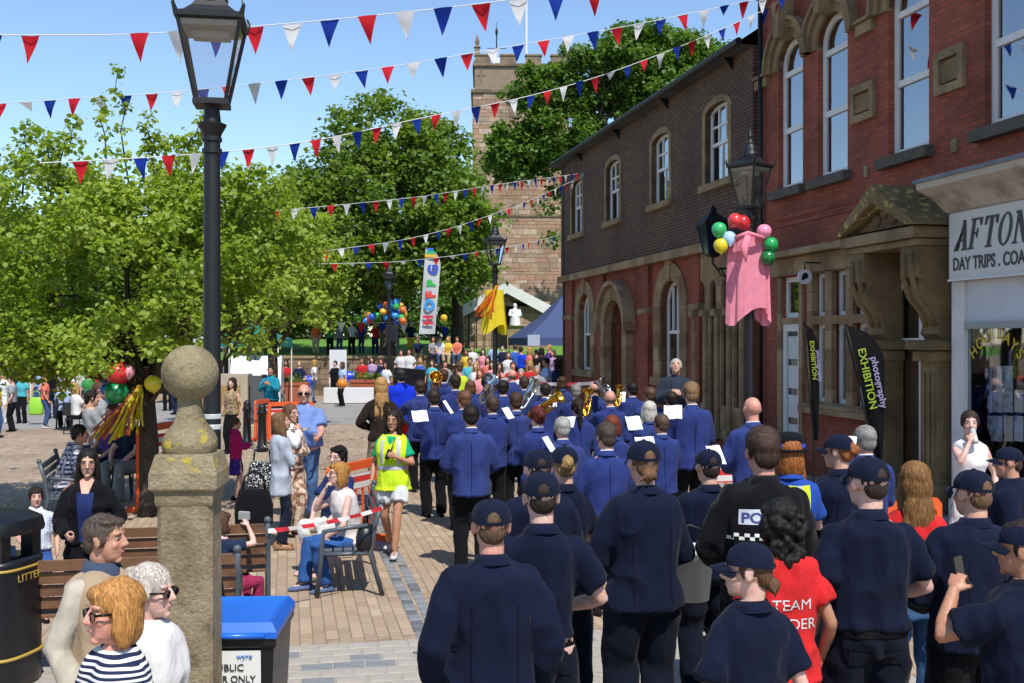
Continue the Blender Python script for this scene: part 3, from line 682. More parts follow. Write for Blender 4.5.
# shop front with coved cornice, fascia, window
FN = 8.62; f0, f1 = S(1200, FN), S(949, FN); fz1, fz0 = Z(949, 215, FN), Z(949, 279.4, FN)
mb = MB(); mb.box(FN+.02, D+.02, f0, f1, fz0-.02, fz1+.02); mb.box(FN-.02, FN+.018, f0, f1+.004, fz0-.03, fz0-.001, .005); fas = B2.put(mb, 'fascia_backing', M_WPAINT)
mb = MB(); mb.box(FN, FN+.019, f0, f1-.003, fz0, fz1); fb = B2.put(mb, 'fascia_board', mat('fascia_white', '#c9c9c6', .5, .06, 3), fas)
mb = MB(); cz = Z(921, 190, 8.15); q = [(FN+.02, fz1+.022), (FN-.02, fz1+.03), (FN-.1, fz1+.1), (FN-.24, fz1+.22), (FN-.45, fz1+.32), (FN-.47, fz1+.42), (D, fz1+.5), (D, fz1+.022)]
mb.prism(q, f0, f1+.04, 'y'); B2.put(mb, 'coved_cornice', mat('cream_paint', '#b9b1a3', .6, .15, 3, 20, .15, dirt='#8d8577', dscale=2.5))
mb = MB(); mb.add([(FN-.5, f0, fz1+.43), (FN-.5, f1+.06, fz1+.43), (D, f1+.06, fz1+.62), (D, f0, fz1+.62)], [(0, 1, 2, 3)]); mb.box(FN-.5, FN-.44, f0, f1+.06, fz1+.40, fz1+.45); B2.put(mb, 'lead_flashing', M_LEAD)
M_LET = mat('black_lettering', '#141414', .4, .1)
ls = -(B2.s0); ln = -(B2.n0)
th = fz1-fz0
# bold italic serif letters, drawn stroke by stroke
SERIF = {
 'A': [[(0, 0), (.34, 0), (.34, .05), (.24, .07), (.5, 1), (.62, 1), (.56, .8), (.2, .07), (.1, .05), (0, .05)], [(.44, 1), (.64, 1), (.98, .06), (1.04, .05), (1.04, 0), (.6, 0), (.6, .05), (.72, .07)], [(.26, .3), (.72, .3), (.72, .37), (.26, .37)]],
 'F': [[(0, 0), (.44, 0), (.44, .05), (.33, .07), (.33, .93), (.12, .93), (.12, .07), (0, .05)], [(0, .93), (.86, .93), (.86, 1), (0, 1)], [(.8, .74), (.86, .74), (.86, .93), (.66, .93)], [(.33, .47), (.6, .47), (.6, .55), (.33, .55)], [(.56, .36), (.62, .36), (.62, .66), (.56, .66)]],
 'T': [[(.24, 0), (.72, 0), (.72, .05), (.59, .07), (.59, .93), (.37, .93), (.37, .07), (.24, .05)], [(0, .93), (.96, .93), (.96, 1), (0, 1)], [(0, .72), (.06, .72), (.2, .93), (0, .93)], [(.9, .72), (.96, .72), (.96, .93), (.76, .93)]],
 'N': [[(0, 0), (.32, 0), (.32, .05), (.22, .07), (.22, .93), (.13, .93), (.13, .07), (0, .05)], [(0, 1), (.32, 1), (.86, .2), (.86, 0), (.78, 0), (.13, .9), (0, .95)], [(.66, .95), (.78, .93), (.78, .0), (.87, .0), (.87, .93), (1, .95), (1, 1), (.66, 1)]]}
l1 = S(954, FN); lw_ = (l1-S(1027, FN))/5.05; lh_ = th*.46; lz_ = fz0+th*.42
for k, ch_ in enumerate('AFTON'):
    mb = MB(); x0 = k*lw_*1.02
    def q_(p): return (l1-(x0+p[0]*lw_*.9+p[1]*lh_*.24), lz_+p[1]*lh_)
    if ch_ == 'O':
        o_ = [(.5+.5*math.cos(t_), .5+.52*math.sin(t_)) for t_ in np.linspace(0, 2*math.pi, 29)]; i_ = [(.5+.27*math.cos(t_), .5+.45*math.sin(t_)) for t_ in np.linspace(0, 2*math.pi, 29)]; mb.strip([q_(p) for p in i_], [q_(p) for p in o_], FN-.006, FN-.001)
    else:
        for j, poly in enumerate(SERIF[ch_]):
            for e_ in (0, .05): mb.prism([q_((p[0]+e_, p[1])) for p in poly], FN-.006-.0006*j-.0003*(e_ > 0), FN-.001)
    B2.put(mb, 'sign_letter', M_LET, fas)
l2 = S(953, FN); text_on('DAY TRIPS . COACH', th*.27, (FN-.004+ln, l2+ls, fz0+th*.13), (0, -1, 0), (0, 0, 1), M_LET, fas, 'sign_lettering', fit=(l2-S(1040, FN)), bold=.006)
VN = 8.75; v1 = S(953, VN); v1b = S(965, VN); sz = Z(1000, 480, VN); shz = Z(970, 322, VN)
mb = MB(); mb.box(VN-.02, D+.02, v1b, v1, .0, fz0-.022, .01); mb.box(VN-.05, D, v1b-.02, v1+.03, 0, .35, .02); B2.put(mb, 'shop_pilaster', M_WPAINT)
mb = MB(); mb.box(VN+.02, D, f0, v1b-.003, shz, fz0-.022); B2.put(mb, 'shutter_box', mat('shutter_white', '#c4c8d0', .5, .1, 3))
mb = MB(); mb.box(VN-.02, VN+.1, f0, v1b-.003, shz-.09, shz-.002); B2.put(mb, 'shop_window_head', mat('aluminium', '#8e9298', .4, .1, metal=.5))
mb = MB(); mb.box(VN-.06, D, f0, v1b-.003, sz-.1, sz, .01); B2.put(mb, 'shop_sill', mat('grey_paint', '#8d939b', .5, .1))
mb = MB(); mb.box(VN+.02, D, f0, v1b-.003, 0, sz-.102); B2.put(mb, 'stall_riser', M_BPAINT)
mb = MB(); mb.box(VN+.04, VN+.05, f0, v1b-.003, sz+.001, shz-.09); sw = B2.put(mb, 'shop_pane', glassmat('shop_glass', (.9, .9, .9), .0, 1.22))
mb = MB(); mb.box(VN+1.2, VN+1.22, f0, v1b, 0, fz0); mb.box(VN+.06, VN+1.2, v1b-.03, v1b-.01, 0, fz0); B2.put(mb, 'shop_interior', mat('shop_interior', '#2a2520', .9, .4, 2))
# holiday posters hanging in the shop window, arc of yellow letters
M_POST = [patterned('poster_print_%d' % k, c1, c2, 'noise', sc, .6, .58, .63) for k, (c1, c2, sc) in enumerate((('#cfd6dc', '#5f8fb0', 9), ('#d2d4d6', '#6a7f95', 14), ('#c9d3d8', '#8fa6b4', 11), ('#d8d4c4', '#577fa6', 8)))]
pi = 0
for row, (ya, yb) in enumerate(((366, 391), (390, 414), (416, 443))):
    for col, xa in enumerate((979, 989, 999.5, 1010, 1020)):
        if row == 0 and col == 3: continue
        a, b = S(xa+9.2, VN), S(xa, VN); z1, z0 = Z(xa+5, ya, VN), Z(xa+5, yb-1.5, VN)
        mb = MB(); mb.box(VN+.055+.003*(pi % 2), VN+.058+.003*(pi % 2), a, b, z0, z1); B2.put(mb, 'poster', M_POST[pi % 4], sw); pi += 1
a, b = S(977, VN), S(964, VN); mb = MB(); mb.box(VN+.055, VN+.058, a, b, Z(970, 386, VN), Z(970, 369, VN)); B2.put(mb, 'poster', M_POST[0], sw)
M_YEL = mat('yellow_vinyl', '#c9a637', .5, .05)
word = 'HOLIDAYS'; sA, sB = S(970, VN), S(1019, VN); zA = Z(993, 362, VN)
for k, ch_ in enumerate(word):
    u = (k+.5)/8; y = sA+(sB-sA)*u; z = zA+.30*math.sin(math.pi*u); sl = math.atan2(.30*math.pi*math.cos(math.pi*u), abs(sB-sA))
    text_on(ch_, .20, (VN+.034+ln, y+.06*math.cos(sl)+ls, z-.05*math.sin(sl)), (0, -math.cos(sl), math.sin(sl)), (0, math.sin(sl), math.cos(sl)), M_YEL, sw, 'window_letter', bold=.003)
# small round hanging sign by the lintel
hs_ = S(802, 8.55); root = empty('hanging_sign', (8.6*CT-hs_*ST, 8.6*ST+hs_*CT, Z(802, 290, 8.6)), TH, 'small round black and white sign hanging from the stone lintel', 'sign')
mb = MB(); mb.tube([(0, -.02, .22), (0, .02, .22)], .125, 18); mb.build('disc', M_WPAINT, root)
mb = MB(); mb.tube([(0, -.024, .235), (0, -.021, .235)], .055, 12); mb.box(-.065, -.015, -.026, -.0225, .16, .235); mb.build('emblem', M_LET, root)
mb = MB(); mb.tube([(0, 0, .34), (0, 0, .46), (.42, 0, .46)], .015, 6); mb.build('bracket', M_IRON, root)

# ---------------------------------------------------------------- church tower and porch
M_TOWER = stonemat('tower_stone', '#bfa892', '#9a826e', bw=.62, bh=.3, dscale=.35, bstr=.6, ms=.016, bscale=12)
M_TOWERD = stonemat('tower_trim', '#8c7c69', '#5f5447', dscale=.8)
TD = 78.0; tx0, tx1 = GP(473, TD)[0], GP(569, TD)[0]; tw = tx1-tx0
T = empty('church_tower', ((tx0+tx1)/2, TD, 2.4), R(1.5), 'old square sandstone church tower with battlements, weathervane and flagpole', 'tower')
hz = tw/2; zt_ = topz(66, TD)-2.4; zs_ = topz(93, TD)-2.4
mb = MB(); mb.box(-hz, hz, 0, tw, -3, zs_); mb.box(-hz+.12, hz-.12, .12, tw-.12, zs_+.25, zt_)
# corner buttresses
for sx in (-1, 1): pass
for (x0, x1, y0, y1) in ((-hz+.12, hz-.12, .12, .6), (-hz+.12, hz-.12, tw-.6, tw-.12), (-hz+.12, -hz+.6, .601, tw-.601), (hz-.6, hz-.12, .601, tw-.601)): pass
tb = mb.build('tower_wall', mat('tower_mortar', '#8a7866', .95, .2, 3, 30, .4), T)
# coursed stones of the front and left faces, proud of the joints
def stone_random(name, cols):
    m, nt, b, out = _base(name); r_ = N(nt, 'ValToRGB'); L(nt, N(nt, 'NewGeometry').outputs['Random Per Island'], r_.inputs[0]); e = r_.color_ramp.elements
    e[0].color = (*hexc(cols[0]), 1); e[1].color = (*hexc(cols[-1]), 1)
    for k, c in enumerate(cols[1:-1]): q = e.new((k+1)/(len(cols)-1)); q.color = (*hexc(c), 1)
    src = mixc(nt, ramp(nt, noise(nt, 5, 5), .3, .8), r_.outputs[0], (.7, .68, .66), 'MULTIPLY'); src = mixc(nt, ramp(nt, noise(nt, .35, 5), .45, .7), src, (.72, .7, .68), 'MULTIPLY')
    L(nt, src, b.inputs['Base Color']); b.inputs['Roughness'].default_value = .92; b.inputs['Specular IOR Level'].default_value = .15; bump(nt, b, noise(nt, 9, 5), .5, .03); MATS[name] = m; return m
M_TST = stone_random('tower_blocks', ['#8f7a68', '#b79c86', '#a4836e', '#c4b09c', '#9c8a78', '#b08a76', '#a89682'])
def coursed(face, a0, a1, z0, z1, rng, skip=None):
    sm_ = MB(); z = z0
    while z < z1-.12:
        hgt = min(rng.uniform(.2, .42), z1-z); a = a0-rng.random()*.4
        while a < a1:
            w = rng.uniform(.32, .95); p0, p1 = max(a, a0), min(a+w, a1)
            if p1-p0 > .08 and not (skip and skip((p0+p1)/2, z+hgt/2)):
                e_ = rng.uniform(.015, .045); g = .012
                if face == 'f': sm_.box(p0+g, p1-g, -e_, .02, z+g, z+hgt-g)
                else: sm_.box(-hz-e_, -hz+.02, p0+g, p1-g, z+g, z+hgt-g)
            a += w
        z += hgt
    return sm_
_rg = np.random.default_rng(31)
tag(coursed('f', -hz+.02, hz-.02, 0, zs_, _rg).build('stonework', M_TST, T), kind='stuff'); tag(coursed('l', .02, tw-.02, 0, zs_, _rg).build('stonework', M_TST, T), kind='stuff')
for e_, z0, z1 in ((.15, zs_+.003, zs_+.247), (.1, 8.9, 9.1), (.03, zt_+.003, zt_+.2)):
    mb = MB(); mb.box(-hz-e_, hz+e_, -e_, tw+e_, z0, z1, .03); mb.build('string_course', M_TOWERD, T)
for k in range(4):
    x = -hz+.15+k*(tw-.3-1.1)/3
    for y in (.1, tw-.55):
        mb = MB(); mb.box(x, x+1.1, y, y+.45, zt_+.2, zt_+.75); mb.box(x-.06, x+1.16, y-.06, y+.51, zt_+.752, zt_+.88, .04); mb.build('merlon', M_TOWERD, T)
    if 0 < k < 3:
        for x2 in (-hz+.1, hz-.55):
            y = .15+k*(tw-.3-1.1)/3; mb = MB(); mb.box(x2, x2+.45, y, y+1.1, zt_+.2, zt_+.75); mb.box(x2-.06, x2+.51, y-.06, y+1.16, zt_+.752, zt_+.88, .04); mb.build('merlon', M_TOWERD, T)
for sx in (-1, 1):
    mb = MB(); mb.sq4([(.2, zt_+.88), (.17, zt_+1.3), (.24, zt_+1.36), (.1, zt_+1.5), (.16, zt_+1.8), (.02, zt_+2.3)], (sx*(hz-.3), .3, 0)); mb.build('pinnacle', M_TOWERD, T)
x = GP(497, TD)[0]-(tx0+tx1)/2
mb = MB(); mb.tube([(x, 2.5, zt_), (x, 2.5, zt_+3.1)], .05, 6); mb.tube([(x-.7, 2.5, zt_+1.9), (x+.7, 2.5, zt_+1.9)], .03, 5); mb.tube([(x, 1.8, zt_+1.9), (x, 3.2, zt_+1.9)], .03, 5); mb.ell((x, 2.5, zt_+3.1), (.1, .1, .3), nu=8, nv=6); mb.tube([(x, 2.5, zt_+3.3), (x, 2.5, zt_+3.8)], .02, 5)
mb.build('weathervane', M_IRON, T)
mb = MB(); mb.sq4([(.22, zt_+.1), (.2, zt_+1.2)], (x, 2.5, 0)); mb.build('vane_post', M_WPAINT, T)
x = GP(528, TD)[0]-(tx0+tx1)/2
mb = MB(); mb.tube([(x, 3.2, zt_-1), (x, 3.2, zt_+9)], [.11, .08], 8); mb.build('flagpole', M_WPAINT, T)
for px, py, hh in ((514, 213, 1.0), (514, 110, .9)):
    x = GP(px, TD)[0]-(tx0+tx1)/2; z = topz(py, TD)-2.4
    mb = MB(); mb.strip([(x-.17, z-hh*.45), (x-.17, z+hh*.3), (x, z+hh*.5), (x+.17, z+hh*.3), (x+.17, z-hh*.45), (x-.17, z-hh*.45)], [(x-.34, z-hh*.6), (x-.34, z+hh*.4), (x, z+hh*.72), (x+.34, z+hh*.4), (x+.34, z-hh*.6), (x-.34, z-hh*.6)], -.06, .02, 'y'); q = mb.build('slit_window', M_TOWERD, T)
    mb = MB(); mb.box(x-.17, x+.17, -.012, .01, z-hh*.45, z+hh*.45); mb.build('pane', M_DARK, q)
x = GP(481, TD)[0]-(tx0+tx1)/2; mb = MB(); mb.box(x-.06, x+.06, .09, .13, zs_+.8, zs_+1.7); mb.box(x-.3, x+.3, .092, .13, zs_+1.2, zs_+1.35); mb.build('wall_tie', M_TOWERD, T)
# gabled church porch with white barge boards
CD = 58.0; px0, px1 = GP(461, CD)[0], GP(552, CD)[0]; pcx = (px0+px1)/2; pw = (px1-px0)/2
C = empty('church_porch', (pcx, CD, 2.2), 0, 'gabled stone church porch with white barge boards and a dark arched doorway', 'porch')
zg, zl = topz(283, CD)-2.2, topz(306, CD)-2.2; dxc = GP(508, CD)[0]-pcx
mb = MB(); sp = topz(312, CD)-2.2
W2 = pw*.95
hol = [(dxc-.6, dxc+.6, -.5, sp+.55, .55)]
fm = MB(); wall(fm, 0, -W2, W2, -2.5, zl, hol, .5); fm.add([(0, -W2, zl), (0, W2, zl), (0, 0, zg-.2)], [(0, 1, 2)]); V = np.concatenate(fm.V); fm.V = [np.stack([V[:, 1], V[:, 0], V[:, 2]], 1)]
fm.box(-W2, -W2+.3, .001, 5, -2.5, zl); fm.box(W2-.3, W2, .001, 5, -2.5, zl); fm.build('porch_wall', M_TOWER, C)
mb = MB(); mb.add([(-pw-.2, -.3, zl-.15), (0, -.3, zg), (0, 6, zg), (-pw-.2, 6, zl-.15), (pw+.2, -.3, zl-.15), (pw+.2, 6, zl-.15)], [(0, 1, 2, 3), (1, 4, 5, 2)]); rf = mb.build('roof', M_SLATE, C)
mb = MB(); mb.strip([(-pw-.2, zl-.75), (0, zg-.55), (pw+.2, zl-.75)], [(-pw-.2, zl-.13), (0, zg+.02), (pw+.2, zl-.13)], -.45, -.305, 'y'); mb.build('barge_board', M_WPAINT, C)
mb = MB(); mb.box(dxc-.6, dxc+.6, .45, .5, -2, sp+.6); mb.build('door', M_DARK, C)
mb = MB(); mb.tube([(-W2+.3, -.2, -2), (-W2+.3, -.2, zl-.2)], .05, 5); [mb.tube([(-W2+.7+k*.45, -.25, -2), (-W2+.7+k*.45, -.25, zl-.6)], .025, 4) for k in range(4)]; mb.build('iron_gate', M_IRON, C)
# churchyard retaining wall
M_RUB = stonemat('rubble_stone', '#9a8a70', '#6d6150', bw=.5, bh=.24, dscale=.8, bstr=.6, ms=.014)
x0, x1 = GP(250, 50)[0], GP(560, 50)[0]
mb = MB(); mb.box(x0, x1, 50, 50.5, -.1, 1.68); o = mb.build('churchyard_wall', M_RUB); tag(o, 'low rubble stone wall holding up the grassy churchyard', 'wall')
k = 0; xx = x0
while xx < x1-.5:
    w = random.uniform(.8, 1.2); mb = MB(); mb.box(xx+.008, min(xx+w, x1), 49.94, 50.56, 1.682, 1.80, .02); mb.build('coping_stone', M_SILL, o); xx += w
# pale hall behind the churchyard with a dark name board
H = empty('white_hall', (GP(424, 74)[0], 74, 2.2), 0, 'white rendered hall with a dark blue name board behind the balloons', 'building')
mb = MB(); mb.box(-3.2, 3.2, 0, 6, -2, 5.2); mb.build('wall', mat('white_render', '#c8ccd0', .8, .1, 2), H)
mb = MB(); mb.prism([(-3.5, 5.2), (3.5, 5.2), (0, 7.2)], -.3, 6.3, 'y'); mb.build('roof', M_SLATE, H)
mb = MB(); mb.box(-1.6, .3, -.06, -.005, 3.7, 4.4); sb = mb.build('name_board', mat('navy_board', '#27324f', .5, .1), H)
text_on('BAL', .55, (-1.2, -.07, 3.85), (1, 0, 0), (0, 0, 1), M_WPAINT, sb, 'sign_lettering')
for x in (-2.5, 1.2): mb = MB(); mb.box(x, x+1, -.02, .05, 1.4, 2.9); mb.build('window', M_DARK, H)
# terrace of houses beyond the square, seen through the leaves on the left
for k, (px, w, h, col, rc) in enumerate((('-40', 8, 6.2, '#b9b2a6', '#5b5d62'), ('90', 9, 5.6, '#a7685a', '#57585c'), ('215', 8.5, 6.4, '#c4bfb6', '#60534c'))):
    d = 62+k*2; x = GP(float(px), d)[0]
    Hh = empty('terraced_house', (x, d, 0), 0, ('pale rendered', 'red brick', 'cream rendered')[k]+' terraced house behind the lime tree, '+('leftmost', 'middle', 'rightmost')[k]+' of three', 'house', 'houses across the square')
    mb = MB(); mb.box(-w/2, w/2, 0, 8, 0, h); mb.build('wall', mat('house_wall_%d' % k, col, .85, .15, 1.5, 20, .2), Hh)
    mb = MB(); mb.prism([(-.4, h), (8.4, h), (4, h+2.6)], -w/2-.15, w/2+.15, 'x'); r_ = mb.build('roof', mat('house_roof_%d' % k, rc, .8, .2, 4, 20, .4), Hh)
    mb = MB(); mb.box(w/2-1.2, w/2-.4, 3.5, 4.5, h+1.5, h+3.6); mb.build('chimney', M_RED, r_)
    for i in range(3):
        for z in (1.0, 3.7):
            xx = -w/2+1+i*(w-2)/2-.55
            mb = MB(); mb.box(xx-.08, xx+1.18, -.06, -.003, z-.08, z+1.58); q = mb.build('window', M_WPAINT, Hh); mb = MB(); mb.box(xx, xx+1.1, -.075, -.062, z, z+1.5); mb.build('pane', M_DARK, q)
# ------------------------------------------------------------------ trees
M_BARK = stonemat('bark', '#5a4f43', '#33291f', bscale=18, bstr=.9, dscale=4)
def leaves(C, rad, per, size, rng, up=.5, flatten=.7, six=False):
    """C: cluster centres (k,3); returns quads of folded leaves scattered round each centre"""
    k = len(C); n = k*per
    c = np.repeat(C, per, 0); r = np.repeat(rad, per) if not np.isscalar(rad) else rad
    off = rng.normal(size=(n, 3)); off /= np.linalg.norm(off, axis=1, keepdims=True)+1e-9
    off *= (rng.random((n, 1))**.5)*(r[:, None] if not np.isscalar(r) else r); off[:, 2] *= flatten
    p = c+off
    nrm = rng.normal(size=(n, 3)); nrm[:, 2] = np.abs(nrm[:, 2])+up; nrm += off/(np.linalg.norm(off, axis=1, keepdims=True)+1e-9)*.5
    nrm /= np.linalg.norm(nrm, axis=1, keepdims=True)
    t = rng.normal(size=(n, 3)); t[:, 2] -= .4; t -= nrm*(t*nrm).sum(1, keepdims=True); t /= np.linalg.norm(t, axis=1, keepdims=True)+1e-9
    b = np.cross(nrm, t); s = size*rng.uniform(.6, 1.25, (n, 1)); w = s*rng.uniform(.34, .46, (n, 1))
    fold = nrm*s*.12
    if six:
        V = np.stack([p, p+t*s*.22+b*w*.95+fold, p+t*s*.62+b*w*.85+fold, p+t*s-fold*.4, p+t*s*.62-b*w*.85+fold, p+t*s*.22-b*w*.95+fold], 1).reshape(-1, 3)
        return V, np.arange(n*6).reshape(-1, 6)
    V = np.stack([p, p+t*s*.45+b*w+fold, p+t*s, p+t*s*.45-b*w+fold], 1).reshape(-1, 3)
    return V, np.arange(n*4).reshape(-1, 4)
def tree(name, label, loc, trunk_h, trunk_r, lobes, nclust, per, lsize, crad, lm, seed, limbs=9, wisps=(), group=None, lean=(0, 0), shell=.55, six=False):
    rng = np.random.default_rng(seed); T = empty(name, loc, 0, label, 'tree', group)
    mb = MB(); fork = np.array([lean[0], lean[1], trunk_h])
    mb.tube([(0, 0, -.1), (lean[0]*.1, lean[1]*.1, trunk_h*.1), (lean[0]*.5+.03, lean[1]*.5, trunk_h*.55), fork], [trunk_r*1.5, trunk_r*1.1, trunk_r*.95, trunk_r*.85], 12)
    mb.build('trunk', M_BARK, T, True)
    vol = np.array([l[1][0]*l[1][1]*l[1][2] for l in lobes]); vol = vol**.8; vol /= vol.sum()
    idx = rng.choice(len(lobes), nclust, p=vol); C = []
    for i in idx:
        c, r = lobes[i]; u = rng.normal(size=3); u /= np.linalg.norm(u); q = shell+(1.08-shell)*rng.random()**.7
        if rng.random() < .1: q *= 1.12
        C.append(np.array(c)+u*np.array(r)*q)
    C = np.array(C)
    # limbs reach out from the fork to points in the crown, with side branches
    bm = MB()
    def limb(a, b, r0, r1, n=6, wob=.08):
        a, b = np.array(a, float), np.array(b, float); ln = np.linalg.norm(b-a); pts = []
        for i in range(n+1):
            t = i/n; p = a+(b-a)*t; p[2] += math.sin(t*math.pi)*ln*.10
            if 0 < i < n: p += rng.normal(size=3)*ln*wob*.5
            pts.append(p)
        bm.tube(pts, list(np.linspace(r0, r1, n+1)), 6); return pts
    for k in range(limbs):
        t = C[rng.integers(len(C))]; pts = limb(fork-np.array([0, 0, rng.random()*trunk_h*.25]), fork+(t-fork)*.92, trunk_r*.5*rng.uniform(.6, 1), trunk_r*.1)
        for p in pts[2:]:
            for q in range(2):
                dd = np.linalg.norm(C-p, axis=1); j = np.argsort(dd)[rng.integers(2, max(4, len(C)//14))]
                sub = limb(p, C[j], trunk_r*.16, trunk_r*.04, 4)
                dd = np.linalg.norm(C-sub[2], axis=1); j = np.argsort(dd)[rng.integers(1, 6)]; limb(sub[2], C[j], trunk_r*.06, trunk_r*.03, 3)
    ws = []
    for a, b in wisps:
        pts = limb(a, b, trunk_r*.12, trunk_r*.03, 6, .04)
        for p in pts[2:]: ws.append(p)
    bm.build('branch', M_BARK, T, True)
    rad = crad*rng.uniform(.6, 1.35, len(C)); V, F = leaves(C, rad, per, lsize, rng, six=six)
    if ws:
        V2, F2 = leaves(np.array(ws), crad*.4, max(8, per//4), lsize, rng, six=six); F = np.concatenate([F, F2+len(V)]); V = np.concatenate([V, V2])
    me = mesh_np('crown', V, F); cr = link('crown', me, lm, T); cr['kind'] = 'stuff'
    return T
LM_LIME = leafmat('lime_leaf', (.27, .36, .045), (.38, .45, .09), .5, (.2, .29, .034))
LM_MID = leafmat('mid_leaf', (.14, .23, .03), (.22, .30, .055), .47, (.10, .175, .024))
LM_SYC = leafmat('sycamore_leaf', (.09, .18, .025), (.15, .25, .042), .44, (.06, .125, .018))
# lime tree by the benches: fills the left of the picture
ta = P(150, 341, 15.5); X0 = ta[0]
tree('lime_tree', 'pale green lime tree with balloons on its trunk, over the benches', (X0, 15.5, 0), 1.9, .13,
     [((-.6, 0, 3.4), (2.4, 2.1, 1.15)), ((.9, .2, 3.5), (1.35, 1.6, 1.2)), ((-2.2, -.2, 3.1), (1.5, 1.6, 1.15)), ((-.3, .1, 4.5), (1.6, 1.3, .85)), ((-1.9, -.3, 4.3), (1.3, 1.1, .8)), ((1.0, .1, 4.3), (1.0, 1, .7)), ((.9, -.6, 2.75), (.9, .8, .55)), ((-1.9, -.9, 2.35), (1.5, .9, .5)), ((-.4, -1.2, 2.35), (1.1, .7, .4)), ((-3.0, -.4, 2.6), (1.2, 1, .6)), ((1.7, -.2, 3.0), (.8, .9, .6))],
     500, 96, .082, .32, LM_LIME, 3, 15, [((-.3, 0, 4.2), (-.35, -.3, 6.2)), ((-1.2, 0, 4.2), (-1.4, -.3, 5.35)), ((.6, 0, 4.2), (.55, .2, 5.3)), ((-2, 0, 4), (-2.3, .1, 5.2)), ((.9, .1, 3.8), (1.55, .1, 4.9)), ((0, 0, 4.4), (.05, -.2, 5.6)), ((-1.4, 0, 4.5), (-1.05, .1, 5.6)), ((-2.4, 0, 4.3), (-2.9, .1, 5.3)), ((.2, 0, 4.5), (.75, .2, 5.7)), ((1.2, 0, 4), (1.9, 0, 4.7)), ((-.7, .2, 4.6), (-.75, .3, 5.9)), ((-1.8, 0, 4.5), (-1.75, 0, 5.5)), ((1.2, 0, 3.6), (2.1, -.2, 4.0)), ((-.9, -.4, 2.3), (-1.0, -.6, 1.75)), ((-2.4, -.4, 2.3), (-2.5, -.6, 1.7))], lean=(-.1, .1), six=True, shell=.42)
# paler lime further back
x = P(272, 0, 31)[0]
tree('lime_tree', 'pale green lime tree behind the green stall, in front of the darker big tree', (x, 31, 0), 2.9, .15,
     [((0, 0, 5.0), (1.7, 1.7, 1.5)), ((1.0, -.2, 4.4), (1.2, 1.2, 1.0)), ((-1.3, 0, 5.0), (1.4, 1.4, 1.4)), ((.1, 0, 6.0), (1.2, 1.1, .8)), ((1.3, -.4, 3.4), (.7, .7, .5)), ((-.7, -.6, 3.4), (1.0, .7, .6)), ((.4, -.3, 3.0), (.6, .5, .4))],
     240, 80, .14, .46, LM_LIME, 5, 8)
# big darker tree in front of the church
x = P(385, 0, 50)[0]
tree('broadleaf_tree', 'tall mid green tree standing left of the church tower', (x, 50.9, 1.6), 3.2, .34,
     [((0, 0, 6.6), (4.4, 3.6, 3.4)), ((-2.6, 0, 5.6), (2.8, 2.6, 2.8)), ((2.6, 0, 5.4), (2.6, 2.4, 2.6)), ((-.4, 0, 10.2), (2.6, 2.4, 2.0)), ((1.9, 0, 9.2), (2.2, 2, 1.7)), ((-3.6, .2, 7.6), (1.9, 1.8, 1.5)), ((2.9, -.4, 4.3), (1.5, 1.3, 1.0)), ((-.5, -1, 4.3), (2.6, 1.2, 1.0)), ((-4.6, .4, 4.6), (1.8, 1.6, 1.6))],
     620, 72, .27, .85, LM_MID, 11, 11)
x = P(457, 0, 55)[0]
tree('broadleaf_tree', 'dark slim tree with a straight black trunk just left of the church porch', (x, 55, 1.8), 3.6, .3,
     [((-.2, 0, 6.2), (1.5, 1.6, 2.2)), ((-1.3, 0, 4.9), (1.4, 1.4, 1.2)), ((-.1, 0, 8.0), (1.3, 1.3, 1.4))],
     220, 70, .25, .75, LM_SYC, 13, 7)
# sycamore beyond the long building
SD = 67.0; x = P(600, 0, SD)[0]
def lob(px, py, rx, ry): c = P(px, py, SD); return ((c[0]-x, random.uniform(-1, 1), c[2]-1.2), (rx/FPX*SD, rx/FPX*SD*.8, ry/FPX*SD))
tree('sycamore_tree', 'spreading sycamore rising behind the slate roof beside the church tower', (x, SD, 1.2), 9.0, .42,
     [lob(*q) for q in ((522, 152, 34, 28), (560, 135, 36, 34), (590, 82, 46, 34), (648, 62, 58, 30), (704, 60, 32, 24), (538, 96, 28, 24), (502, 160, 16, 20), (553, 215, 9, 28), (600, 150, 36, 30), (660, 100, 50, 30))],
     560, 80, .32, .8, LM_SYC, 17, 13, shell=.5)
# darker trees that close the view behind the stalls on the left
for k, (px, d, sc) in enumerate(((40, 56, 1.0), (165, 58, .85), (262, 56, .9))):
    x = P(px, 0, d)[0]
    tree('broadleaf_tree', 'green tree behind the market stalls on the left, '+('leftmost', 'middle', 'rightmost')[k]+' of a row of three', (x, d, 0), 3*sc, .25,
         [((0, 0, 6*sc), (3.6*sc, 3, 2.8*sc)), ((-1.8, 0, 4.6*sc), (2.2, 2, 1.8)), ((1.9, 0, 4.8*sc), (2.2, 2, 1.8)), ((.3, 0, 8.2*sc), (2, 2, 1.4))], 200, 60, .3, .9, LM_MID, 23+k, 7, group='trees behind the stalls')

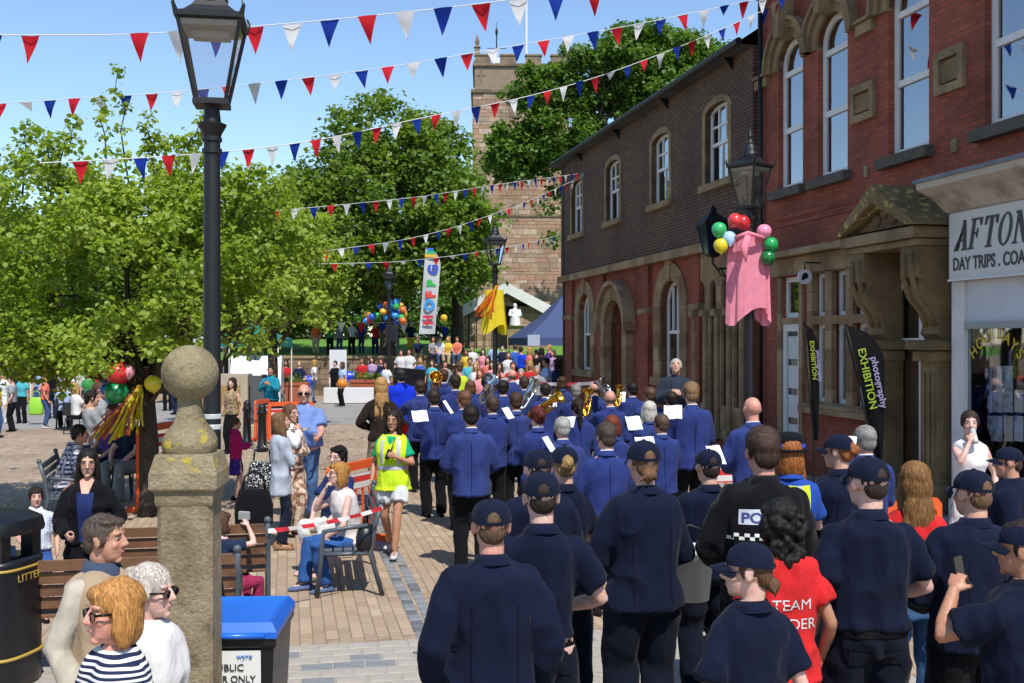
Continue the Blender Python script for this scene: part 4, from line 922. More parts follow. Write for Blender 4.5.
# dark shrubbery along the back of the churchyard
for k, px in enumerate((262, 292, 322, 350, 378, 402, 446, 470)):
    rng = np.random.default_rng(60+k); d = 66+k % 3; x = P(px, 0, d)[0]; h_ = 3.2+rng.random()*1.4
    Tb = empty('shrub', (x, d, 2.4), 0, 'dark evergreen shrub at the back of the churchyard, %s from the left' % ('first', 'second', 'third', 'fourth', 'fifth', 'sixth', 'seventh', 'eighth')[k], 'shrub', 'shrubs at the back of the churchyard')
    mb = MB(); [mb.tube([(0, 0, -.2), (rng.normal()*.3, rng.normal()*.2, h_*.4), (rng.normal()*.7, rng.normal()*.4, h_*.8)], [.1, .07, .02], 6) for _ in range(5)]; mb.build('stem', M_BARK, Tb, True)
    C = rng.normal(size=(60, 3))*np.array([.75, .6, h_*.24])+np.array([0, 0, h_*.48]); C[:, 2] = np.clip(C[:, 2], .1, h_)
    V, F = leaves(C, .55, 46, .26, rng); link('foliage', mesh_np('foliage', V, F), LM_SYC, Tb)['kind'] = 'stuff'
# ------------------------------------------------------------------ people: parametric figures (reference height 1.75 m, facing +Y, feet at z=0)
def bake(jobs):
    """jobs: {key: (MB, voxel, smooth_iters)} -> {key: (V, F)} one continuous surface each, by voxel remesh"""
    tmp = []
    for k, (mb, vox, it) in jobs.items():
        o = bpy.data.objects.new('tmp', mb.mesh('tmp')); COL.objects.link(o)
        r = o.modifiers.new('r', 'REMESH'); r.mode = 'VOXEL'; r.voxel_size = vox; r.adaptivity = 0
        if it: s = o.modifiers.new('s', 'SMOOTH'); s.factor = .5; s.iterations = it
        tmp.append((k, o))
    dg = bpy.context.evaluated_depsgraph_get(); out = {}
    for k, o in tmp:
        ev = o.evaluated_get(dg); me = ev.to_mesh(); n = len(me.vertices); V = np.empty(n*3); me.vertices.foreach_get('co', V); V = V.reshape(-1, 3)
        m = len(me.polygons); lt = np.empty(m, dtype=np.int32); me.polygons.foreach_get('loop_total', lt)
        li = np.empty(len(me.loops), dtype=np.int32); me.loops.foreach_get('vertex_index', li)
        nr = np.empty(n*3); me.vertices.foreach_get('normal', nr)
        if (lt == 4).all(): F = li.reshape(-1, 4)
        else: ls = np.concatenate([[0], np.cumsum(lt)[:-1]]); F = np.array([[li[a], li[a+1], li[a+2], li[a+min(3, t-1)]] for a, t in zip(ls, lt)])
        out[k] = (V, F, nr.reshape(-1, 3)); ev.to_mesh_clear()
    for k, o in tmp: me = o.data; bpy.data.objects.remove(o); bpy.data.meshes.remove(me)
    return out
def super_ring(c, rx, ry, ax, ay, n=24, e=2.4):
    a = np.linspace(0, 2*math.pi, n, endpoint=False); ca, sa = np.cos(a), np.sin(a)
    x = np.sign(ca)*np.abs(ca)**(2/e)*rx; y = np.sign(sa)*np.abs(sa)**(2/e)*ry
    return np.asarray(c)+np.outer(x, ax)+np.outer(y, ay)
def mirror(V): W = V.copy(); W[:, 0] *= -1; return W

# --- heads and hands: fine templates appended to each body
def head_mb(sex):
    m = MB(); k = 1 if sex == 'm' else .94
    m.ell((0, -.012, .03), (.075*k, .095, .088), nu=20, nv=14); m.ell((0, .026, -.028), (.061*k, .064, .086), nu=20, nv=14)
    m.ell((0, .038, -.072), (.05*k, .046, .036 if sex == 'm' else .031), nu=16); m.ell((0, .068, -.096), (.022, .02, .018))
    m.tube([(0, .078, .03), (0, .094, .005), (0, .108, -.022), (0, .096, -.033)], [.008, .010, .0125, .008], 10); m.ell((.012, .091, -.026), .009); m.ell((-.012, .091, -.026), .009)
    m.ell((0, .070, .034), (.052*k, .018, .011)); m.ell((.034*k, .062, -.022), (.022, .02, .02)); m.ell((-.034*k, .062, -.022), (.022, .02, .02))
    m.ell((0, .082, -.053), (.021, .011, .006)); m.ell((0, .080, -.063), (.018, .011, .006))
    for s in (-1, 1): m.ell((s*.077*k, -.008, -.002), (.010, .020, .031), rotm('Z', -s*.35)); m.ell((s*.079*k, -.014, .012), (.009, .014, .016))
    m.tube([(0, -.018, -.03), (0, -.028, -.12), (0, -.03, -.2)], [.054*k, .054*k, .066*k], 16); return m
def hand_mb(curl):
    """right hand along +X, palm facing -Z, thumb on +Y"""
    m = MB(); m.ell((.045, 0, 0), (.055, .042, .016), nu=14); m.tube([(-.02, 0, 0), (.02, 0, 0)], .026, 10, flat=.75, up=(0, 0, 1))
    for i, (y, ln) in enumerate(((.032, .068), (.011, .076), (-.010, .071), (-.030, .055))):
        p = np.array([.085-abs(y)*.15, y, 0]); a = 0; pts = [np.array([.05, y*.8, 0]), p]
        for q, fr in enumerate((.45, .32, .25)):
            a += curl*(.9 if q else .7)*(1+.06*i); p = p+ln*fr*np.array([math.cos(a), y*.25*(q == 0), -math.sin(a)]); pts.append(p)
        m.tube(pts, [.010, .0098, .0088, .0078, .0062], 8)
    m.tube([(.01, .025, -.004), (.035, .052, -.014), (.06, .062, -.024-.012*curl), (.082, .056-.012*curl, -.034-.018*curl)], [.014, .0125, .0105, .0075], 8); return m
_j = {}
for sx in 'mf':
    for lod, vx in (('n', .0064), ('m', .0108), ('l', .019)): _j['head', sx, lod] = (head_mb(sx), vx, 2 if lod == 'n' else 1)
for cu in (.25, .6, 1.15):
    for lod, vx in (('n', .0068), ('m', .0105), ('l', .018)): _j['hand', cu, lod] = (hand_mb(cu), vx, 1)
TPL = bake(_j)

def ik(a, b, l1, l2, pole):
    a, b = np.asarray(a, float), np.asarray(b, float); d = b-a; L_ = np.linalg.norm(d)
    if L_ > (l1+l2)*.995: b = a+d/L_*(l1+l2)*.995; d = b-a; L_ = np.linalg.norm(d)
    u = d/L_; x = (l1*l1-l2*l2+L_*L_)/(2*L_); h = math.sqrt(max(0, l1*l1-x*x)); p = np.asarray(pole, float); p = p-u*p.dot(u); p /= np.linalg.norm(p)+1e-9
    return a+u*x+p*h, b
# arm poses: wrist (x outwards, y forward, z up) at reference size, elbow pole, palm direction, finger curl
ARMS = {
 'down':   ((.27, .03, .86), (.3, -1, 0), (-1, 0, 0), .6), 'slack': ((.25, .08, .89), (.5, -1, 0), (-1, .2, 0), .6),
 'hold':   ((.10, .30, 1.17), (.7, -.4, -1), (-1, 0, 0), 1.15), 'holdlow': ((.13, .27, 1.02), (.8, -.5, -.6), (-1, 0, 0), 1.15),
 'play':   ((.05, .27, 1.40), (1, -.1, -.8), (-1, 0, 0), 1.15), 'phone': ((.06, .30, 1.30), (.8, -.2, -1), (-.6, 0, .4), 1.15),
 'phonemid': ((.12, .26, 1.43), (1, -.3, -1), (-1, .2, 0), 1.15), 'phonehigh': ((.10, .28, 1.58), (.9, 0, -1), (-1, .2, 0), 1.15), 'cross': ((-.10, .19, 1.14), (1, .1, -.8), (0, -1, 0), .6),
 'mouth':  ((.02, .17, 1.47), (.5, .3, -1), (-.4, -1, 0), 1.15), 'chin': ((.03, .16, 1.43), (.6, .3, -1), (-.3, -1, .2), 1.15),
 'hip':    ((.22, .04, .98), (1, -.6, .1), (-1, 0, 0), .6), 'behind': ((.05, -.17, .95), (.8, -.6, 0), (0, 1, 0), .6), 'radio': ((.07, .20, 1.22), (.9, -.2, -1), (-.6, -.6, 0), 1.15),
 'lap':    ((.10, .33, .98), (.9, -.4, -.2), (0, -.2, -1), .6), 'forward': ((.20, .42, 1.10), (.5, -.3, -1), (-1, 0, 0), 1.15), 'bent': ((.13, .20, 1.05), (1, -.7, 0), (-1, 0, 0), .6), 'walkb': ((.28, -.14, .90), (.3, -1, 0), (-1, 0, 0), .6), 'walkf': ((.24, .22, .93), (.3, -1, 0), (-1, 0, 0), .6)}
LEGS = {'stand': ((.10, .0), (.10, .0)), 'walk': ((.08, .26), (.09, -.22)), 'shift': ((.09, .05), (.14, -.03)), 'wide': ((.15, .02), (.14, 0))}
TOPS = {  # hem height, sleeve end (0..1 shoulder-elbow, 1..2 elbow-wrist), ease, hem flare, collar
 'blazer': (.80, 1.97, .014, 1.07, 1), 'fleece': (.84, 1.97, .026, 1.03, 1), 'polo': (.955, .72, .012, 1.03, 1), 'tee': (.92, .66, .012, 1.04, 0), 'vest': (.90, .02, .012, 1.05, 0),
 'shirt': (.90, 1.96, .014, 1.04, 1), 'cardigan': (.70, 1.95, .018, 1.12, 0), 'hivis': (.80, .05, .035, 1.14, 0), 'dress': (.52, .02, .014, 1.35, 0), 'jacket': (.86, 1.97, .03, 1.0, 1), 'gilet': (.84, .05, .03, 1.06, 1), 'tunic': (.82, .60, .014, 1.12, 0)}
BOTS = {'trousers': (2, .012, 1.0), 'jeans': (1.95, .004, .94), 'leggings': (1.95, .002, .90), 'shorts': (.62, .02, 1.12), 'skirt': (0, 0, 1), 'cargo': (2, .02, 1.1), 'crop': (1.35, .006, .9)}
FIG = {}; HS = 1.07
def figure(sex='m', top='blazer', bot='trousers', la='down', ra='down', legs='stand', sit=False, lean=0., build=1.0, hyaw=0, hpitch=0, hroll=0, lod='m', belly=0., under=None):
    """returns cached meshes {'body','top','bottom','shoe'..., 'head'(matrix)} for a pose"""
    key = (sex, top, bot, la, ra, legs, sit, lean, build, hyaw, hpitch, hroll, lod, belly, under)
    if key in FIG: return FIG[key]
    f = sex == 'f'; bx = build*(.92 if f else 1); sw = (.140 if f else .163)*(.5+.5*build)
    pz = .93 if not sit else .50; dz = pz-.93
    def tz(z): return z+dz
    def sh(p): p = np.array(p, float); k = max(0, p[2]-pz); p[1] += lean*k; p[2] -= .5*lean*lean*k; return p   # lean forward
    X, Y = np.array([1, 0, 0.]), np.array([0, 1, 0.])
    secs = [(1.515, .050, .055, -.018), (1.485, .064, .066, -.016), (1.462, .098, .082, -.012), (1.44, .128, .092, -.008), (1.405, .158, .106, -.004), (1.34, .174, .120, .004), (1.25, .172, .126 if not f else .13, .008 if not f else .016), (1.12, .164 if not f else .148, .118, .004), (1.02, .160 if not f else .145, .116, .002), (.92, .172 if not f else .178, .124, -.004), (.84, .170 if not f else .178, .124, -.008)]
    def torso(m, ease, hem, flare, zmax=1.6, e=2.5):
        rs = []; ss = [s for s in secs if s[0] >= hem-.001 and s[0] <= zmax]
        if hem < secs[-1][0]: ss = ss+[(hem+(.84-hem)*t, .172*(1+(flare-1)*(1-t)), .126*(1+(flare-1)*(1-t)), -.008) for t in (.5, 0)]
        else: 
            s0 = min(secs, key=lambda s: abs(s[0]-hem)); ss = [s for s in ss if s[0] > hem+.02]+[(hem, s0[1]*flare, s0[2]*flare, s0[3])]
        for z, rx, ry, yo in ss:
            bl = belly*math.exp(-((z-1.06)/.12)**2) if belly else 0
            en = ease*min(1, max(.2, (1.5-z)/.08))
            zz = tz(z)
            if sit and z < .93: zz = max(zz, pz-.12+(z-.84)*.2) if hem >= .8 else zz
            rs.append(super_ring(sh((0, yo+bl*.5, zz)), rx*bx+en+bl*.4, ry*bx+en+bl*.7, X, Y, 28, e))
        m.rings(rs)
    shd = {}; arms = {}
    for sd, nm in ((-1, la), (1, ra)):
        pose = ARMS[nm] if isinstance(nm, str) else nm
        w, pole, palm, cu = pose; S_ = sh((sd*sw*(.93+.07*bx), -.005, tz(1.378))); W_ = np.array([sd*w[0], w[1], tz(w[2])])
        if nm in ('hold', 'play', 'phone', 'chin', 'mouth', 'cross', 'radio'): W_ = W_+np.array([0, lean*(W_[2]-pz), 0])
        el, W_ = ik(S_, W_, .295, .255, (sd*pole[0], pole[1], pole[2])); arms[sd] = (S_, el, W_, np.array([sd*palm[0], palm[1], palm[2]]), cu)
    lg = {}
    for sd, q in ((-1, 0), (1, 1)):
        if sit: fx, fy = (.10, .40 if sit == 1 else (.46 if q else .30)); hip = np.array([sd*.09, .0, pz-.03])
        else:
            fx, fy = LEGS[legs][q]; hip = np.array([sd*.092, 0, .90])
        an = np.array([sd*fx, fy, .085+(.05 if fy < -.1 else 0)]); kn, an = ik(hip, an, .42, .415, (sd*.12, 1, .1 if sit else 0)); lg[sd] = (hip, kn, an)
    vox = {'n': .0138, 'm': .0215, 'l': .032}[lod]; jobs = {}
    # body
    m = MB(); torso(m, -.008, .84, 1.0)
    ls = .86 if f else 1
    for sd in (-1, 1):
        S_, el, W_, pm, cu = arms[sd]
        m.tube([S_, S_+(el-S_)*.3, S_+(el-S_)*.7, el, el+(W_-el)*.3, el+(W_-el)*.7, W_, W_+(W_-el)*.06], [.052*ls, .051*ls, .045*ls, .040*ls, .042*ls, .034*ls, .027*ls, .026*ls], 12)
        m.ell(S_, .054*ls); hip, kn, an = lg[sd]
        m.tube([hip+np.array([0, 0, .02]), hip+(kn-hip)*.3, hip+(kn-hip)*.75, kn, kn+(an-kn)*.25, kn+(an-kn)*.6, an], [.086*bx, .084*bx, .062, .054, .056, .045, .036], 14)
        m.ell(hip, .088*bx); m.tube([an+np.array([0, -.04, -.05]), an+np.array([sd*.01, .06, -.052]), an+np.array([sd*.02, .13, -.06])], [.03, .034, .024], 10)
    jobs['body'] = (m, {'n': .0175, 'm': .024, 'l': .036}[lod], 1)
    # garments
    hem, se, ease, fl, col = TOPS[top]; m = MB(); torso(m, ease, hem, fl, 1.5 if col else 1.475)
    fat = 1+ease*9
    def sleeve(m, se, ease):
        for sd in (-1, 1):
            S_, el, W_, pm, cu = arms[sd]; a = S_-(el-S_)*.10
            if se <= .1: continue
            k = ls*(.5+.5*bx)
            if se <= 1: pts = [a, S_+(el-S_)*.1, S_+(el-S_)*se*.6, S_+(el-S_)*se]; rr = [.046*k+ease*.8, .057*k+ease*.9, .059*k+ease*1.3, .060*k+ease*1.6]
            else:
                t = min(1, se-1); pts = [a, S_+(el-S_)*.12, S_+(el-S_)*.6, el, el+(W_-el)*.35, el+(W_-el)*.75*t, el+(W_-el)*t]; rr = [.046*k+ease*.8, .057*k+ease*.9, .055*k+ease, .051*k+ease, .049*k+ease, .042*k+ease, .040*k+ease*.8]
            m.tube(pts, rr, 14); m.ell(S_, .055*k+ease*.8)
    sleeve(m, se, ease)
    if sit and hem < .85: m.rings([super_ring((0, y, pz-.03+z), rx, rz, X, np.array([0, 0, 1.]), 20) for y, z, rx, rz in ((-.1, 0, .18, .08), (.1, .0, .2, .1), (.3, .01, .19, .09), (.36, -.02, .18, .08))]) if top in ('dress', 'cardigan', 'tunic') else None
    jobs['top'] = (m, vox, 2)
    if under:
        m = MB(); torso(m, .01, .92, 1.02, 1.475); sleeve(m, TOPS[under][1], .012); jobs['under'] = (m, vox, 2)
    ln, ez, wd_ = BOTS[bot]; m = MB(); rs = []
    if bot == 'skirt':
        for z, k in ((1.0, .96), (.92, 1.06), (.80, 1.12), (.66, 1.2), (.55, 1.28)): rs.append(super_ring((0, 0, tz(z) if not sit else max(tz(z), pz-.12)), .172*bx*k, .126*bx*k, X, Y, 28, 2.2))
        m.rings(rs)
        if sit: m.rings([super_ring((0, y, pz-.02), .18, .085, X, np.array([0, 0, 1.]), 20) for y in (-.08, .15, .4)])
    else:
        for z, k in ((1.04, .86), (.98, .90), (.93, .97), (.88, 1.0), (.82, .97)):
            bl = belly*.5*math.exp(-((z-1.06)/.12)**2); rs.append(super_ring((0, -.006+bl*.3, tz(z)), (.17*bx+bl*.4)*k+.004, (.122*bx+bl*.7)*k+.004, X, Y, 24, 2.3))
        m.rings(rs)
        for sd in (-1, 1):
            hip, kn, an = lg[sd]; L1 = [hip+np.array([0, 0, .04]), hip+(kn-hip)*.25, hip+(kn-hip)*.7]; r1 = [(.080*bx+ez*.4), (.090*bx*(.5+.5*wd_)+ez), (.076*wd_+ez)]
            if ln <= 1: pts = [L1[0], hip+(kn-hip)*ln*.5, hip+(kn-hip)*ln]; rr = [r1[0], r1[1], r1[1]*1.02]
            else:
                t = min(1, (ln-1)*1.03); dn = np.array([0, 0, -.045]) if ln >= 2 else 0
                pts = L1+[kn, kn+(an-kn)*.35*t, kn+(an-kn)*.75*t, kn+(an-kn)*t+dn]; rr = r1+[.067*wd_+ez, .066*wd_+ez, .060*wd_+ez, .062*wd_+ez]
            m.tube(pts, rr, 14); m.ell(hip, r1[0]*.98)
    jobs['bottom'] = (m, vox, 2)
    bk = bake(jobs); out = {}
    hm = np.array(Matrix.Rotation(R(hyaw), 3, 'Z')@Matrix.Rotation(R(-hpitch), 3, 'X')@Matrix.Rotation(R(hroll), 3, 'Y'))
    hc = sh((0, .005+.02*lean, tz(1.632)))
    hv, hf, _ = TPL['head', sex, lod]; hv = hv*HS
    # the neck end stays with the torso while the head turns
    tw = np.clip((hv[:, 2]+.15)/.06, 0, 1)[:, None]; hv2 = (hv@hm.T)*tw+hv*(1-tw)
    Vs, Fs, n = [bk['body'][0]], [bk['body'][1]], len(bk['body'][0])
    Vs.append(hv2+hc); Fs.append(hf+n); n += len(hv)
    for sd in (-1, 1):
        S_, el, W_, pm, cu = arms[sd]; V, F, _ = TPL['hand', cu, lod]; V = V.copy()
        if sd < 0: V[:, 1] *= -1; F = F[:, ::-1]
        x = (W_-el)/np.linalg.norm(W_-el); z = -(pm-x*pm.dot(x)); z /= np.linalg.norm(z)+1e-9; y = np.cross(z, x)
        Vs.append(V*(.95 if not f else .86)@np.stack([x, y, z])+W_); Fs.append(F+n); n += len(V)
    out['body'] = smooth(mesh_np('body', np.concatenate(Vs), np.concatenate(Fs)))
    amp = {'n': .016, 'm': .015, 'l': .008}[lod]; sd_ = len(FIG)
    for g in ('top', 'bottom', 'under'):
        if g not in bk: continue
        V, F, nr = bk[g]; q = V*np.array([1, 1, .55])
        # cloth folds: ridged noise, stronger low on the garment and at bends
        d = (1-np.abs(vnoise(q+.05*vnoise(q, 5, 3)[:, None], 8, sd_+1)))**2*1.5+.5*vnoise(q, 19, sd_+5)-.5
        out[g] = smooth(mesh_np(g, V+nr*(d*amp)[:, None], F))
    # shoes, one mesh for each side
    out['ankle'] = [lg[-1][2], lg[1][2]]; out['hm'], out['hc'], out['arms'] = hm, hc, arms
    out['col'] = col; out['neck'] = sh((0, -.015, tz(1.475))); out['legs'] = lg; out['pz'] = pz; out['sh'] = sh; out['tz'] = tz
    FIG[key] = out; return out
def shoe_mesh():
    m = MB(); rs = []
    for y, w, h, z0 in ((-.095, .022, .04, .0), (-.075, .036, .075, 0), (-.02, .038, .085, 0), (.05, .042, .065, 0), (.11, .046, .05, 0), (.15, .036, .04, .004), (.172, .016, .022, .008)):
        a = np.linspace(0, 2*math.pi, 12, endpoint=False); x = np.cos(a)*w; z = np.sin(a); z = np.where(z > 0, z*h*.62, z*h*.38)+h*.38+z0; rs.append(np.stack([x, np.full(12, y), np.maximum(z, 0)], 1))
    m.rings(rs); return m.mesh('shoe', True)
SHOE = shoe_mesh()

from mathutils.bvhtree import BVHTree
# --- hair, caps, hats, glasses in head space
def hair_mb(kind, rng):
    m = MB()
    if kind != 'bald':
        m.ell((0, -.02, .044), (.083, .098, .084), nu=18, nv=12); m.ell((0, -.066, -.012), (.066, .044, .062), nu=16)
        for s in (-1, 1): m.ell((s*.068, -.002, .012), (.016, .034, .042))
    if kind == 'bald': m.ell((0, -.038, -.006), (.079, .072, .042), nu=18); 
    if kind == 'thin': m.ell((0, -.03, .03), (.082, .09, .07))
    if kind == 'bob':
        m.ell((0, -.04, -.035), (.088, .07, .10), nu=18); [m.ell((s*.074, -.012, -.03), (.022, .045, .092)) for s in (-1, 1)]; m.ell((.012, .045, .070), (.062, .042, .032))
    if kind == 'long':
        m.ell((0, -.05, -.02), (.088, .065, .11)); m.ell((0, -.07, -.17), (.092, .048, .15)); m.ell((0, -.075, -.30), (.085, .034, .12)); [m.ell((s*.072, -.002, -.07), (.022, .04, .13)) for s in (-1, 1)]
        [m.tube([(x, -.075, -.2), (x*1.05, -.09+rng.normal()*.01, -.32), (x+rng.normal()*.01, -.095, -.46)], [.024, .02, .005], 7) for x in np.linspace(-.075, .075, 7)]
    if kind == 'shoulder':
        m.ell((0, -.045, -.05), (.09, .07, .13)); [m.ell((s*.076, .008, -.08), (.024, .042, .135)) for s in (-1, 1)]; [m.tube([(s*.07, .0, -.1), (s*.085, .015, -.2), (s*.08, .03, -.27)], [.035, .03, .006], 7) for s in (-1, 1)]
    if kind == 'bun': m.ell((0, -.118, .03), (.042, .036, .04)); [m.ell((rng.normal()*.02, -.125+rng.normal()*.012, .03+rng.normal()*.02), .016) for _ in range(8)]
    if kind == 'lowbun': m.ell((0, -.108, -.055), (.044, .034, .034)); [m.tube([(rng.normal()*.02, -.11, -.06), (rng.normal()*.05, -.12, -.09+rng.normal()*.02)], [.012, .004], 6) for _ in range(9)]
    if kind == 'pony': m.tube([(0, -.10, .03), (0, -.135, .0), (.005, -.135, -.09), (0, -.12, -.2), (0, -.11, -.27)], [.022, .03, .03, .024, .006], 9)
    if kind == 'curly':
        for _ in range(120):
            u = rng.normal(size=3); u /= np.linalg.norm(u)
            if u[1] > .45 and u[2] < .45: continue
            c = np.array([0, -.035, -.01])+u*np.array([.10, .088, .115])*(.85+.25*rng.random()); m.ell(c, .018+.010*rng.random(), nu=8, nv=6)
        for _ in range(55): m.ell((np.clip(rng.normal(), -1.4, 1.4)*.055, -.08+np.clip(rng.normal(), -1.2, 1.2)*.02, -.08-.12*rng.random()), .018, nu=8, nv=6)
    if kind == 'side': m.ell((-.02, .03, .082), (.058, .05, .022)); m.ell((.03, .015, .09), (.046, .05, .018))
    if kind == 'full': m.ell((0, -.015, .06), (.088, .098, .082)); m.ell((0, .045, .095), (.055, .035, .028))
    return m
HAIRS = {}
HAIR0 = {}; _j = {}; _r = np.random.default_rng(5)
for k in ('short', 'bald', 'thin', 'bob', 'long', 'shoulder', 'bun', 'lowbun', 'pony', 'curly', 'side', 'full'):
    _j[k] = (hair_mb(k, _r), .0072 if k in ('bob', 'side', 'curly', 'long', 'short') else .009, 1)
for k, (V, F, nr) in bake(_j).items():
    q = V*np.array([1, 1, .35])*(1 if k != 'curly' else 1.4)
    V = V+nr*(vnoise(q, 75, 3)*.0028+vnoise(q, 140, 9)*.0018)[:, None]
    HAIR0[k] = smooth(mesh_np('hair', V, F))
    # fine strands lying over the mass and lifting off at the edges
    bv = BVHTree.FromPolygons([Vector(v) for v in V], [tuple(int(i) for i in f) for f in F]); ns = {'curly': 500, 'bald': 260, 'long': 1300, 'shoulder': 1000, 'bob': 1100}.get(k, 800)
    ids = _r.integers(len(V), size=ns); SV = []; SF = []
    for i in ids:
        p = Vector(V[i]); nn = Vector(nr[i]); g = Vector((_r.normal()*.25, -.15+_r.normal()*.25, -1)) if k != 'curly' else Vector(_r.normal(size=3))
        if k in ('short', 'full', 'side', 'thin') and p.z > .07: g = Vector((p.x*6+_r.normal()*.4, .8 if k != 'full' else .3, -.2))
        pts = []; step = .012 if k not in ('long', 'shoulder') else .02
        for q_ in range(5):
            hit, hn, _, _ = bv.find_nearest(p)
            if hit is None: break
            pts.append(hit+hn*(.0012+.0016*q_*_r.random())); t_ = g-hn*g.dot(hn); t_.normalize(); p = hit+t_*step+Vector(_r.normal(size=3))*.0012; nn = hn
        if len(pts) < 3: continue
        side = (pts[1]-pts[0]).cross(nn); side.normalize(); b0 = len(SV)
        for j, q_ in enumerate(pts): w = .0011*(1-j/len(pts)*.8); SV += [q_+side*w, q_-side*w]
        SF += [(b0+2*j, b0+2*j+1, b0+2*j+3, b0+2*j+2) for j in range(len(pts)-1)]
    F = np.concatenate([F, np.array(SF)+len(V)]); V = np.concatenate([V, np.array(SV)]); HAIRS[k] = smooth(mesh_np('hair', V, F))
def cap_meshes():
    """six-panel cap with an arched gap and strap at the back, and a curved peak"""
    nu, nv = 84, 24; V = []; F = []
    for i in range(nv+1):
        p = (math.pi/2)*i/nv
        for j in range(nu):
            q = 2*math.pi*j/nu; seam = 1-.012*abs(math.sin(3*q))
            V.append((.0925*math.cos(p)**.8*math.cos(q)*seam, -.012+.108*math.cos(p)**.8*math.sin(q)*seam, .034+.090*math.sin(p)**.95-.012*(1-math.sin(p))*(1 if math.sin(q) < 0 else .2)*abs(math.sin(q))))
    for i in range(nv):
        for j in range(nu):
            k = (j+1) % nu; ang = (j+.5)/nu*360
            if 2 <= i <= 8 and abs(ang-270) < 21*math.sqrt(max(0, 1-((i-2)/6.6)**2)): continue
            F.append((i*nu+j, i*nu+k, (i+1)*nu+k, (i+1)*nu+j))
    m = MB(); m.add(V, F); m.lathe([(.012, .121), (.012, .128), (.004, .131)], 10, (0, -.012, 0)); crown = m.mesh('cap', True)
    m = MB(); rows = []
    for t in np.linspace(0, 1, 7):
        r = []
        for a in np.linspace(-1.05, 1.05, 15): r.append((.0935*math.sin(a)*(1+.06*t), -.012+.108*math.cos(a)+.068*t*math.cos(a*1.25), .036-.020*t-.030*(abs(a)/1.05)**2))
        rows.append(r)
    a = np.array(rows); top = a.reshape(-1, 3); n = len(top); bt = top-np.array([0, 0, .004]); V = np.concatenate([top, bt]); F = []; w = 15
    for i in range(6):
        for j in range(w-1): F.append((i*w+j, i*w+j+1, (i+1)*w+j+1, (i+1)*w+j)); F.append((n+i*w+j, n+(i+1)*w+j, n+(i+1)*w+j+1, n+i*w+j+1))
    for j in range(w-1): F.append((6*w+j, 6*w+j+1, n+6*w+j+1, n+6*w+j))
    for i in range(6): F.append((i*w, (i+1)*w, n+(i+1)*w, n+i*w)); F.append((i*w+w-1, n+i*w+w-1, n+(i+1)*w+w-1, (i+1)*w+w-1))
    m.add(V, F); return crown, m.mesh('peak', True)
CAP, PEAK = cap_meshes()
def bowler_mesh():
    m = MB(); m.lathe([(.128, .022), (.135, .028), (.132, .034), (.098, .04), (.1, .09), (.092, .118), (.06, .138), (.02, .144)], 26); return m.mesh('hat', True)
BOWLER = bowler_mesh()
_m = MB(); _m.lathe([(.1005, .042), (.1025, .044), (.1025, .066), (.1005, .068)], 26); HATBAND = _m.mesh('hat_band', True)
def glasses_mesh(dark):
    m = MB()
    for s in (-1, 1):
        a = np.linspace(0, 2*math.pi, 14, endpoint=False)
        k_ = 1.16 if dark else 1
        o = [(s*.034+.027*k_*np.cos(t), .004+.020*k_*np.sin(t)*(1 if np.sin(t) < 0 else .8)) for t in a]; yy = .094
        if dark: m.prism(o, yy-.004, yy, 'y')
        else:
            i = [(s*.033+.0235*np.cos(t), .004+.0165*np.sin(t)*(1 if np.sin(t) < 0 else .8)) for t in a]; m.strip(i+i[:1], o+o[:1], yy-.004, yy, 'y')
        m.tube([(s*.058, .092, .012), (s*.074, .06, .012), (s*.077, -.01, .008)], .0032 if not dark else .005, 6)
    m.tube([(-.01, .094, .008), (.01, .094, .008)], .003, 6); return m.mesh('glasses', dark)
GLS, SUNGLS = glasses_mesh(False), glasses_mesh(True)
_m = MB(); _m.ell((0, 0, 0), (.0115, .006, .0050), nu=12, nv=8); EYEW = _m.mesh('eye', True)
_m = MB(); _m.tube([(0, .0045, 0), (0, .0068, 0)], .0048, 10); IRIS = _m.mesh('iris', True)
_m = MB(); _m.tube([(-.02, -.004, -.002), (-.01, .002, .002), (.01, .002, .002), (.02, -.004, -.002)], [.001, .0036, .0036, .001], 6, flat=.8); MOUTH = _m.mesh('mouth', True)
_m = MB(); _m.tube([(-.02, -.004, -.002), (-.006, .001, .003), (.012, .0, .002), (.02, -.003, -.002)], [.0012, .003, .0026, .001], 6); BROW = _m.mesh('eyebrow', True)

# --- materials of people
SKIN = {}
def skin(k='fair'):
    if k in SKIN: return SKIN[k]
    col = {'fair': '#c7a08c', 'pale': '#cfaea0', 'pink': '#c8958450'[:7], 'tan': '#ad8268', 'warm': '#bb907a', 'old': '#b98a76'}[k]
    m, nt, b, out = _base('skin_'+k); c = hexc(col)
    src = mixc(nt, ramp(nt, noise(nt, 22, 4), .35, .7), c, (c[0]*.95, c[1]*.76, c[2]*.72)); src = mixc(nt, ramp(nt, noise(nt, 160, 3), .4, .75), src, (.86, .8, .78), 'MULTIPLY')
    L(nt, src, b.inputs['Base Color']); b.inputs['Roughness'].default_value = .5; b.inputs['Specular IOR Level'].default_value = .4
    b.inputs['Subsurface Weight'].default_value = .12; b.inputs['Subsurface Radius'].default_value = (.012, .005, .003); b.inputs['Subsurface Scale'].default_value = 1
    bump(nt, b, noise(nt, 120, 4), .3, .003); SKIN[k] = m; return m
HAIRM = {}
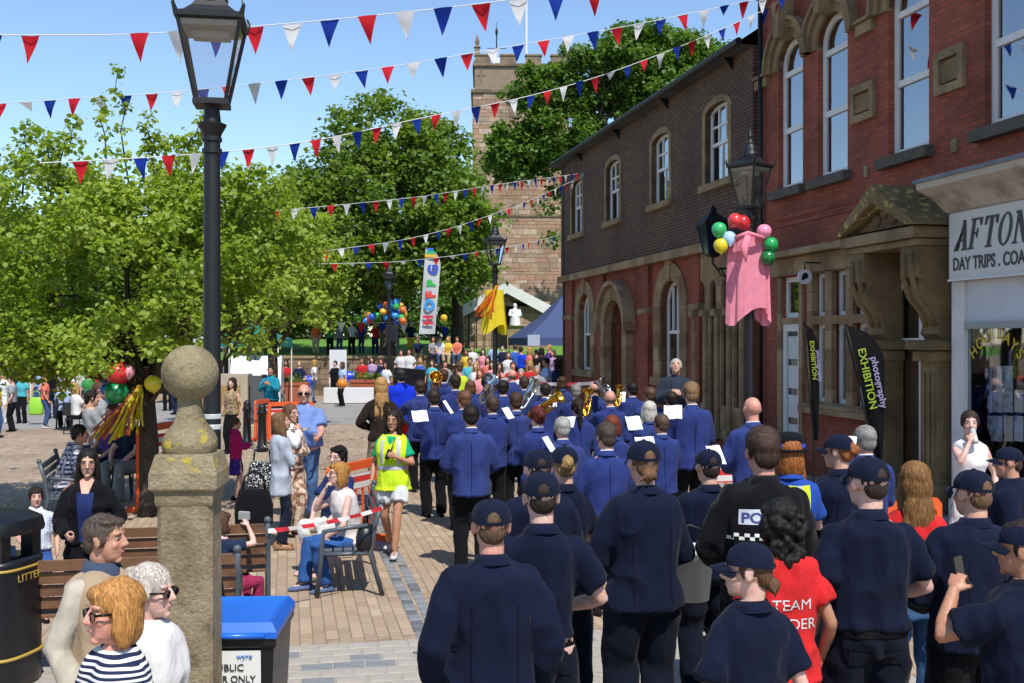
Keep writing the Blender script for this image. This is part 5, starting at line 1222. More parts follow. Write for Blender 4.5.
def hairm(col):
    if col in HAIRM: return HAIRM[col]
    m, nt, b, out = _base('hair_'+col.strip('#')); c = hexc(col); tc = N(nt, 'TexCoord'); mp = N(nt, 'Mapping'); mp.inputs['Scale'].default_value = (1, 1, .13); L(nt, tc.outputs['Object'], mp.inputs['Vector'])
    f = noise(nt, 130, 4, mp.outputs[0]); L(nt, mixc(nt, ramp(nt, f, .3, .72), tuple(x*.45 for x in c), tuple(min(1, x*1.25) for x in c)), b.inputs['Base Color'])
    b.inputs['Roughness'].default_value = .58; b.inputs['Specular IOR Level'].default_value = .3; bump(nt, b, f, .9, .008); HAIRM[col] = m; return m
C_ = {}
def cl(col):
    if not isinstance(col, str): return col
    if col not in C_: C_[col] = cloth('cloth_'+col.strip('#'), col)
    return C_[col]
M_EYEW = mat('eye_white', '#b5aaa2', .3, .02); M_IRISM = mat('iris_dark', '#2a2018', .2, .1); M_LIP = mat('lip', '#9c5a52', .45, .1); M_GLF = mat('spectacle_frame', '#1a1412', .3, .1); M_LENS = mat('dark_lens', '#050506', .15, .1, spec=.3)

def collar_part(f, root, m, sc=1.0, stand=.028):
    n = f['neck']; mb = MB(); rs = []
    for r, dz in ((.064, 0), (.063, stand), (.068, stand+.006), (.086, .004), (.092, -.016)): rs.append(super_ring(n+np.array([0, -.004, dz+.006]), r*sc, r*1.08*sc, np.array([1, 0, 0.]), np.array([0, 1, 0.12*(-1)]), 26, 2))
    mb.rings(rs, cap=False); mb.build('collar', m, root, True)
from mathutils.bvhtree import BVHTree
BV = {}
def _bvh(me):
    if me.name not in BV: BV[me.name] = BVHTree.FromPolygons([v.co.copy() for v in me.vertices], [tuple(p.vertices) for p in me.polygons])
    return BV[me.name]
def _cast(bv, x, z, front, off):
    hit = bv.ray_cast(Vector((x, 1.5 if front else -1.5, z)), Vector((0, -1 if front else 1, 0)))
    return None if hit[0] is None else hit[0].y+(off if front else -off)
def panel(root, fg, part, zs, xl, xr, m, name, front=True, off=.004, cols=10):
    """piece of cloth, print or bare skin lying on a garment: rows of (z, left, right) dropped onto its surface"""
    bv = _bvh(fg[part]); V = []; F = []
    for z, a, b in zip(zs, xl, xr):
        for i in range(cols+1):
            x = a+(b-a)*i/cols; y = _cast(bv, x, z, front, off); V.append((x, y if y is not None else (V[-1][1] if V else 0), z))
    for r in range(len(zs)-1):
        for i in range(cols): k = r*(cols+1)+i; F.append((k, k+1, k+cols+2, k+cols+1))
    return link(name, smooth(mesh_np(name, V, F)), m, root)
def print_text(root, fg, part, txt, size, x0, z0, m, fit, front=False, name='lettering', bold=0):
    me = text_mesh(txt, size, extrude=0, bold=bold); bv = _bvh(fg[part]); w = max(v.co.x for v in me.vertices)
    for v in me.vertices:
        x = (x0+v.co.x/w*fit) if not front else -(x0+v.co.x/w*fit); z = z0+v.co.y; y = _cast(bv, x, z, front, .0045); v.co = (x, y if y is not None else -.14, z)
    return link(name, me, m, root)
def band(root, fg, part, z0, z1, m, name='reflective_band', off=.004, n=40):
    """closed band of tape round a garment"""
    bv = _bvh(fg[part]); rs = []
    for z in (z0, z1):
        r = []
        for i in range(n):
            a = 2*math.pi*i/n; dr = Vector((-math.cos(a), -math.sin(a), 0)); o = Vector((0, 0, z))-dr*.6; h = bv.ray_cast(o, dr); rad = (Vector((h[0].x, h[0].y, 0)).length if h[0] else .18)+off
            rad = min(rad, .24); r.append((math.cos(a)*rad, math.sin(a)*rad, z))
        rs.append(r)
    mb = MB(); mb.rings(rs, cap=False); return mb.build(name, m, root, True)
def seam(r, xs, z0, z1, m, part='top', w=.0035): 
    for x in xs: panel(r[0], r[1], part, list(np.linspace(z0, z1, 14)), [x-w]*14, [x+w]*14, m, 'seam', False, .0022, 1)
def vol(*a, **k):
    """volunteer in uniform: belt, back pockets, seams"""
    r = person(*a, **k); sm = MATS.get('seam_dark') or cloth('seam_dark', '#0a0d1a')
    if k.get('top') == 'polo':
        band(r[0], r[1], 'bottom', .925, .958, mat('belt_leather', '#0c0c0e', .8, .2, spec=.1), 'belt', .006)
        seam(r, (0,), 1.0, 1.2, sm) if False else None
    else: seam(r, (-.105, .105), .88, 1.30, sm)
    if k.get('lod') == 'n' and k.get('top') == 'polo':
        for sg in (-1, 1): panel(r[0], r[1], 'bottom', [.79, .82, .86, .885], [sg*.085-.05]*4, [sg*.085+.05]*4, k['bc'], 'pocket', False, .007, 6); panel(r[0], r[1], 'bottom', [.865, .889], [sg*.085-.053]*2, [sg*.085+.053]*2, sm, 'pocket_flap', False, .010, 6)
    return r
NP = [0]
def person(label, px=None, py=None, d=None, xy=None, h=None, face=0., sk='fair', hair='short', hc='#3a2a1e', top='blazer', tc='#24387c', bot='trousers', bc='#15171c', sc='#1a1614', cap=None, glasses=None, collar=None, facial=None, group=None, sit=False, z=0., peakc=None, undercol=None, name='person', hsc=1.0, **kw):
    """px,py = picture position of the head top, d = distance; face = heading in degrees (0 looks away from the camera, 180 towards it)"""
    fg = figure(top=top, bot=bot, sit=sit, **kw)
    lift = .02 if cap else 0
    if h is None: h = (topz(py, d)-z)-lift
    if sit: h = (h-0.0)/(1.75-.43)*1.75 if py else h
    s = h/1.75
    x, y = xy if xy else GP(px, d)
    # keep the head (which may lean off the root) over the wanted column
    hx, hy = fg['hc'][0]*s, fg['hc'][1]*s; c_, s_ = math.cos(R(face)), math.sin(R(face)); x -= c_*hx-s_*hy; y -= s_*hx+c_*hy
    root = empty(name, (x, y, z), R(face), label, 'person', group, s)
    link('body', fg['body'], skin(sk), root); t = link('top', fg['top'], cl(tc), root); link('trousers' if bot not in ('skirt', 'shorts') else bot, fg['bottom'], cl(bc), root)
    if 'under' in fg: link('shirt', fg['under'], cl(undercol), root)
    for i, a in enumerate(fg['ankle']): link('shoe', SHOE, cl(sc) if isinstance(sc, str) else sc, root, (a[0], a[1], a[2]-.087), (0, 0, (-.12 if i else .12)))
    if fg['col'] and collar is not False: collar_part(fg, root, cl(collar or tc))
    H4 = Matrix(fg['hm'].tolist()).to_4x4(); H4.translation = Vector(fg['hc']); H4 = H4@Matrix.Scale(HS, 4)
    def hp(nm, me, m, par=None, off=None, ss=None):
        o = link(nm, me, m, par or root); M_ = H4.copy()
        if off is not None: M_ = M_@Matrix.Translation(off)
        if ss: M_ = M_@Matrix.Diagonal((*ss, 1))
        o.matrix_basis = M_ if par is None else Matrix.Identity(4); return o
    if hair: hp('hair', (HAIR0 if cap == 'cap' else HAIRS)[hair], hairm(hc), None, None, (.925, .935, .93) if cap == 'cap' else (hsc, hsc, hsc) if hsc != 1 else None)
    if cap == 'cap':
        q = hp('cap', CAP, cl(peakc or '#10172b'), None, None, (.955, .955, .98)); hp('peak', PEAK, cl(peakc or '#10172b'), q)
    if cap == 'bowler': q = hp('hat', BOWLER, cl('#101116')); hp('hat_band', HATBAND, cl('#2c49b0'), q)
    if glasses: hp('glasses' if glasses == 'clear' else 'sunglasses', GLS if glasses == 'clear' else SUNGLS, M_GLF if glasses == 'clear' else M_LENS)
    if facial:
        for s2 in (-1, 1):
            e = hp('eye', EYEW, M_EYEW, None, (s2*.031, .0735, .010)); hp('iris', IRIS, M_IRISM, e, (s2*.031, .0735, .010)); hp('eyebrow', BROW, hairm(facial), None, (s2*.032, .088, .032), (s2, 1, 1))
        hp('mouth', MOUTH, M_LIP, None, (0, .0905, -.058))
    return root, fg, s
def hand_pt(root, fg, s, side, off=(0, 0, 0)):
    """world position of a palm"""
    S_, el, W_, pm, cu = fg['arms'][side]; x = (W_-el)/np.linalg.norm(W_-el); p = (W_+x*.07+pm/np.linalg.norm(pm)*.03+np.asarray(off))*s
    c_, s_ = math.cos(root.rotation_euler.z), math.sin(root.rotation_euler.z)
    return np.array([root.location[0]+c_*p[0]-s_*p[1], root.location[1]+s_*p[0]+c_*p[1], root.location[2]+p[2]])
# ------------------------------------------------------------------ the people in the photograph
NAVY = cloth('navy_fleece', '#10162c', sheen=.03, weave=180); POLO = cloth('navy_polo', '#0f152a', sheen=.03); DKTR = cloth('navy_trousers', '#0f1322'); BLK = cloth('black_cloth', '#101114')
BLZ = cloth('royal_blue_blazer', '#2a376e', sheen=.03); BLZ2 = cloth('royal_blue_blazer_worn', '#2e3b70', sheen=.03)
SLV = mat('reflective_tape', '#b9bcbb', .35, .1, 8); HV = cloth('hivis_yellow', '#c6e52a', .7, .1); WHT = cloth('white_cotton', '#cfcfcf'); PAPER = mat('paper', '#d8d8d4', .7, .05)
VT = 'volunteers in navy uniform'
# --- volunteers and police at the front, seen from behind
r = vol('young person in navy fleece and cap at the front, back of head close-cropped', 491, 497, 5.0, face=8, sk='pink', hc='#5c4634', top='fleece', tc=NAVY, bot='cargo', bc=DKTR, cap='cap', lod='n', la='slack', ra='slack', group=VT, build=1.0, hair='short')
r = vol('slim person in short sleeved navy polo and cap, elbow bent, between two fleeces', 541, 470, 5.5, face=6, sk='pale', hc='#2c2018', top='polo', tc=POLO, bot='cargo', bc=DKTR, cap='cap', lod='n', la='slack', ra='bent', group=VT, build=.92)
r = vol('woman in navy fleece with brown hair through her cap, hands in front', 643, 439, 6.5, sex='f', face=14, sk='fair', hair='lowbun', hc='#6b4c33', top='fleece', tc=NAVY, bot='cargo', bc=DKTR, cap='cap', lod='n', la='holdlow', ra='holdlow', group=VT, build=1.12)
r = vol('person in navy cap half hidden behind the slim one in polo', 538, 448, 6.9, face=12, sk='pale', hc='#2a1e16', hair='short', top='fleece', tc=NAVY, bot='cargo', bc=DKTR, cap='cap', lod='m', la='holdlow', ra='holdlow', group=VT)
r = vol('woman in navy cap with blond bun showing at the back', 564, 445, 7.3, sex='f', face=10, hair='bun', hc='#9a7a4c', top='polo', tc=POLO, bot='cargo', bc=DKTR, cap='cap', lod='m', la='hold', ra='hold', group=VT)
r = vol('shorter person in navy cap and fleece beside the policeman', 708, 448, 7.6, face=12, hc='#2a2019', top='fleece', tc=NAVY, bot='cargo', bc=DKTR, cap='cap', lod='m', la='holdlow', ra='holdlow', group=VT, build=.92)
# policeman
r, f, s = person('policeman in black top with POLICE on the back, short brown hair', 762, 431, 6.5, face=8, sk='pink', hair='full', hc='#46332a', top='fleece', tc=cloth('black_knit', '#0d0e11', sheen=.06, weave=150), bot='cargo', bc=BLK, lod='n', la='holdlow', ra='holdlow', build=1.1)
panel(r, f, 'top', [1.272, 1.30, 1.33, 1.352], [-.175]*4, [.12]*4, mat('police_patch', '#c8ccd6', .6, .05), 'patch', False, .003)
print_text(r, f, 'top', 'POLICE', .075, -.165, 1.282, mat('police_blue', '#3a4a86', .6, .1), .275, bold=.002)
for row in range(2):
    for k in range(18):
        x0 = -.22+k*.024
        if (k+row) % 2 == 0: panel(r, f, 'top', [1.19+row*.018, 1.208+row*.018], [x0, x0], [x0+.024, x0+.024], PAPER, 'check', False, .003, 2)
# community officer with round hat and hi-vis tabard
r, f, s = person('officer in round black hat with blue band and yellow vest', 789, 434, 7.7, sex='f', face=0, hair='shoulder', hc='#a3622e', top='polo', tc='#24479a', bot='trousers', bc=BLK, cap='bowler', lod='m', la='slack', ra='hold')
panel(r, f, 'top', list(np.linspace(.98, 1.43, 10)), [-.1]*10, [.12]*10, HV, 'hivis_vest', False, .008); panel(r, f, 'top', list(np.linspace(.98, 1.43, 10)), [.02]*10, [.06]*10, SLV, 'reflective_band', False, .012, 4); panel(r, f, 'top', [1.1, 1.15], [-.1]*2, [.12]*2, SLV, 'reflective_band', False, .012)
# woman with peaked cap looking left, nearest
r = vol('woman in navy polo looking left under a peaked navy cap, glasses, nearest of all', 748, 540, 4.5, sex='f', face=22, hyaw=52, sk='pale', hair='lowbun', hc='#5c4029', top='polo', tc=POLO, bot='cargo', bc=DKTR, cap='cap', lod='n', la='slack', ra='slack', glasses='clear', facial='#5c4029', group=VT, build=1.05)
# team leader in red
r, f, s = person('woman with black curly hair in red shirt reading TEAM LEADER', 781, 500, 5.5, sex='f', face=6, sk='tan', hair='curly', hc='#17130f', top='tunic', tc=cloth('red_tee', '#c6282a'), bot='jeans', bc='#22304c', lod='n', la='slack', ra='slack', build=1.1)
print_text(r, f, 'top', 'TEAM', .078, -.10, 1.20, WHT, .22); print_text(r, f, 'top', 'LEADER', .078, -.15, 1.10, WHT, .30)
r = vol('tall man in navy polo and cap with elbows out, beside the red shirts', 867, 455, 5.6, face=4, sk='pale', hc='#31251c', top='polo', tc=POLO, bot='cargo', bc=DKTR, cap='cap', lod='n', la='slack', ra='bent', hyaw=18, group=VT, build=1.06)
r = person('woman with long brown to blond hair in red top and blue jeans', 914, 463, 6.6, sex='f', face=-4, hair='long', hc='#8a6238', top='tee', tc=cloth('red_tee', '#c6282a'), bot='jeans', bc='#41668f', lod='n', la='hold', ra='hold', hyaw=5)
r = vol('person in long navy fleece and cap right of the long haired woman', 972, 468, 5.8, face=6, hc='#6a5038', top='fleece', tc=NAVY, bot='cargo', bc=BLK, cap='cap', lod='n', la='holdlow', ra='slack', hyaw=14, group=VT, build=1.08)
r, f, s = vol('person in navy polo at the right edge raising a phone', 1022, 519, 4.7, face=40, hyaw=20, sk='tan', hair='full', hc='#2a1f18', top='polo', tc=POLO, bot='cargo', bc=DKTR, cap='cap', lod='n', la='phonemid', ra='slack', group=VT, build=1.1)
hp_ = hand_pt(r, f, s, -1); mb = MB(); mb.box(-.035, .035, -.005, .005, -.04, .085); o = mb.build('phone', M_BPAINT, None, False, tuple(hp_), (R(-10), 0, R(40))); tag(o, 'black phone in the raised hand at the right edge', 'phone')
r = vol('woman in navy fleece and cap with ginger bun, near the two dark banners', 838, 433, 8.0, sex='f', face=25, hyaw=25, hair='bun', hc='#8f5328', top='fleece', tc=NAVY, bot='cargo', bc=DKTR, cap='cap', lod='m', la='holdlow', ra='holdlow', group=VT)
r = vol('man in dark navy cap looking left, in front of the shop window', 1008, 446, 8.4, face=60, hyaw=10, sk='warm', hc='#3a2c22', top='fleece', tc=NAVY, bot='cargo', bc=DKTR, cap='cap', lod='m', la='slack', ra='slack', group=VT)
# woman in white dress by the shop
r, f, s = person('young woman in white sleeveless dress drinking from a bottle by the shop', 970, 412, 11.2, sex='f', face=165, sk='pale', hair='bun', hc='#3a2a20', top='dress', tc=patterned('white_red_print', '#d4cfd0', '#c05a58', 'noise', 3.2, lo=.60, hi=.64), bot='leggings', bc='#c9c0bd', sc='#c9c4c0', lod='m', la='slack', ra='mouth', facial='#3a2a20', build=.95)
hp_ = hand_pt(r, f, s, 1); mb = MB(); mb.lathe([(.028, -.1), (.03, -.09), (.03, .05), (.012, .09), (.012, .115)], 12); o = mb.build('drink_bottle', mat('clear_plastic', '#aab4a8', .15, .1), None, True, tuple(hp_), (R(-35), 0, 0)); tag(o, 'small bottle at the mouth of the woman in white', 'bottle')

# --- brass band in royal blue blazers
BG = 'brass band members in royal blue blazers'
band_list = [  # px, py, d, hair, colour, skin, sex, left arm, right arm, label
 (471, 406, 11.8, 'short', '#241b16', 'fair', 'm', 'holdlow', 'holdlow', 'band man with short dark hair, last of the left file'),
 (464, 391, 14.3, 'short', '#6e4a34', 'pink', 'm', 'hold', 'hold', 'band man with short reddish hair ahead of the last in the left file'),
 (434, 390, 15.4, 'short', '#33261e', 'fair', 'm', 'hold', 'hold', 'band man at the outer left edge, behind the yellow vest woman'),
 (420, 381, 18.0, 'short', '#3b2c22', 'fair', 'm', 'play', 'play', 'band man on the left edge next to the person in bright blue'),
 (455, 376, 18.8, 'full', '#2e231c', 'fair', 'm', 'play', 'play', 'band man with thick dark hair in the third row from the left'),
 (503, 381, 17.6, 'short', '#1d1714', 'fair', 'm', 'hold', 'hold', 'band man with black hair in the middle rows'),
 (516, 394, 14.9, 'full', '#4a3426', 'fair', 'm', 'hold', 'play', 'band man with brown hair holding a gold euphonium'),
 (537, 407, 12.4, 'bun', '#5e241c', 'pale', 'f', 'hold', 'hold', 'band woman with dark red pinned hair'),
 (578, 399, 13.9, 'pony', '#2a1c16', 'fair', 'f', 'hold', 'hold', 'band woman with long dark plait'),
 (562, 418, 11.4, 'short', '#a9a59f', 'pink', 'm', 'hold', 'hold', 'band man with light grey hair, second row from the back'),
 (606, 425, 9.9, 'full', '#4d4138', 'fair', 'm', 'holdlow', 'holdlow', 'band man with greying brown hair and white collar, rearmost in the middle'),
 (610, 391, 15.9, 'bald', '#7a6552', 'pink', 'm', 'play', 'play', 'balding band man in the middle with a silver horn before him'),
 (594, 382, 18.4, 'bald', '#5a483b', 'fair', 'm', 'hold', 'play', 'balding band man beside the big silver tuba'),
 (632, 383, 18.4, 'short', '#1f1814', 'fair', 'm', 'hold', 'hold', 'band man with dark hair near the stone doorway'),
 (612, 416, 12.0, 'bob', '#7d3a22', 'pale', 'f', 'hold', 'hold', 'band woman with ginger hair, mostly hidden'),
 (649, 402, 13.8, 'shoulder', '#c9c3bb', 'pale', 'f', 'hold', 'hold', 'band woman with white shoulder length hair'),
 (661, 415, 12.4, 'thin', '#5a4638', 'warm', 'm', 'hold', 'hold', 'band man with closely shaved brown hair beside the white haired woman'),
 (691, 384, 13.6, 'full', '#8a6b4c', 'fair', 'm', 'hold', 'hold', 'broad band man with sandy hair, right file'),
 (752, 398, 11.4, 'thin', '#c08f78', 'pink', 'm', 'holdlow', 'holdlow', 'bald pink headed band man at the right edge of the band'),
 (864, 427, 9.2, 'short', '#8f8c88', 'pink', 'm', 'hold', 'hold', 'grey haired band man beside the leaning dark banner'),
 (524, 377, 20.0, 'short', '#46352a', 'fair', 'm', 'play', 'play', 'band man with brown hair far ahead in the middle'),
 (512, 370, 22.5, 'bald', '#6e5747', 'pink', 'm', 'play', 'play', 'bald band man furthest ahead in the middle'),
 (443, 370, 21.0, 'short', '#4a2c1e', 'fair', 'm', 'play', 'play', 'band man with auburn hair far ahead on the left'),
 (486, 377, 20.5, 'short', '#2a211b', 'fair', 'm', 'hold', 'hold', 'band man between the left and middle files, far ahead'),
 (562, 377, 21.5, 'bob', '#4c3626', 'fair', 'f', 'hold', 'hold', 'band woman with brown bob far ahead near the tape')]
BM = []
for i, (px, py, d, hr, hc, sk, sx, la, ra, lab) in enumerate(band_list):
    bl = hr == 'thin' and hc == '#c08f78'
    r = person(lab, px, py, d, face=11+((i*37) % 13)-6, sk=sk, hair=None if bl else hr, hc=hc, sex=sx, top='blazer', tc=BLZ if i % 3 else BLZ2, bot='trousers', bc=BLK, lod='m', la=la, ra=ra, group=BG, build=(1.08, 1.16, 1.0, 1.1)[i % 4] if sx == 'm' else 1.05, hyaw=(0, 8, -8)[i % 3], hsc=1.0)
    collar_part(r[1], r[0], WHT, .93, .036); BM.append(r); seam(r, (0,), .81, 1.38, cloth('blazer_seam', '#161f48'), w=.005)
# --- instruments and music
M_BRASS = mat('brass', '#c9973a', .22, .15, 8, metal=1); M_SILV = mat('silver_plate', '#b9bdc2', .2, .1, 8, metal=1)
def horn(kind, m, loc, rot, label, sc=1.0):
    o = empty(kind, loc, 0, label, 'instrument'); o.rotation_euler = rot; o.scale = (sc,)*3
    mb = MB(); mb.lathe([(.035, 0), (.04, .12), (.055, .22), (.09, .32), (.145, .38), (.15, .385), (.14, .378), (.085, .315), (.05, .22)], 22); mb.build('bell', m, o, True)
    mb = MB(); mb.tube([(0, 0, .02), (0, 0, -.2), (.05, 0, -.28), (.12, 0, -.2), (.12, 0, .12), (.06, 0, .18), (.05, .06, .1), (.05, .06, -.18), (.12, .06, -.22), (.15, .04, -.05), (.14, .03, .16), (.1, .0, .24)], [.035, .034, .032, .028, .026, .024, .022, .02, .018, .016, .012, .008], 9); mb.build('tubing', m, o, True)
    for k in range(3): mb = MB(); mb.tube([(.02+k*.035, .05, -.12), (.02+k*.035, .05, .1)], .016, 8); mb.tube([(.02+k*.035, .05, .1), (.02+k*.035, .05, .13)], .006, 6); mb.build('valve', m, o, True)
    return o
def hornat(kind, px, py, d, m, label, sc, rot=(R(-25), R(15), 0)): horn(kind, m, tuple(P(px, py, d)), rot, label, sc)
hornat('tuba', 525, 396, 17.2, M_SILV, 'big silver tuba bell in the middle of the band', .8, (R(-20), R(35), 0))
hornat('tuba', 607, 397, 18.0, M_SILV, 'silver tuba leaning over the balding man', .8, (R(-10), R(-25), 0))
hornat('euphonium', 541, 406, 13.6, M_BRASS, 'gold euphonium with its bell up, middle of the band', .75, (R(20), R(60), 0))
hornat('tenor_horn', 617, 398, 17.2, M_BRASS, 'brass horn held by the dark haired man near the stone doorway', .5)
hornat('tenor_horn', 585, 405, 13.2, M_BRASS, 'brass horn held before the woman with the dark plait', .5)
hornat('cornet', 434, 384, 17.6, M_BRASS, 'brass cornet at the left edge of the band', .7, (R(60), R(20), 0))
hornat('trombone', 484, 392, 16.5, M_SILV, 'silver horn low between the left and middle files', .8, (R(40), R(30), 0))
def sheet(px, py, d, w, h, rz, label, tilt=-38):
    w, h = w*.72, h*.75; py += 5
    mb = MB(); n = 4; V = []
    for j in (0, 1):
        for i in range(n+1): V.append((-w/2+w*i/n, .01*math.sin(i*1.5), -h/2+h*j))
    mb.add(V, [(i, i+1, n+2+i, n+1+i) for i in range(n)]); o = mb.build('music_sheet', PAPER, None, True, tuple(P(px, py, d)), (R(tilt), 0, R(rz))); tag(o, label, 'music sheet', 'music sheets of the band')
for a in ((420, 411, 14.8, .3, .24, 20, 'white music sheet held at the outer left edge of the band'), (448, 402, 15.5, .12, .3, 60, 'white music sheet edge on between two men of the left file'), (508, 408, 14.6, .2, .24, 50, 'white music sheet beside the euphonium player'), (549, 439, 11.2, .14, .24, 50, 'white music sheet beside the woman with red hair'), (568, 417, 12.7, .22, .2, -20, 'white music sheet in front of the grey haired man'), (552, 397, 16.8, .2, .24, 0, 'upright white music sheet behind the gold euphonium'), (621, 392, 17.6, .2, .26, -12, 'white music sheet at the stone doorway side'), (634, 418, 13.2, .26, .26, 15, 'tilted white music sheet left of the white haired woman'), (645, 437, 12.0, .3, .18, 10, 'white music sheet below the white haired woman'), (673, 407, 13.2, .3, .26, -8, 'large white music sheet left of the sandy haired man'), (716, 450, 11.0, .22, .3, 20, 'white music sheet held near the bald man'), (843, 440, 8.8, .28, .22, -25, 'white music sheet held by the grey haired man near the banners')): sheet(*a)

# --- walking marshal in yellow vest
r, f, s = person('woman in yellow hi-vis vest, green shirt and white shorts walking with a radio', 393, 411, 12.6, sex='f', face=172, sk='tan', hair='shoulder', hc='#241812', top='hivis', tc=HV, under='tee', undercol='#12976a', bot='shorts', bc='#cfd2d6', sc='#bdbdbb', lod='n', la='radio', ra='slack', legs='walk', facial='#241812', glasses='clear')
band(r, f, 'top', 1.05, 1.10, SLV)
for sg in (-1, 1): panel(r, f, 'top', list(np.linspace(1.12, 1.44, 8)), [sg*.10-.025]*8, [sg*.10+.025]*8, SLV, 'reflective_band', True)
panel(r, f, 'top', list(np.linspace(1.36, 1.47, 6)), list(np.linspace(-.01, -.07, 6)), list(np.linspace(.01, .07, 6)), cl('#12976a'), 'neckline', True)
hp_ = hand_pt(r, f, s, -1); mb = MB(); mb.box(-.025, .025, -.016, .016, -.06, .06, .01); mb.tube([(.012, 0, .06), (.012, 0, .2)], .007, 6); o = mb.build('radio', M_BPAINT, None, False, tuple(hp_), (0, R(20), 0)); tag(o, 'black hand radio held by the woman in the yellow vest', 'radio')
# --- spectators on the left
r, f, s = person('woman in long pale grey cardigan with arms folded, brown hair', 281, 413, 13.0, sex='f', face=-75, sk='fair', hair='shoulder', hc='#7b5a3c', top='cardigan', tc='#a3aab4', bot='leggings', bc='#1b2233', sc='#8a6a4c', lod='m', la='cross', ra='cross', facial='#6b4a30', hpitch=-8)
r, f, s = person('woman in white top and brown floral scarf with hand at her face', 291, 405, 13.9, sex='f', face=-120, sk='fair', hair='shoulder', hc='#6d4a33', top='shirt', tc=WHT, bot='trousers', bc=patterned('floral_brown', '#8a6350', '#c9b8a2', 'noise', 14), lod='m', la='cross', ra='chin', facial='#5a3a28', glasses='clear')
panel(r, f, 'top', list(np.linspace(.92, 1.44, 12)), [-.13]*12, [.10]*12, patterned('floral_brown', '#8a6350', '#c9b8a2', 'noise', 14), 'scarf', True, .014)
r, f, s = person('stout man in light blue shirt and sunglasses, bald on top', 304, 385, 15.2, face=-172, sk='pink', hair='bald', hc='#a89c90', top='polo', tc='#6f86bd', bot='jeans', bc='#4a668e', glasses='dark', lod='m', la='forward', ra='slack', facial='#8a7a6c', belly=.10, build=1.2)
r, f, s = person('woman in white sleeveless top and blue jeans on the metal bench, hand at mouth', 338, 462, 10.9, sex='f', face=118, sk='pale', hair='bob', hc='#b5803f', top='vest', tc='#cfc6c2', bot='jeans', bc='#2f558f', sc='#5b6a8c', sit=2, lod='n', la='lap', ra='mouth', facial='#7a5530', glasses='clear', lean=.18, hpitch=-6)
r, f, s = person('woman with black hair and glasses on the metal bench behind the one in white', 338, 447, 11.9, sex='f', face=150, sk='pale', hair='side', hc='#17120f', top='tee', tc='#20305c', bot='crop', bc='#d0d0cc', sc='#c9a89c', sit=1, lod='m', la='lap', ra='lap', facial='#17120f', glasses='clear')
r, f, s = person('woman in black cardigan over navy top with glasses and long dark hair', 88, 459, 9.0, sex='f', h=1.56, face=-170, sk='fair', hair='shoulder', hc='#1b1310', top='shirt', tc=BLK, bot='trousers', bc=BLK, lod='n', la='bent', ra='holdlow', facial='#1b1310', glasses='clear', hpitch=4, build=1.08, hyaw=8, collar=False)
panel(r, f, 'top', list(np.linspace(.93, 1.38, 9)), list(np.linspace(-.05, -.075, 9)), list(np.linspace(.05, .075, 9)), cl('#23305e'), 'camisole', True, .006); panel(r, f, 'top', list(np.linspace(1.37, 1.485, 7)), list(np.linspace(-.03, -.065, 7)), list(np.linspace(.03, .065, 7)), skin('fair'), 'neckline', True, .007)
r, f, s = person('small boy in pale blue checked shirt by the litter bin', 36, 486, 9.6, face=-150, h=1.17, sk='fair', hair='short', hc='#2f2018', top='polo', tc=patterned('pale_check', '#b9c6dd', '#e0e4ea', 'check', 9), bot='shorts', bc='#3b5a9c', lod='m', la='slack', ra='forward', facial='#2f2018', hsc=1.04)
r, f, s = person('older man with swept grey hair in beige waistcoat, looking right', 106, 517, 5.3, face=-118, sk='warm', hair='side', hc='#5d5047', top='gilet', tc=cloth('beige_knit', '#a08c74'), under='shirt', undercol='#b4ab9b', bot='trousers', bc='#6d6353', lod='n', la='slack', ra='slack', facial='#5d5047', build=1.05, hyaw=22)
collar_part(f, r, cl('#3c475c'), 1.12, .04)
r, f, s = person('woman with ginger bob and sunglasses in striped top, laughing to the left', 113, 584, 4.05, sex='f', face=138, sk='pink', hair='bob', hc='#c08a4c', top='shirt', tc=patterned('navy_stripe', '#d5d5d3', '#1c2440', 'stripe', 14, lo=.42, hi=.5), bot='trousers', bc=BLK, lod='n', la='slack', ra='slack', glasses='dark', facial='#9a6434', collar=False, hyaw=-8, hsc=1.06)
r, f, s = person('woman with short pale hair and sunglasses in white jacket, looking right', 153, 568, 4.6, sex='f', face=-104, sk='pale', hair='short', hc='#d3c8bb', top='jacket', tc=cloth('white_linen', '#cdccca'), bot='trousers', bc='#b9b2a8', lod='n', la='slack', ra='slack', glasses='dark', facial='#b09a80', hsc=1.06)
r, f, s = person('man in checked shirt hunched on the grey bench behind the tree', 80, 423, 15.0, face=-60, sk='tan', hair='short', hc='#241b15', top='shirt', tc=patterned('plaid_shirt', '#c6c2cc', '#3a3a55', 'check', 5), bot='jeans', bc='#33476b', sit=1, lod='m', la='lap', ra='lap', lean=.3)
r, f, s = person('person sitting on the wooden bench by the pillar, raising a camera', 222, 512, 9.4, sex='f', face=-40, sk='pale', hair='bob', hc='#5b4030', top='tee', tc='#222c44', bot='jeans', bc='#8a2a4c', sit=1, lod='m', la='slack', ra='phonehigh')
hp_ = hand_pt(r, f, s, 1); mb = MB(); mb.box(-.05, .05, -.015, .015, -.03, .04, .006); mb.tube([(0, .015, .005), (0, .04, .005)], .02, 10); o = mb.build('camera', mat('camera_silver', '#9a9a98', .35, .1), None, False, tuple(hp_+np.array([0, 0, .03])), (0, 0, R(-20))); tag(o, 'small silver camera in raised hands by the pillar', 'camera')
r, f, s = person('girl in pink hooded top and purple skirt behind the lamp post', 236, 418, 17.0, sex='f', face=-70, sk='fair', hair='pony', hc='#5a3f2c', top='shirt', tc='#b81f63', bot='skirt', bc='#3d2a78', lod='m', la='hold', ra='hold')
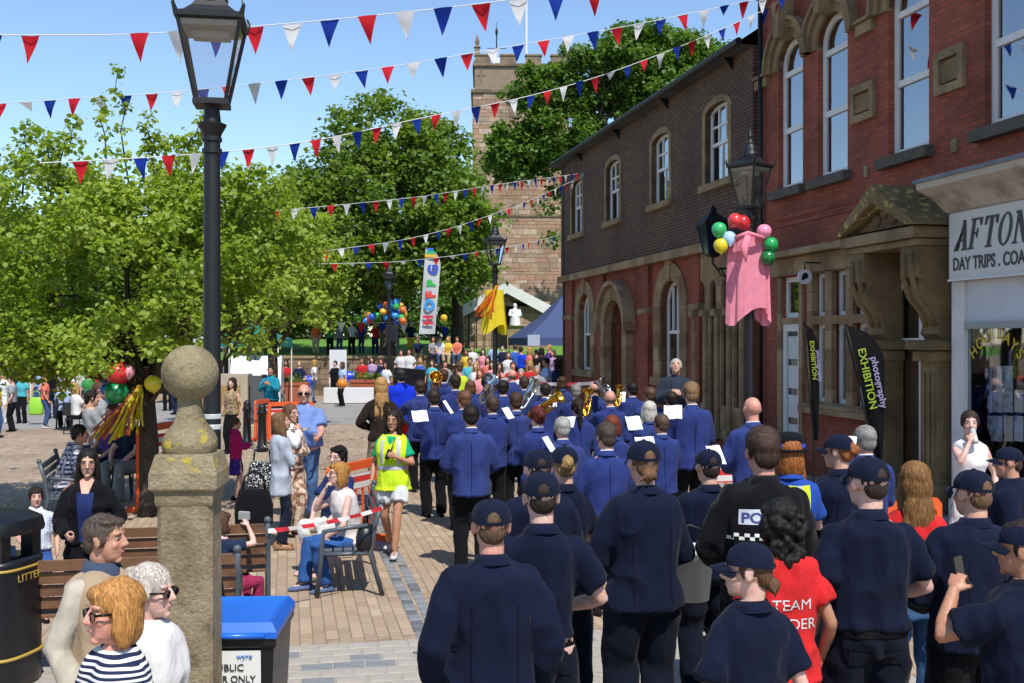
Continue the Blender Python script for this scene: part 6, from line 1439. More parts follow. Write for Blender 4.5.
r, f, s = person('woman in leopard print vest behind the lamp post', 232, 378, 24.0, sex='f', face=160, sk='fair', hair='shoulder', hc='#2b1d16', top='vest', tc=patterned('leopard', '#5a4a3a', '#b09a78', 'noise', 30), bot='trousers', bc=BLK, lod='l', la='slack', ra='slack')
r, f, s = person('man in teal top and dark trousers taking a photograph', 271, 366, 28.5, face=172, sk='tan', hair='short', hc='#2a1d16', top='shirt', tc='#1d7d93', bot='trousers', bc='#191b22', sc='#c0c0c0', lod='m', la='phone', ra='phone')
hp_ = hand_pt(r, f, s, 1); mb = MB(); mb.box(-.07, .07, -.03, .03, -.03, .06, .01); mb.tube([(0, -.03, .01), (0, -.1, .01)], .035, 10); o = mb.build('camera', M_BPAINT, None, False, tuple(hp_+np.array([-.06, 0, .14]))); tag(o, 'black camera held by the man in teal', 'camera')
r, f, s = person('blond woman in dark leather jacket and beige trousers, back to us', 381, 378, 16.4, sex='f', face=15, sk='fair', hair='long', hc='#b58c56', top='shirt', tc='#2b211c', bot='jeans', bc='#9c8a70', lod='m', la='bent', ra='bent')
r, f, s = person('broad person in bright blue top and red sash at the left of the band', 401, 369, 20.5, face=5, sk='fair', hair='short', hc='#2a2a2a', top='fleece', tc='#1534c4', bot='trousers', bc='#b0201c', lod='m', la='holdlow', ra='holdlow', build=1.25)
r, f, s = person('man in yellow vest ahead of the band on the left', 459, 362, 26.0, face=20, sk='fair', hair='short', hc='#5a4634', top='hivis', tc='#b9cf3a', under='shirt', undercol='#20304a', bot='trousers', bc=BLK, lod='l', la='slack', ra='slack')
r, f, s = person('grey haired man in dark jacket looking down at a phone in the shade', 676, 359, 20.5, face=170, sk='fair', hair='short', hc='#c4c4c2', top='jacket', tc='#2c3340', bot='trousers', bc='#1b1c20', lod='m', la='radio', ra='radio', facial='#a0a0a0', hpitch=-22)
# ------------------------------------------------------------------ street furniture
M_LGLASS = glassmat('lamp_glass', (.93, .95, .96), .05); M_LAMPIN = mat('lamp_reflector', '#a8a49c', .5, .1)
def lamp_post(px, d, label, rz=.12, h=4.12, sc=1.0):
    x, y = GP(px, d); root = empty('street_lamp', (x, y, 0), rz, label, 'street lamp', 'black lantern lamp posts', sc)
    mb = MB(); mb.lathe([(.15, 0), (.15, .1), (.12, .14), (.11, .6), (.125, .63), (.125, .68), (.085, .74), (.06, .9), (.057, 2.6), (.054, h-.35), (.066, h-.345), (.066, h-.315), (.054, h-.31), (.054, h-.27), (.066, h-.265), (.066, h-.24), (.058, h-.235), (.066, h-.21), (.092, h-.165), (.096, h-.15), (.06, h-.135), (.05, h-.05), (.07, h-.03)], 20); autosmooth(mb.build('post', M_IRON, root))
    mb = MB(); mb.sq4([(.115, h-.03), (.115, h), (.1, h+.012)]); mb.sq4([(.203, h+.51), (.222, h+.52), (.224, h+.55), (.165, h+.575), (.12, h+.62), (.088, h+.67)]); 
    mb.lathe([(.104, h+.66), (.108, h+.69), (.098, h+.72), (.085, h+.78), (.06, h+.82), (.062, h+.84), (.04, h+.87), (.02, h+.9), (.034, h+.93), (.026, h+.96), (.006, h+1.03)], 14)
    for a in (-1, 1):
        for b in (-1, 1):
            mb.tube([(a*.098, b*.098, h), (a*.2, b*.2, h+.52)], .014, 6); mb.tube([(a*.208, b*.208, h+.54), (a*.226, b*.226, h+.6), (a*.214, b*.214, h+.63)], [.02, .012, .004], 5)
    lf = mb.build('lantern_frame', M_IRON, root)
    for k in range(4):
        q = rotm('Z', k*math.pi/2); V = np.array([(-.092, -.1, h+.012), (.092, -.1, h+.012), (.19, -.198, h+.508), (-.19, -.198, h+.508)])@q.T
        link('lantern_pane', mesh_np('pane', V, [(0, 1, 2, 3)]), M_LGLASS, lf)
    mb = MB(); mb.sq4([(.178, h+.47), (.186, h+.505)]); mb.box(-.12, .12, -.06, .06, h+.42, h+.469); mb.build('lamp_tray', M_LAMPIN, lf)
    return root
lp1 = lamp_post(212, 7.4, 'tall black lamp post with glass lantern beside the stone pillar', .16, 4.06)
mb = MB(); [mb.lathe([(.061, z), (.064, z+.004), (.064, z+.03), (.061, z+.034)], 18) for z in (1.86, 1.93)]; mb.build('strap', SLV, lp1)
lp2 = lamp_post(750, 14.6, 'black lamp post draped with pink cloth before the red brick building', .75, 4.24)
lp3 = lamp_post(495, 25.5, 'black lamp post draped with yellow cloth near the church', .3, 4.25)
lp4 = lamp_post(389, 43, 'distant black lamp post under the big tree', .3, 4.5)
def balloon(px, py, d, col, label, r=.14):
    m = mat('balloon_'+col.strip('#'), col, .25, .05, 3, coat=.3); mb = MB()
    mb.lathe([(.004, -1.24), (.1, -1.2), (.05, -1.14), (.12, -1.08), (.5, -.82), (.82, -.45), (.98, 0), (.95, .35), (.78, .68), (.45, .92), (.12, 1.0), (.01, 1.01)], 16); 
    o = mb.build('balloon', m, None, True, tuple(P(px, py, d)), (R(random.uniform(-40, 40)), R(random.uniform(-40, 40)), 0), r); tag(o, label, 'balloon')
for px, py, c, l in ((735, 221, '#d8383a', 'front red'), (743, 223, '#b8262a', 'rear red'), (719, 230, '#2fae62', 'light green'), (721, 246, '#d6c21f', 'yellow'), (729, 239, '#9fc4dc', 'pale blue'), (764, 232, '#e58aa6', 'pink'), (771, 245, '#1f9a4c', 'bright green'), (768, 258, '#157038', 'dark green')):
    balloon(px, py, 14.45, c, l+' balloon tied to the lamp post with the pink cloth', .102)
def drape(px, y0, y1, d, w0, w1, col, label, name, phase=0, folds=5, r0=.07):
    """cloth gathered round a post: pleated tube that flares downwards, open along the back"""
    z0, z1 = topz(y0, d), topz(y1, d); V = []; nu, nv = 64, 14
    for j in range(nv+1):
        t = j/nv; z = z0+(z1-z0)*t
        for i in range(nu+1):
            a = 2*math.pi*i/nu; w = w0+(w1-w0)*t**1.3; amp = .12+.5*min(1, t*2.2)
            r = w*(.66+.10*amp*math.sin(folds*a+phase)+.05*amp*math.sin(folds*2.3*a+1+t))
            V.append((r*math.cos(a)*1.25, r*math.sin(a)*.55-.02, z-(.12*math.sin(a*2+phase)*t)))
    F = [(j*(nu+1)+i, j*(nu+1)+i+1, (j+1)*(nu+1)+i+1, (j+1)*(nu+1)+i) for j in range(nv) for i in range(nu)]
    x, y = GP(px, d); o = link(name, smooth(mesh_np(name, V, F)), thincloth('cloth_drape_'+col.strip('#'), col, .3), None, (x, y, 0)); tag(o, label, 'cloth')
drape(748, 236, 317, 14.6, .31, .34, '#f598ac', 'pink cloth tied round the lamp post with balloons', 'cloth_drape', .6, 6)
mb = MB(); mb.tube([P(735, 238, 14.4), P(748, 233, 14.3), P(764, 238, 14.4)], .03, 8); mb.tube([P(748, 236, 14.3), P(744, 248, 14.25), P(746, 262, 14.2)], [.04, .06, .01], 8); tag(mb.build('cloth_bow', thincloth('cloth_drape_f598ac', '#f598ac'), None, True), 'knotted pink bow at the top of the pink cloth', 'bow')
drape(494, 290, 330, 25.5, .26, .36, '#eed83a', 'yellow cloth tied round the lamp post near the church', 'cloth_drape', .2, 5)
def streamers(px, py, d, cols, n, ln, label, seed, spread=.5, lean=(-.5, 0)):
    rng = np.random.default_rng(seed); root = empty('ribbon_bunch', tuple(P(px, py, d)), 0, label, 'ribbons')
    for k in range(n):
        c = cols[k % len(cols)]; mb = MB(); l = ln*rng.uniform(.7, 1.1); dx = lean[0]*l+rng.normal()*spread*l*.3; dy = rng.normal()*.12; V = []
        for j in range(7):
            t = j/6; V += [(dx*t**1.2+.02*math.sin(j+k)-.016, dy*t, -l*t*(.75+.25*t)), (dx*t**1.2+.02*math.sin(j+k)+.016, dy*t+.012*math.sin(k), -l*t*(.75+.25*t))]
        mb.add(V, [(2*j, 2*j+1, 2*j+3, 2*j+2) for j in range(6)]); mb.build('ribbon', thincloth('ribbon_'+c.strip('#'), c), root)
streamers(497, 285, 25.3, ('#d8742c', '#d8b020', '#c8502c'), 26, .7, 'orange and yellow ribbons hanging over the yellow cloth', 4, .7, (-.42, 0))
streamers(140, 385, 15.1, ('#c9b41c', '#c8743c', '#b0504c', '#d0c040'), 60, .72, 'yellow and orange ribbons hanging on the lime tree trunk', 5, .8, (-.55, 0))
for px, py, c, l, r in ((116, 393, '#0f7a46', 'large green', .17), (118, 374, '#c2282c', 'large red', .17), (128, 372, '#d890a4', 'pink', .1), (153, 384, '#d0bf2a', 'yellow', .12), (106, 390, '#2a50b8', 'blue', .08)):
    balloon(px, py, 15.1, c, l+' balloon on the lime tree trunk', r)

# stone gate pier with ball finial
PD = 5.3; PK = PD/6.2
x, y = GP(190, PD); M_PIER = stonemat('pier_stone', '#a2957a', '#6d634d', lichen='#b3a03c', bscale=45, bstr=.8, dscale=3.5, lt=.56, stain='#4a4334')
M_PIERD = stonemat('pier_shaft_stone', '#a3947a', '#73664e', bscale=45, bstr=.7, dscale=3, stain='#5a5040')
root = empty('stone_pillar', (x, y, 0), R(4), 'weathered square stone pillar with a ball on top, left foreground', 'pillar', scale=PK)
def zz(py): return topz(py, PD)/PK
mb = MB(); mb.ell((0, 0, zz(373)), .158, nu=32, nv=22); mb.build('ball_finial', stonemat('ball_stone', '#a29676', '#6f6750', bscale=45, bstr=.6, dscale=3, stain='#585240'), root, True)
mb = MB(); mb.lathe([(.062, zz(397)), (.064, zz(404)), (.07, zz(412)), (.088, zz(423)), (.128, zz(432)), (.146, zz(440)), (.146, zz(447)), (.132, zz(452))], 28, sq=3.2); autosmooth(mb.build('neck', M_PIER, root))
mb = MB(); mb.sq4([(.155, zz(452)), (.16, zz(455)), (.180, zz(468)), (.184, zz(470)), (.184, zz(485)), (.178, zz(487))]); mb.build('cap_stone', M_PIER, root)
mb = MB(); mb.sq4([(.16, zz(487.2)), (.157, zz(499)), (.152, zz(502))]); mb.build('necking', M_PIERD, root)
mb = MB(); hw, ch = .153, .026; prof = [(-hw+ch, -hw), (hw-ch, -hw), (hw, -hw+ch), (hw, hw-ch), (hw-ch, hw), (-hw+ch, hw), (-hw, hw-ch), (-hw, -hw+ch)]
mb.rings([np.array([(p[0]*k, p[1]*k, z) for p in prof]) for z, k in ((.1, 1.04), (.5, 1.02), (1.0, 1.0), (1.35, .99), (zz(502.3), .98))]); mb.box(-.24, .24, -.24, .24, -.02, .12, .03); mb.build('shaft', M_PIERD, root)

# litter bin with gold bands
x, y = GP(-5, 7.9); root = empty('litter_bin', (x, y, 0), R(-12), 'black litter bin with gold bands and lettering at the left edge', 'bin', scale=.97); zb = lambda py: topz(py, 7.4)
M_BIN = mat('bin_plastic', '#141519', .38, .2, 10, 80, .15); M_GOLD = mat('gold_band', '#b3923f', .4, .1, 8)
mb = MB(); e = 3.4; mb.lathe([(.27, 0), (.275, .05), (.285, .9), (.285, .93)], 32, sq=e); mb.build('bin_body', M_BIN, root, True)
mb = MB(); mb.lathe([(.295, 1.12), (.30, 1.15), (.285, 1.22), (.2, 1.27), (.05, 1.29)], 32, sq=e)
for a in (45, 135, 225, 315): mb.box(.235*math.cos(R(a))*1.05-.05, .235*math.cos(R(a))*1.05+.05, .235*math.sin(R(a))*1.05-.05, .235*math.sin(R(a))*1.05+.05, .9, 1.14)
autosmooth(mb.build('bin_hood', M_BIN, root))
for z in (.22, .86): mb = MB(); mb.lathe([(.2785, z), (.290, z+.002), (.290, z+.02), (.2785, z+.022)], 32, sq=e); mb.build('gold_band', M_GOLD, root, True)
text_on('LITTER', .075, (-.14, -.292, .78), (1, 0, 0), (0, 0, 1), M_GOLD, root, fit=.28); text_on('LITTER', .075, (.292, -.14, .78), (0, 1, 0), (0, 0, 1), M_GOLD, root, fit=.28)
mb = MB(); mb.box(.12, .22, -.292, -.288, .52, .68); q = mb.build('emblem', M_GOLD, root); mb = MB(); mb.prism([(.15, .54), (.19, .54), (.18, .6), (.2, .65), (.16, .64), (.14, .66), (.155, .6)], -.295, -.2925, 'y'); mb.build('emblem_figure', M_LET, q)
mb = MB(); mb.box(-.16, .1, -.1, .1, .9, 1.0); mb.ell((.05, -.1, .98), (.1, .06, .05)); mb.build('rubbish', mat('wrapper', '#8fa0c4', .5, .3, 20), root)
# wheelie bin with blue lid and notice
x, y = GP(243, 5.75); root = empty('wheelie_bin', (x, y, 0), R(3), 'black wheelie bin with blue lid and white paper notice beside the pillar', 'bin', scale=(.84, 1, .94))
mb = MB(); mb.sq4([(.2, .23, .06), (.245, .29, .98), (.262, .31, 1.0), (.262, .31, 1.04)]); mb.build('bin_body', M_BIN, root)
mb = MB(); mb.sq4([(.268, .32, 1.042), (.268, .32, 1.075), (.235, .285, 1.12), (.2, .25, 1.105)]); mb.tube([(-.22, .34, 1.08), (.22, .34, 1.08)], .02, 8); lid = mb.build('lid', mat('blue_lid', '#1f63c8', .35, .1, 6, 40, .1), root)
mb = MB(); mb.tube([(-.2, -.33, 1.06), (.2, -.33, 1.06)], .016, 8); mb.build('handle', mat('blue_lid', '#1f63c8'), lid, True)
for sx in (-1, 1): mb = MB(); mb.tube([(sx*.2, .25, .1), (sx*.25, .25, .1)], .1, 16); mb.build('wheel', M_BIN, root)
V = [(-.2, -.2765, .55), (.17, -.2765, .55), (.17, -.2965, .975), (-.2, -.2965, .975)]; nb = link('notice', mesh_np('notice', V, [(0, 1, 2, 3)]), PAPER, root)
up_ = (0, -.020, .43)
text_on('PUBLIC', .052, (-.12, -.295, .868), (1, 0, 0), up_, M_LET, nb, fit=.19); text_on('LITTER ONLY', .052, (-.19, -.292, .806), (1, 0, 0), up_, M_LET, nb, fit=.33)
text_on('wyre', .04, (.03, -.2985, .932), (1, 0, 0), up_, mat('blue_print', '#3f7fc0', .5, .05), nb, fit=.09)

# benches
M_WOODS = mat('bench_wood', '#6e4b30', .65, .35, 6, 40, .3, dirt='#533621', dscale=6); M_BMET = mat('bench_metal', '#4c535b', .4, .15, 12, 60, .15)
def bench(px, d, rz, label, wood=True, ln=1.5, xy=None):
    x, y = xy or GP(px, d); root = empty('bench', (x, y, 0), rz, label, 'bench', 'benches in the square')
    for sx in (-1, 1):
        mb = MB(); X_ = sx*ln/2
        mb.tube([(X_, .28, 0), (X_, .24, .43), (X_, .22, .63), (X_, .0, .66), (X_, -.2, .68)], .022, 8, up=(1, 0, 0)); mb.tube([(X_, -.34, 0), (X_, -.22, .42), (X_, -.27, .68), (X_, -.33, .88)], [.024, .024, .022, .026], 8, up=(1, 0, 0)); mb.tube([(X_, .24, .41), (X_, -.22, .41)], .02, 8)
        mb.ell((X_, -.335, .90), .032); mb.build('bench_end', M_BMET, root, True)
    m = M_WOODS if wood else M_BMET
    for k in range(5): mb = MB(); y0 = .22-k*.095; mb.box(-ln/2+.01, ln/2-.01, y0-.08, y0, .43, .455, .005); mb.build('seat_slat', m, root)
    for k in range(4): mb = MB(); z0 = .50+k*.095; yy = -.235-k*.026; mb.box(-ln/2+.01, ln/2-.01, yy-.012, yy+.012, z0, z0+.08, .003); mb.build('back_slat', m, root)
    return root
bench(0, 0, R(12), 'wooden slatted bench between the litter bin and the pillar', True, 1.9, GP(110, 8.35))
bench(0, 0, R(12), 'wooden slatted bench just right of the stone pillar', True, 1.35, GP(190, 9.75))
bench(0, 0, R(100), 'grey metal bench with two women sitting on it', False, 1.5, (GP(345, 11.3)[0], 11.3))
bench(0, 0, R(-75), 'grey bench under the lime tree with the man in checked shirt', False, 1.5, GP(74, 15.0))
# more stuff for the sitters: bag on the wooden bench side
def bag(px, py, d, m, label, w=.3, h=.36, rz=0):
    root = empty('bag', tuple(P(px, py, d)), rz, label, 'bag'); mb = MB(); mb.rings([super_ring((0, 0, z), w/2*k, .09*k, np.array([1, 0, 0]), np.array([0, 1, 0]), 20, 3) for z, k in ((0, .85), (.05, 1), (h*.6, 1.02), (h, .8), (h+.02, .7))]); mb.build('bag_body', m, root, True)
    mb = MB(); mb.tube([(-w*.3, 0, h), (-w*.25, 0, h+.16), (0, 0, h+.22), (w*.25, 0, h+.16), (w*.3, 0, h)], .012, 6); mb.build('strap', m, root, True)
bag(262, 492, 13.0, patterned('spotted_bag', '#15161a', '#d6d6d2', 'noise', 60, lo=.55, hi=.6), 'black and white spotted bag hung beside the grey cardigan woman', .34, .34)
bag(254, 527, 12.2, BLK, 'large black bag on the ground below the spotted bag', .42, .4)
bag(366, 548, 10.7, mat('black_leather', '#17181b', .4, .2), 'black handbag on the metal bench', .32, .2, R(90))
mb = MB(); rr = []
for k in range(9): t = k/8; rr.append(P(276+(384-276)*t, 531-22*t-3*math.sin(t*3.1), 10.1+.9*t))
V = []; F = []
for p in rr: V += [p+np.array([0, 0, .03]), p-np.array([0, 0, .03])]
def tape(name, pts, w, label):
    m = MATS.get('barrier_tape')
    if not m:
        m, nt, b, out = _base('barrier_tape'); tc = N(nt, 'TexCoord'); wv = N(nt, 'TexWave'); wv.wave_type = 'BANDS'; wv.bands_direction = 'DIAGONAL'; wv.inputs['Scale'].default_value = 1.6; L(nt, tc.outputs['Object'], wv.inputs['Vector'])
        L(nt, mixc(nt, ramp(nt, wv.outputs['Fac'], .48, .52), hexc('#d6d2d0'), hexc('#c22a34')), b.inputs['Base Color']); b.inputs['Roughness'].default_value = .4; MATS['barrier_tape'] = m
    V = []; n = len(pts)
    for i, p in enumerate(pts): a = .5*math.sin(i*1.3); u = np.array([0, math.sin(a), math.cos(a)])*w/2; V += [p+u, p-u]
    o = link(name, smooth(mesh_np(name, V, [(2*i, 2*i+1, 2*i+3, 2*i+2) for i in range(n-1)])), m); tag(o, label, 'tape'); return o
def sagline(a, b, n=14, sag=.1): a, b = np.asarray(a), np.asarray(b); return [a+(b-a)*i/n-np.array([0, 0, sag*4*(i/n)*(1-i/n)]) for i in range(n+1)]
tape('barrier_tape', sagline(P(268, 531, 9.55), P(383, 508, 10.5), 18, .03), .04, 'red and white tape stretched across the metal bench')
tape('barrier_tape', sagline(P(232, 575, 9.0), P(276, 640, 6.2), 10, .05)+sagline(P(276, 640, 6.2), P(272, 700, 6.1), 6, 0)[1:], .06, 'red and white tape dangling over the wheelie bin')
tape('barrier_tape', sagline(P(497, 377, 31), P(596, 383, 27), 20, .1), .09, 'red and white tape strung to the long building')
# orange plastic barriers
M_ORG = mat('barrier_orange', '#d8561f', .5, .12, 4, 30, .1)
def barrier(px, d, rz, label, w=1.1, h=1.0):
    x, y = GP(px, d); root = empty('barrier', (x, y, 0), rz, label, 'barrier', 'orange plastic barriers')
    mb = MB(); o = [(-w/2, .08), (-w/2, h-.06), (-w/2+.06, h), (w/2-.06, h), (w/2, h-.06), (w/2, .08), (-w/2, .08)]; i_ = [(-w/2+.07, .2), (-w/2+.07, h-.12), (-w/2+.1, h-.1), (w/2-.1, h-.1), (w/2-.07, h-.12), (w/2-.07, .2), (-w/2+.07, .2)]
    mb.strip(i_, o, -.025, .025, 'y'); mb.build('frame', M_ORG, root)
    mb = MB(); mb.box(-w/2+.08, w/2-.08, -.012, .012, h-.34, h-.16); mb.build('panel', patterned('barrier_board', '#c9c9c6', '#c2342c', 'stripe', 2.2), root)
    for k in range(6): x0 = -w/2+.14+k*(w-.3)/5; mb = MB(); mb.box(x0, x0+.03, -.012, .012, .2, h-.34); mb.build('bar', M_ORG, root)
    for sx in (-1, 1): mb = MB(); mb.box(sx*w*.36-.04, sx*w*.36+.04, -.25, .25, 0, .08, .01); mb.build('foot', M_ORG, root)
barrier(352, 13.2, R(70), 'orange barrier just behind the women on the metal bench', 1.2)
barrier(160, 16.2, R(80), 'orange barrier beside the lime tree trunk', 1.3, 1.25)
barrier(291, 26.5, R(20), 'orange barrier behind the man in teal'); barrier(262, 27.5, R(85), 'orange barrier left of the man in teal')
barrier(806, 11.2, R(20), 'orange barrier behind the officer in the round hat', 1.0); barrier(903, 10.0, R(30), 'orange barrier behind the long haired woman', 1.0); barrier(730, 14.0, R(10), 'red and white barrier beside the bald band man', .9)
# bollards with chain
for k, px in enumerate((247, 262)):
    x, y = GP(px, 26-k*1.5); root = empty('bollard', (x, y, 0), 0, ('black bollard with chain nearest the lamp post', 'black bollard with chain next to the man in teal')[k], 'bollard', 'black bollards')
    mb = MB(); mb.lathe([(.13, 0), (.13, .1), (.1, .14), (.085, .8), (.11, .83), (.11, .88), (.08, .95), (.09, 1.0), (.04, 1.06)], 14); mb.build('post', M_IRON, root, True)
mb = MB(); mb.tube(sagline((*GP(247, 26), .8), (*GP(262, 24.5), .8), 10, .18), .018, 6); tag(mb.build('chain', M_IRON), 'black chain slung between two bollards', 'chain')
# memorial stone with plaques
x, y = GP(229, 30); root = empty('memorial_stone', (x, y, 0), R(5), 'pale stone block with bronze plaques behind the lamp post', 'memorial')
mb = MB(); mb.box(-.95, .5, 0, .9, 0, 1.55); mb.box(-1.1, 1.3, -.25, 1.1, 0, .18, .02); mb.build('block', mat('pale_stone', '#a79b86', .85, .2, 4, 40, .3), root); mb = MB(); mb.box(-.75, .3, -.03, -.003, .45, 1.25); mb.build('plaque', mat('bronze_plaque', '#9a7a4c', .45, .2, 8), root)
mb = MB(); mb.box(.55, 1.1, .1, .7, .18, 1.5); mb.box(.6, 1.05, .07, .098, .55, 1.3); mb.build('side_panel', mat('slate_panel', '#4c4f53', .6, .2), root)
# white collecting bucket
hp_ = P(690, 572, 7.0); root = empty('bucket', tuple(hp_-np.array([0, 0, .17])), 0, 'white plastic collecting bucket carried among the volunteers', 'bucket')
mb = MB(); mb.lathe([(.12, 0), (.15, .30), (.156, .305), (.156, .33), (.145, .33), (.143, .30), (.115, .02)], 22); mb.build('bucket_body', mat('white_plastic', '#d4d4d2', .35, .05), root, True)
mb = MB(); mb.tube([(-.15, 0, .31), (-.12, 0, .42), (0, 0, .47), (.12, 0, .42), (.15, 0, .31)], .006, 6); mb.build('handle', M_IRON, root, True)

# ------------------------------------------------------------------ bunting
FM = {c: thincloth('flag_'+c, h, .35) for c, h in (('red', '#c2232e'), ('white', '#d4d4d4'), ('blue', '#16338c'))}
M_CORD = mat('white_cord', '#d0d0d0', .8, .05)
def bunting(pts, fw, fh, label, start=0, gap=None, order=('blue', 'red', 'white'), skip=(), off=.0, width=.006):
    """pts: (px, py, d) along the cord"""
    W = [P(*p) for p in pts]; W = np.array(W); t = np.concatenate([[0], np.cumsum(np.linalg.norm(np.diff(W, axis=0), axis=1))]); T_ = t[-1]
    n = 60; s_ = np.linspace(0, T_, n)
    # smooth interpolation through the points
    C = np.stack([np.interp(s_, t, W[:, k]) for k in range(3)], 1)
    for _ in range(12): C[1:-1] = (C[:-2]+2*C[1:-1]+C[2:])/4
    root = empty('bunting', tuple(C[0]), 0, label, 'bunting', 'strings of red white and blue bunting'); o0 = C[0]
    mb = MB(); mb.tube(list(C-o0), width, 5); mb.build('cord', M_CORD, root)
    t2 = np.concatenate([[0], np.cumsum(np.linalg.norm(np.diff(C, axis=0), axis=1))]); pos = off; k = start
    while pos+fw < t2[-1]:
        a = np.array([np.interp(pos, t2, C[:, i]) for i in range(3)]); b = np.array([np.interp(pos+fw, t2, C[:, i]) for i in range(3)])
        if (k-start) not in skip:
            mid = (a+b)/2; sw_ = np.array([random.gauss(0, .025), random.gauss(0, .05), 0]); lift = 1-.04*abs(random.gauss(0, 1))
            if random.random() < .06: lift = .35; sw_[1] += .2
            tip = mid+np.array([0, 0, -fh*lift])+sw_; V = []
            rows = 5
            for r in range(rows+1):
                u = r/rows; l = a+(tip-a)*u; q = b+(tip-b)*u; bul = np.array([0, .03*math.sin(u*3+k), 0])
                V += [l+bul, (l+q)/2+bul*1.8, q+bul]
            F = [(3*r+i, 3*r+i+1, 3*r+i+4, 3*r+i+3) for r in range(rows) for i in (0, 1)]
            me = smooth(mesh_np('flag', np.array(V)-mid, F)); link('flag', me, FM[order[k % 3]], root, tuple(mid-o0))
        pos += gap; k += 1
B = bunting
B([(-60, 35, 12.2), (0, 35, 12.1), (130, 35, 12), (250, 27, 12), (350, 18, 12), (455, 7, 12), (540, -4, 12), (640, -20, 12)], .21, .32, 'nearest string of large bunting along the top left', 0, .415, skip=(2, 3), off=.53)
B([(-60, 108, 17.5), (0, 103, 17.4), (130, 96, 17.2), (250, 85, 17), (400, 66, 17), (500, 48, 17.2), (620, 28, 17.6), (745, 2, 18.5), (800, -10, 19)], .205, .29, 'second string of bunting, from behind the lantern up past the tower', 1, .415, off=.9)
B([(40, 163, 11.5), (150, 158, 12.5), (250, 150, 13.5), (330, 139, 14.5), (400, 122, 15.5), (520, 99, 16.8), (600, 77, 18), (700, 39, 19), (785, 1, 20)], .185, .25, 'third string of bunting, crossing the church tower to the red brick corner', 1, .37, off=.35)
B([(262, 212, 22), (340, 205, 23), (420, 197, 25), (500, 184, 28), (585, 173, 33)], .20, .26, 'fourth string of bunting, ending on the long building', 1, .42, off=.2)
B([(318, 252, 26), (400, 241, 27), (450, 229, 28), (520, 205, 30), (575, 180, 33)], .18, .25, 'fifth string of bunting, steep, in front of the big tree', 1, .39, off=.1)
B([(318, 264, 27), (400, 262, 27.5), (460, 255, 28), (520, 245, 30), (557, 236, 33)], .18, .22, 'sixth and lowest string of bunting in front of the big tree', 1, .43, off=.3)
# ------------------------------------------------------------------ feather flags
def feather(px, d, ytop, ybot, wpx, lean, label, cloth_m, lines, rz=0, white=False):
    z0, z1 = max(.02, topz(ybot, d)), topz(ytop, d); hh = z1-z0; w = wpx/FPX*d; x, y = GP(px, d)
    root = empty('feather_flag', (x, y, 0), rz, label, 'flag'); mb = MB(); L_ = []; Rr = []
    for j in range(17):
        t = j/16; z = z0+hh*t; c = lean*t
        prof = (min(1, .12+1.25*t) if not white else 1) if t < .75 else math.sqrt(max(0, 1-((t-.75)/.25)**2))*1.0+.02
        L_.append((c-w*(.5+.1*t), z)); Rr.append((c-w*(.5+.1*t)+w*prof, z))
    cols = 6; V = []
    for l, q in zip(L_, Rr):
        for i in range(cols+1): u = i/cols; V.append((l[0]+(q[0]-l[0])*u, .05*math.sin(u*3+l[1]*2), l[1]))
    F = [(j*(cols+1)+i, j*(cols+1)+i+1, (j+1)*(cols+1)+i+1, (j+1)*(cols+1)+i) for j in range(16) for i in range(cols)]
    fl = link('flag_cloth', smooth(mesh_np('flag_cloth', V, F)), cloth_m, root)
    mb.tube([(L_[0][0]-.015, .0, 0)]+[(l[0]-.012, 0, l[1]) for l in L_]+[((L_[-1][0]+Rr[-1][0])/2, 0, z1+.01)], .012, 6); mb.build('pole', M_IRON, root, True)
    mb = MB(); [mb.tube([(L_[0][0]-.015, 0, .03), (L_[0][0]-.015+.35*math.cos(k*1.57+.6), .35*math.sin(k*1.57+.6), .015)], .012, 5) for k in range(4)]; mb.build('base', M_IRON, root)
    for txt, size, t0, side, m in lines:
        # lettering runs down the flag
        z = z0+hh*t0; c = lean*t0-w*(.5+.1*t0)+w*side; dirv = Vector((-lean, 0, -hh)).normalized(); up_v = Vector((hh, 0, -lean)).normalized()
        text_on(txt, size*.72, (c, -.062, z), dirv, up_v, m, fl, bold=.0015)
    return root
M_PB = thincloth('black_flag', '#0d0d10', .05); M_LIMEP = mat('lime_print', '#7f9426', .6, .05); M_LIL = mat('lilac_print', '#857ca0', .6, .05)
feather(893, 13.2, 324, 462, 34, -.36, 'large black leaning feather flag reading photography EXHIBITION by the stone porch', M_PB, [('photography', .17, .76, .48, M_LIL), ('EXHIBITION', .19, .82, .14, M_LIMEP)], R(8))
feather(822, 15.5, 322, 440, 18, -.16, 'smaller black feather flag with lime lettering left of the porch', M_PB, [('photography', .12, .76, .5, M_LIL), ('EXHIBITION', .14, .84, .14, M_LIMEP)], R(20))
rt = feather(427, 47, 247, 334, 16, .36, 'tall white feather flag with coloured letters by the balloons', thincloth('white_flag', '#cfd2d4', .3), [], 0, True)
zf0, zf1 = topz(334, 47), topz(247, 47)
for k, (t, chh, col) in enumerate(((.16, 'H', '#c62a3a'), (.32, 'O', '#2f8fd0'), (.47, 'F', '#d8382c'), (.60, 'B', '#2fa84c'), (.74, 'G', '#2a48b0'))):
    text_on(chh, .56, (.18+.36*t, -.07, zf0+(zf1-zf0)*t-.2), (0, 0, 1), (-1, 0, 0), mat('print_'+col.strip('#'), col, .5, .05), rt, bold=.03)
for k, (t, col) in enumerate(((.88, '#d8a82c'), (.92, '#2fa86c'), (.95, '#2a6fc0'))): mb = MB(); z = zf0+(zf1-zf0)*t; mb.box(-.08+.06*k, .4-.06*k, -.075, -.06, z, z+.13); mb.build('colour_band', mat('print_'+col.strip('#'), col, .5, .05), rt)
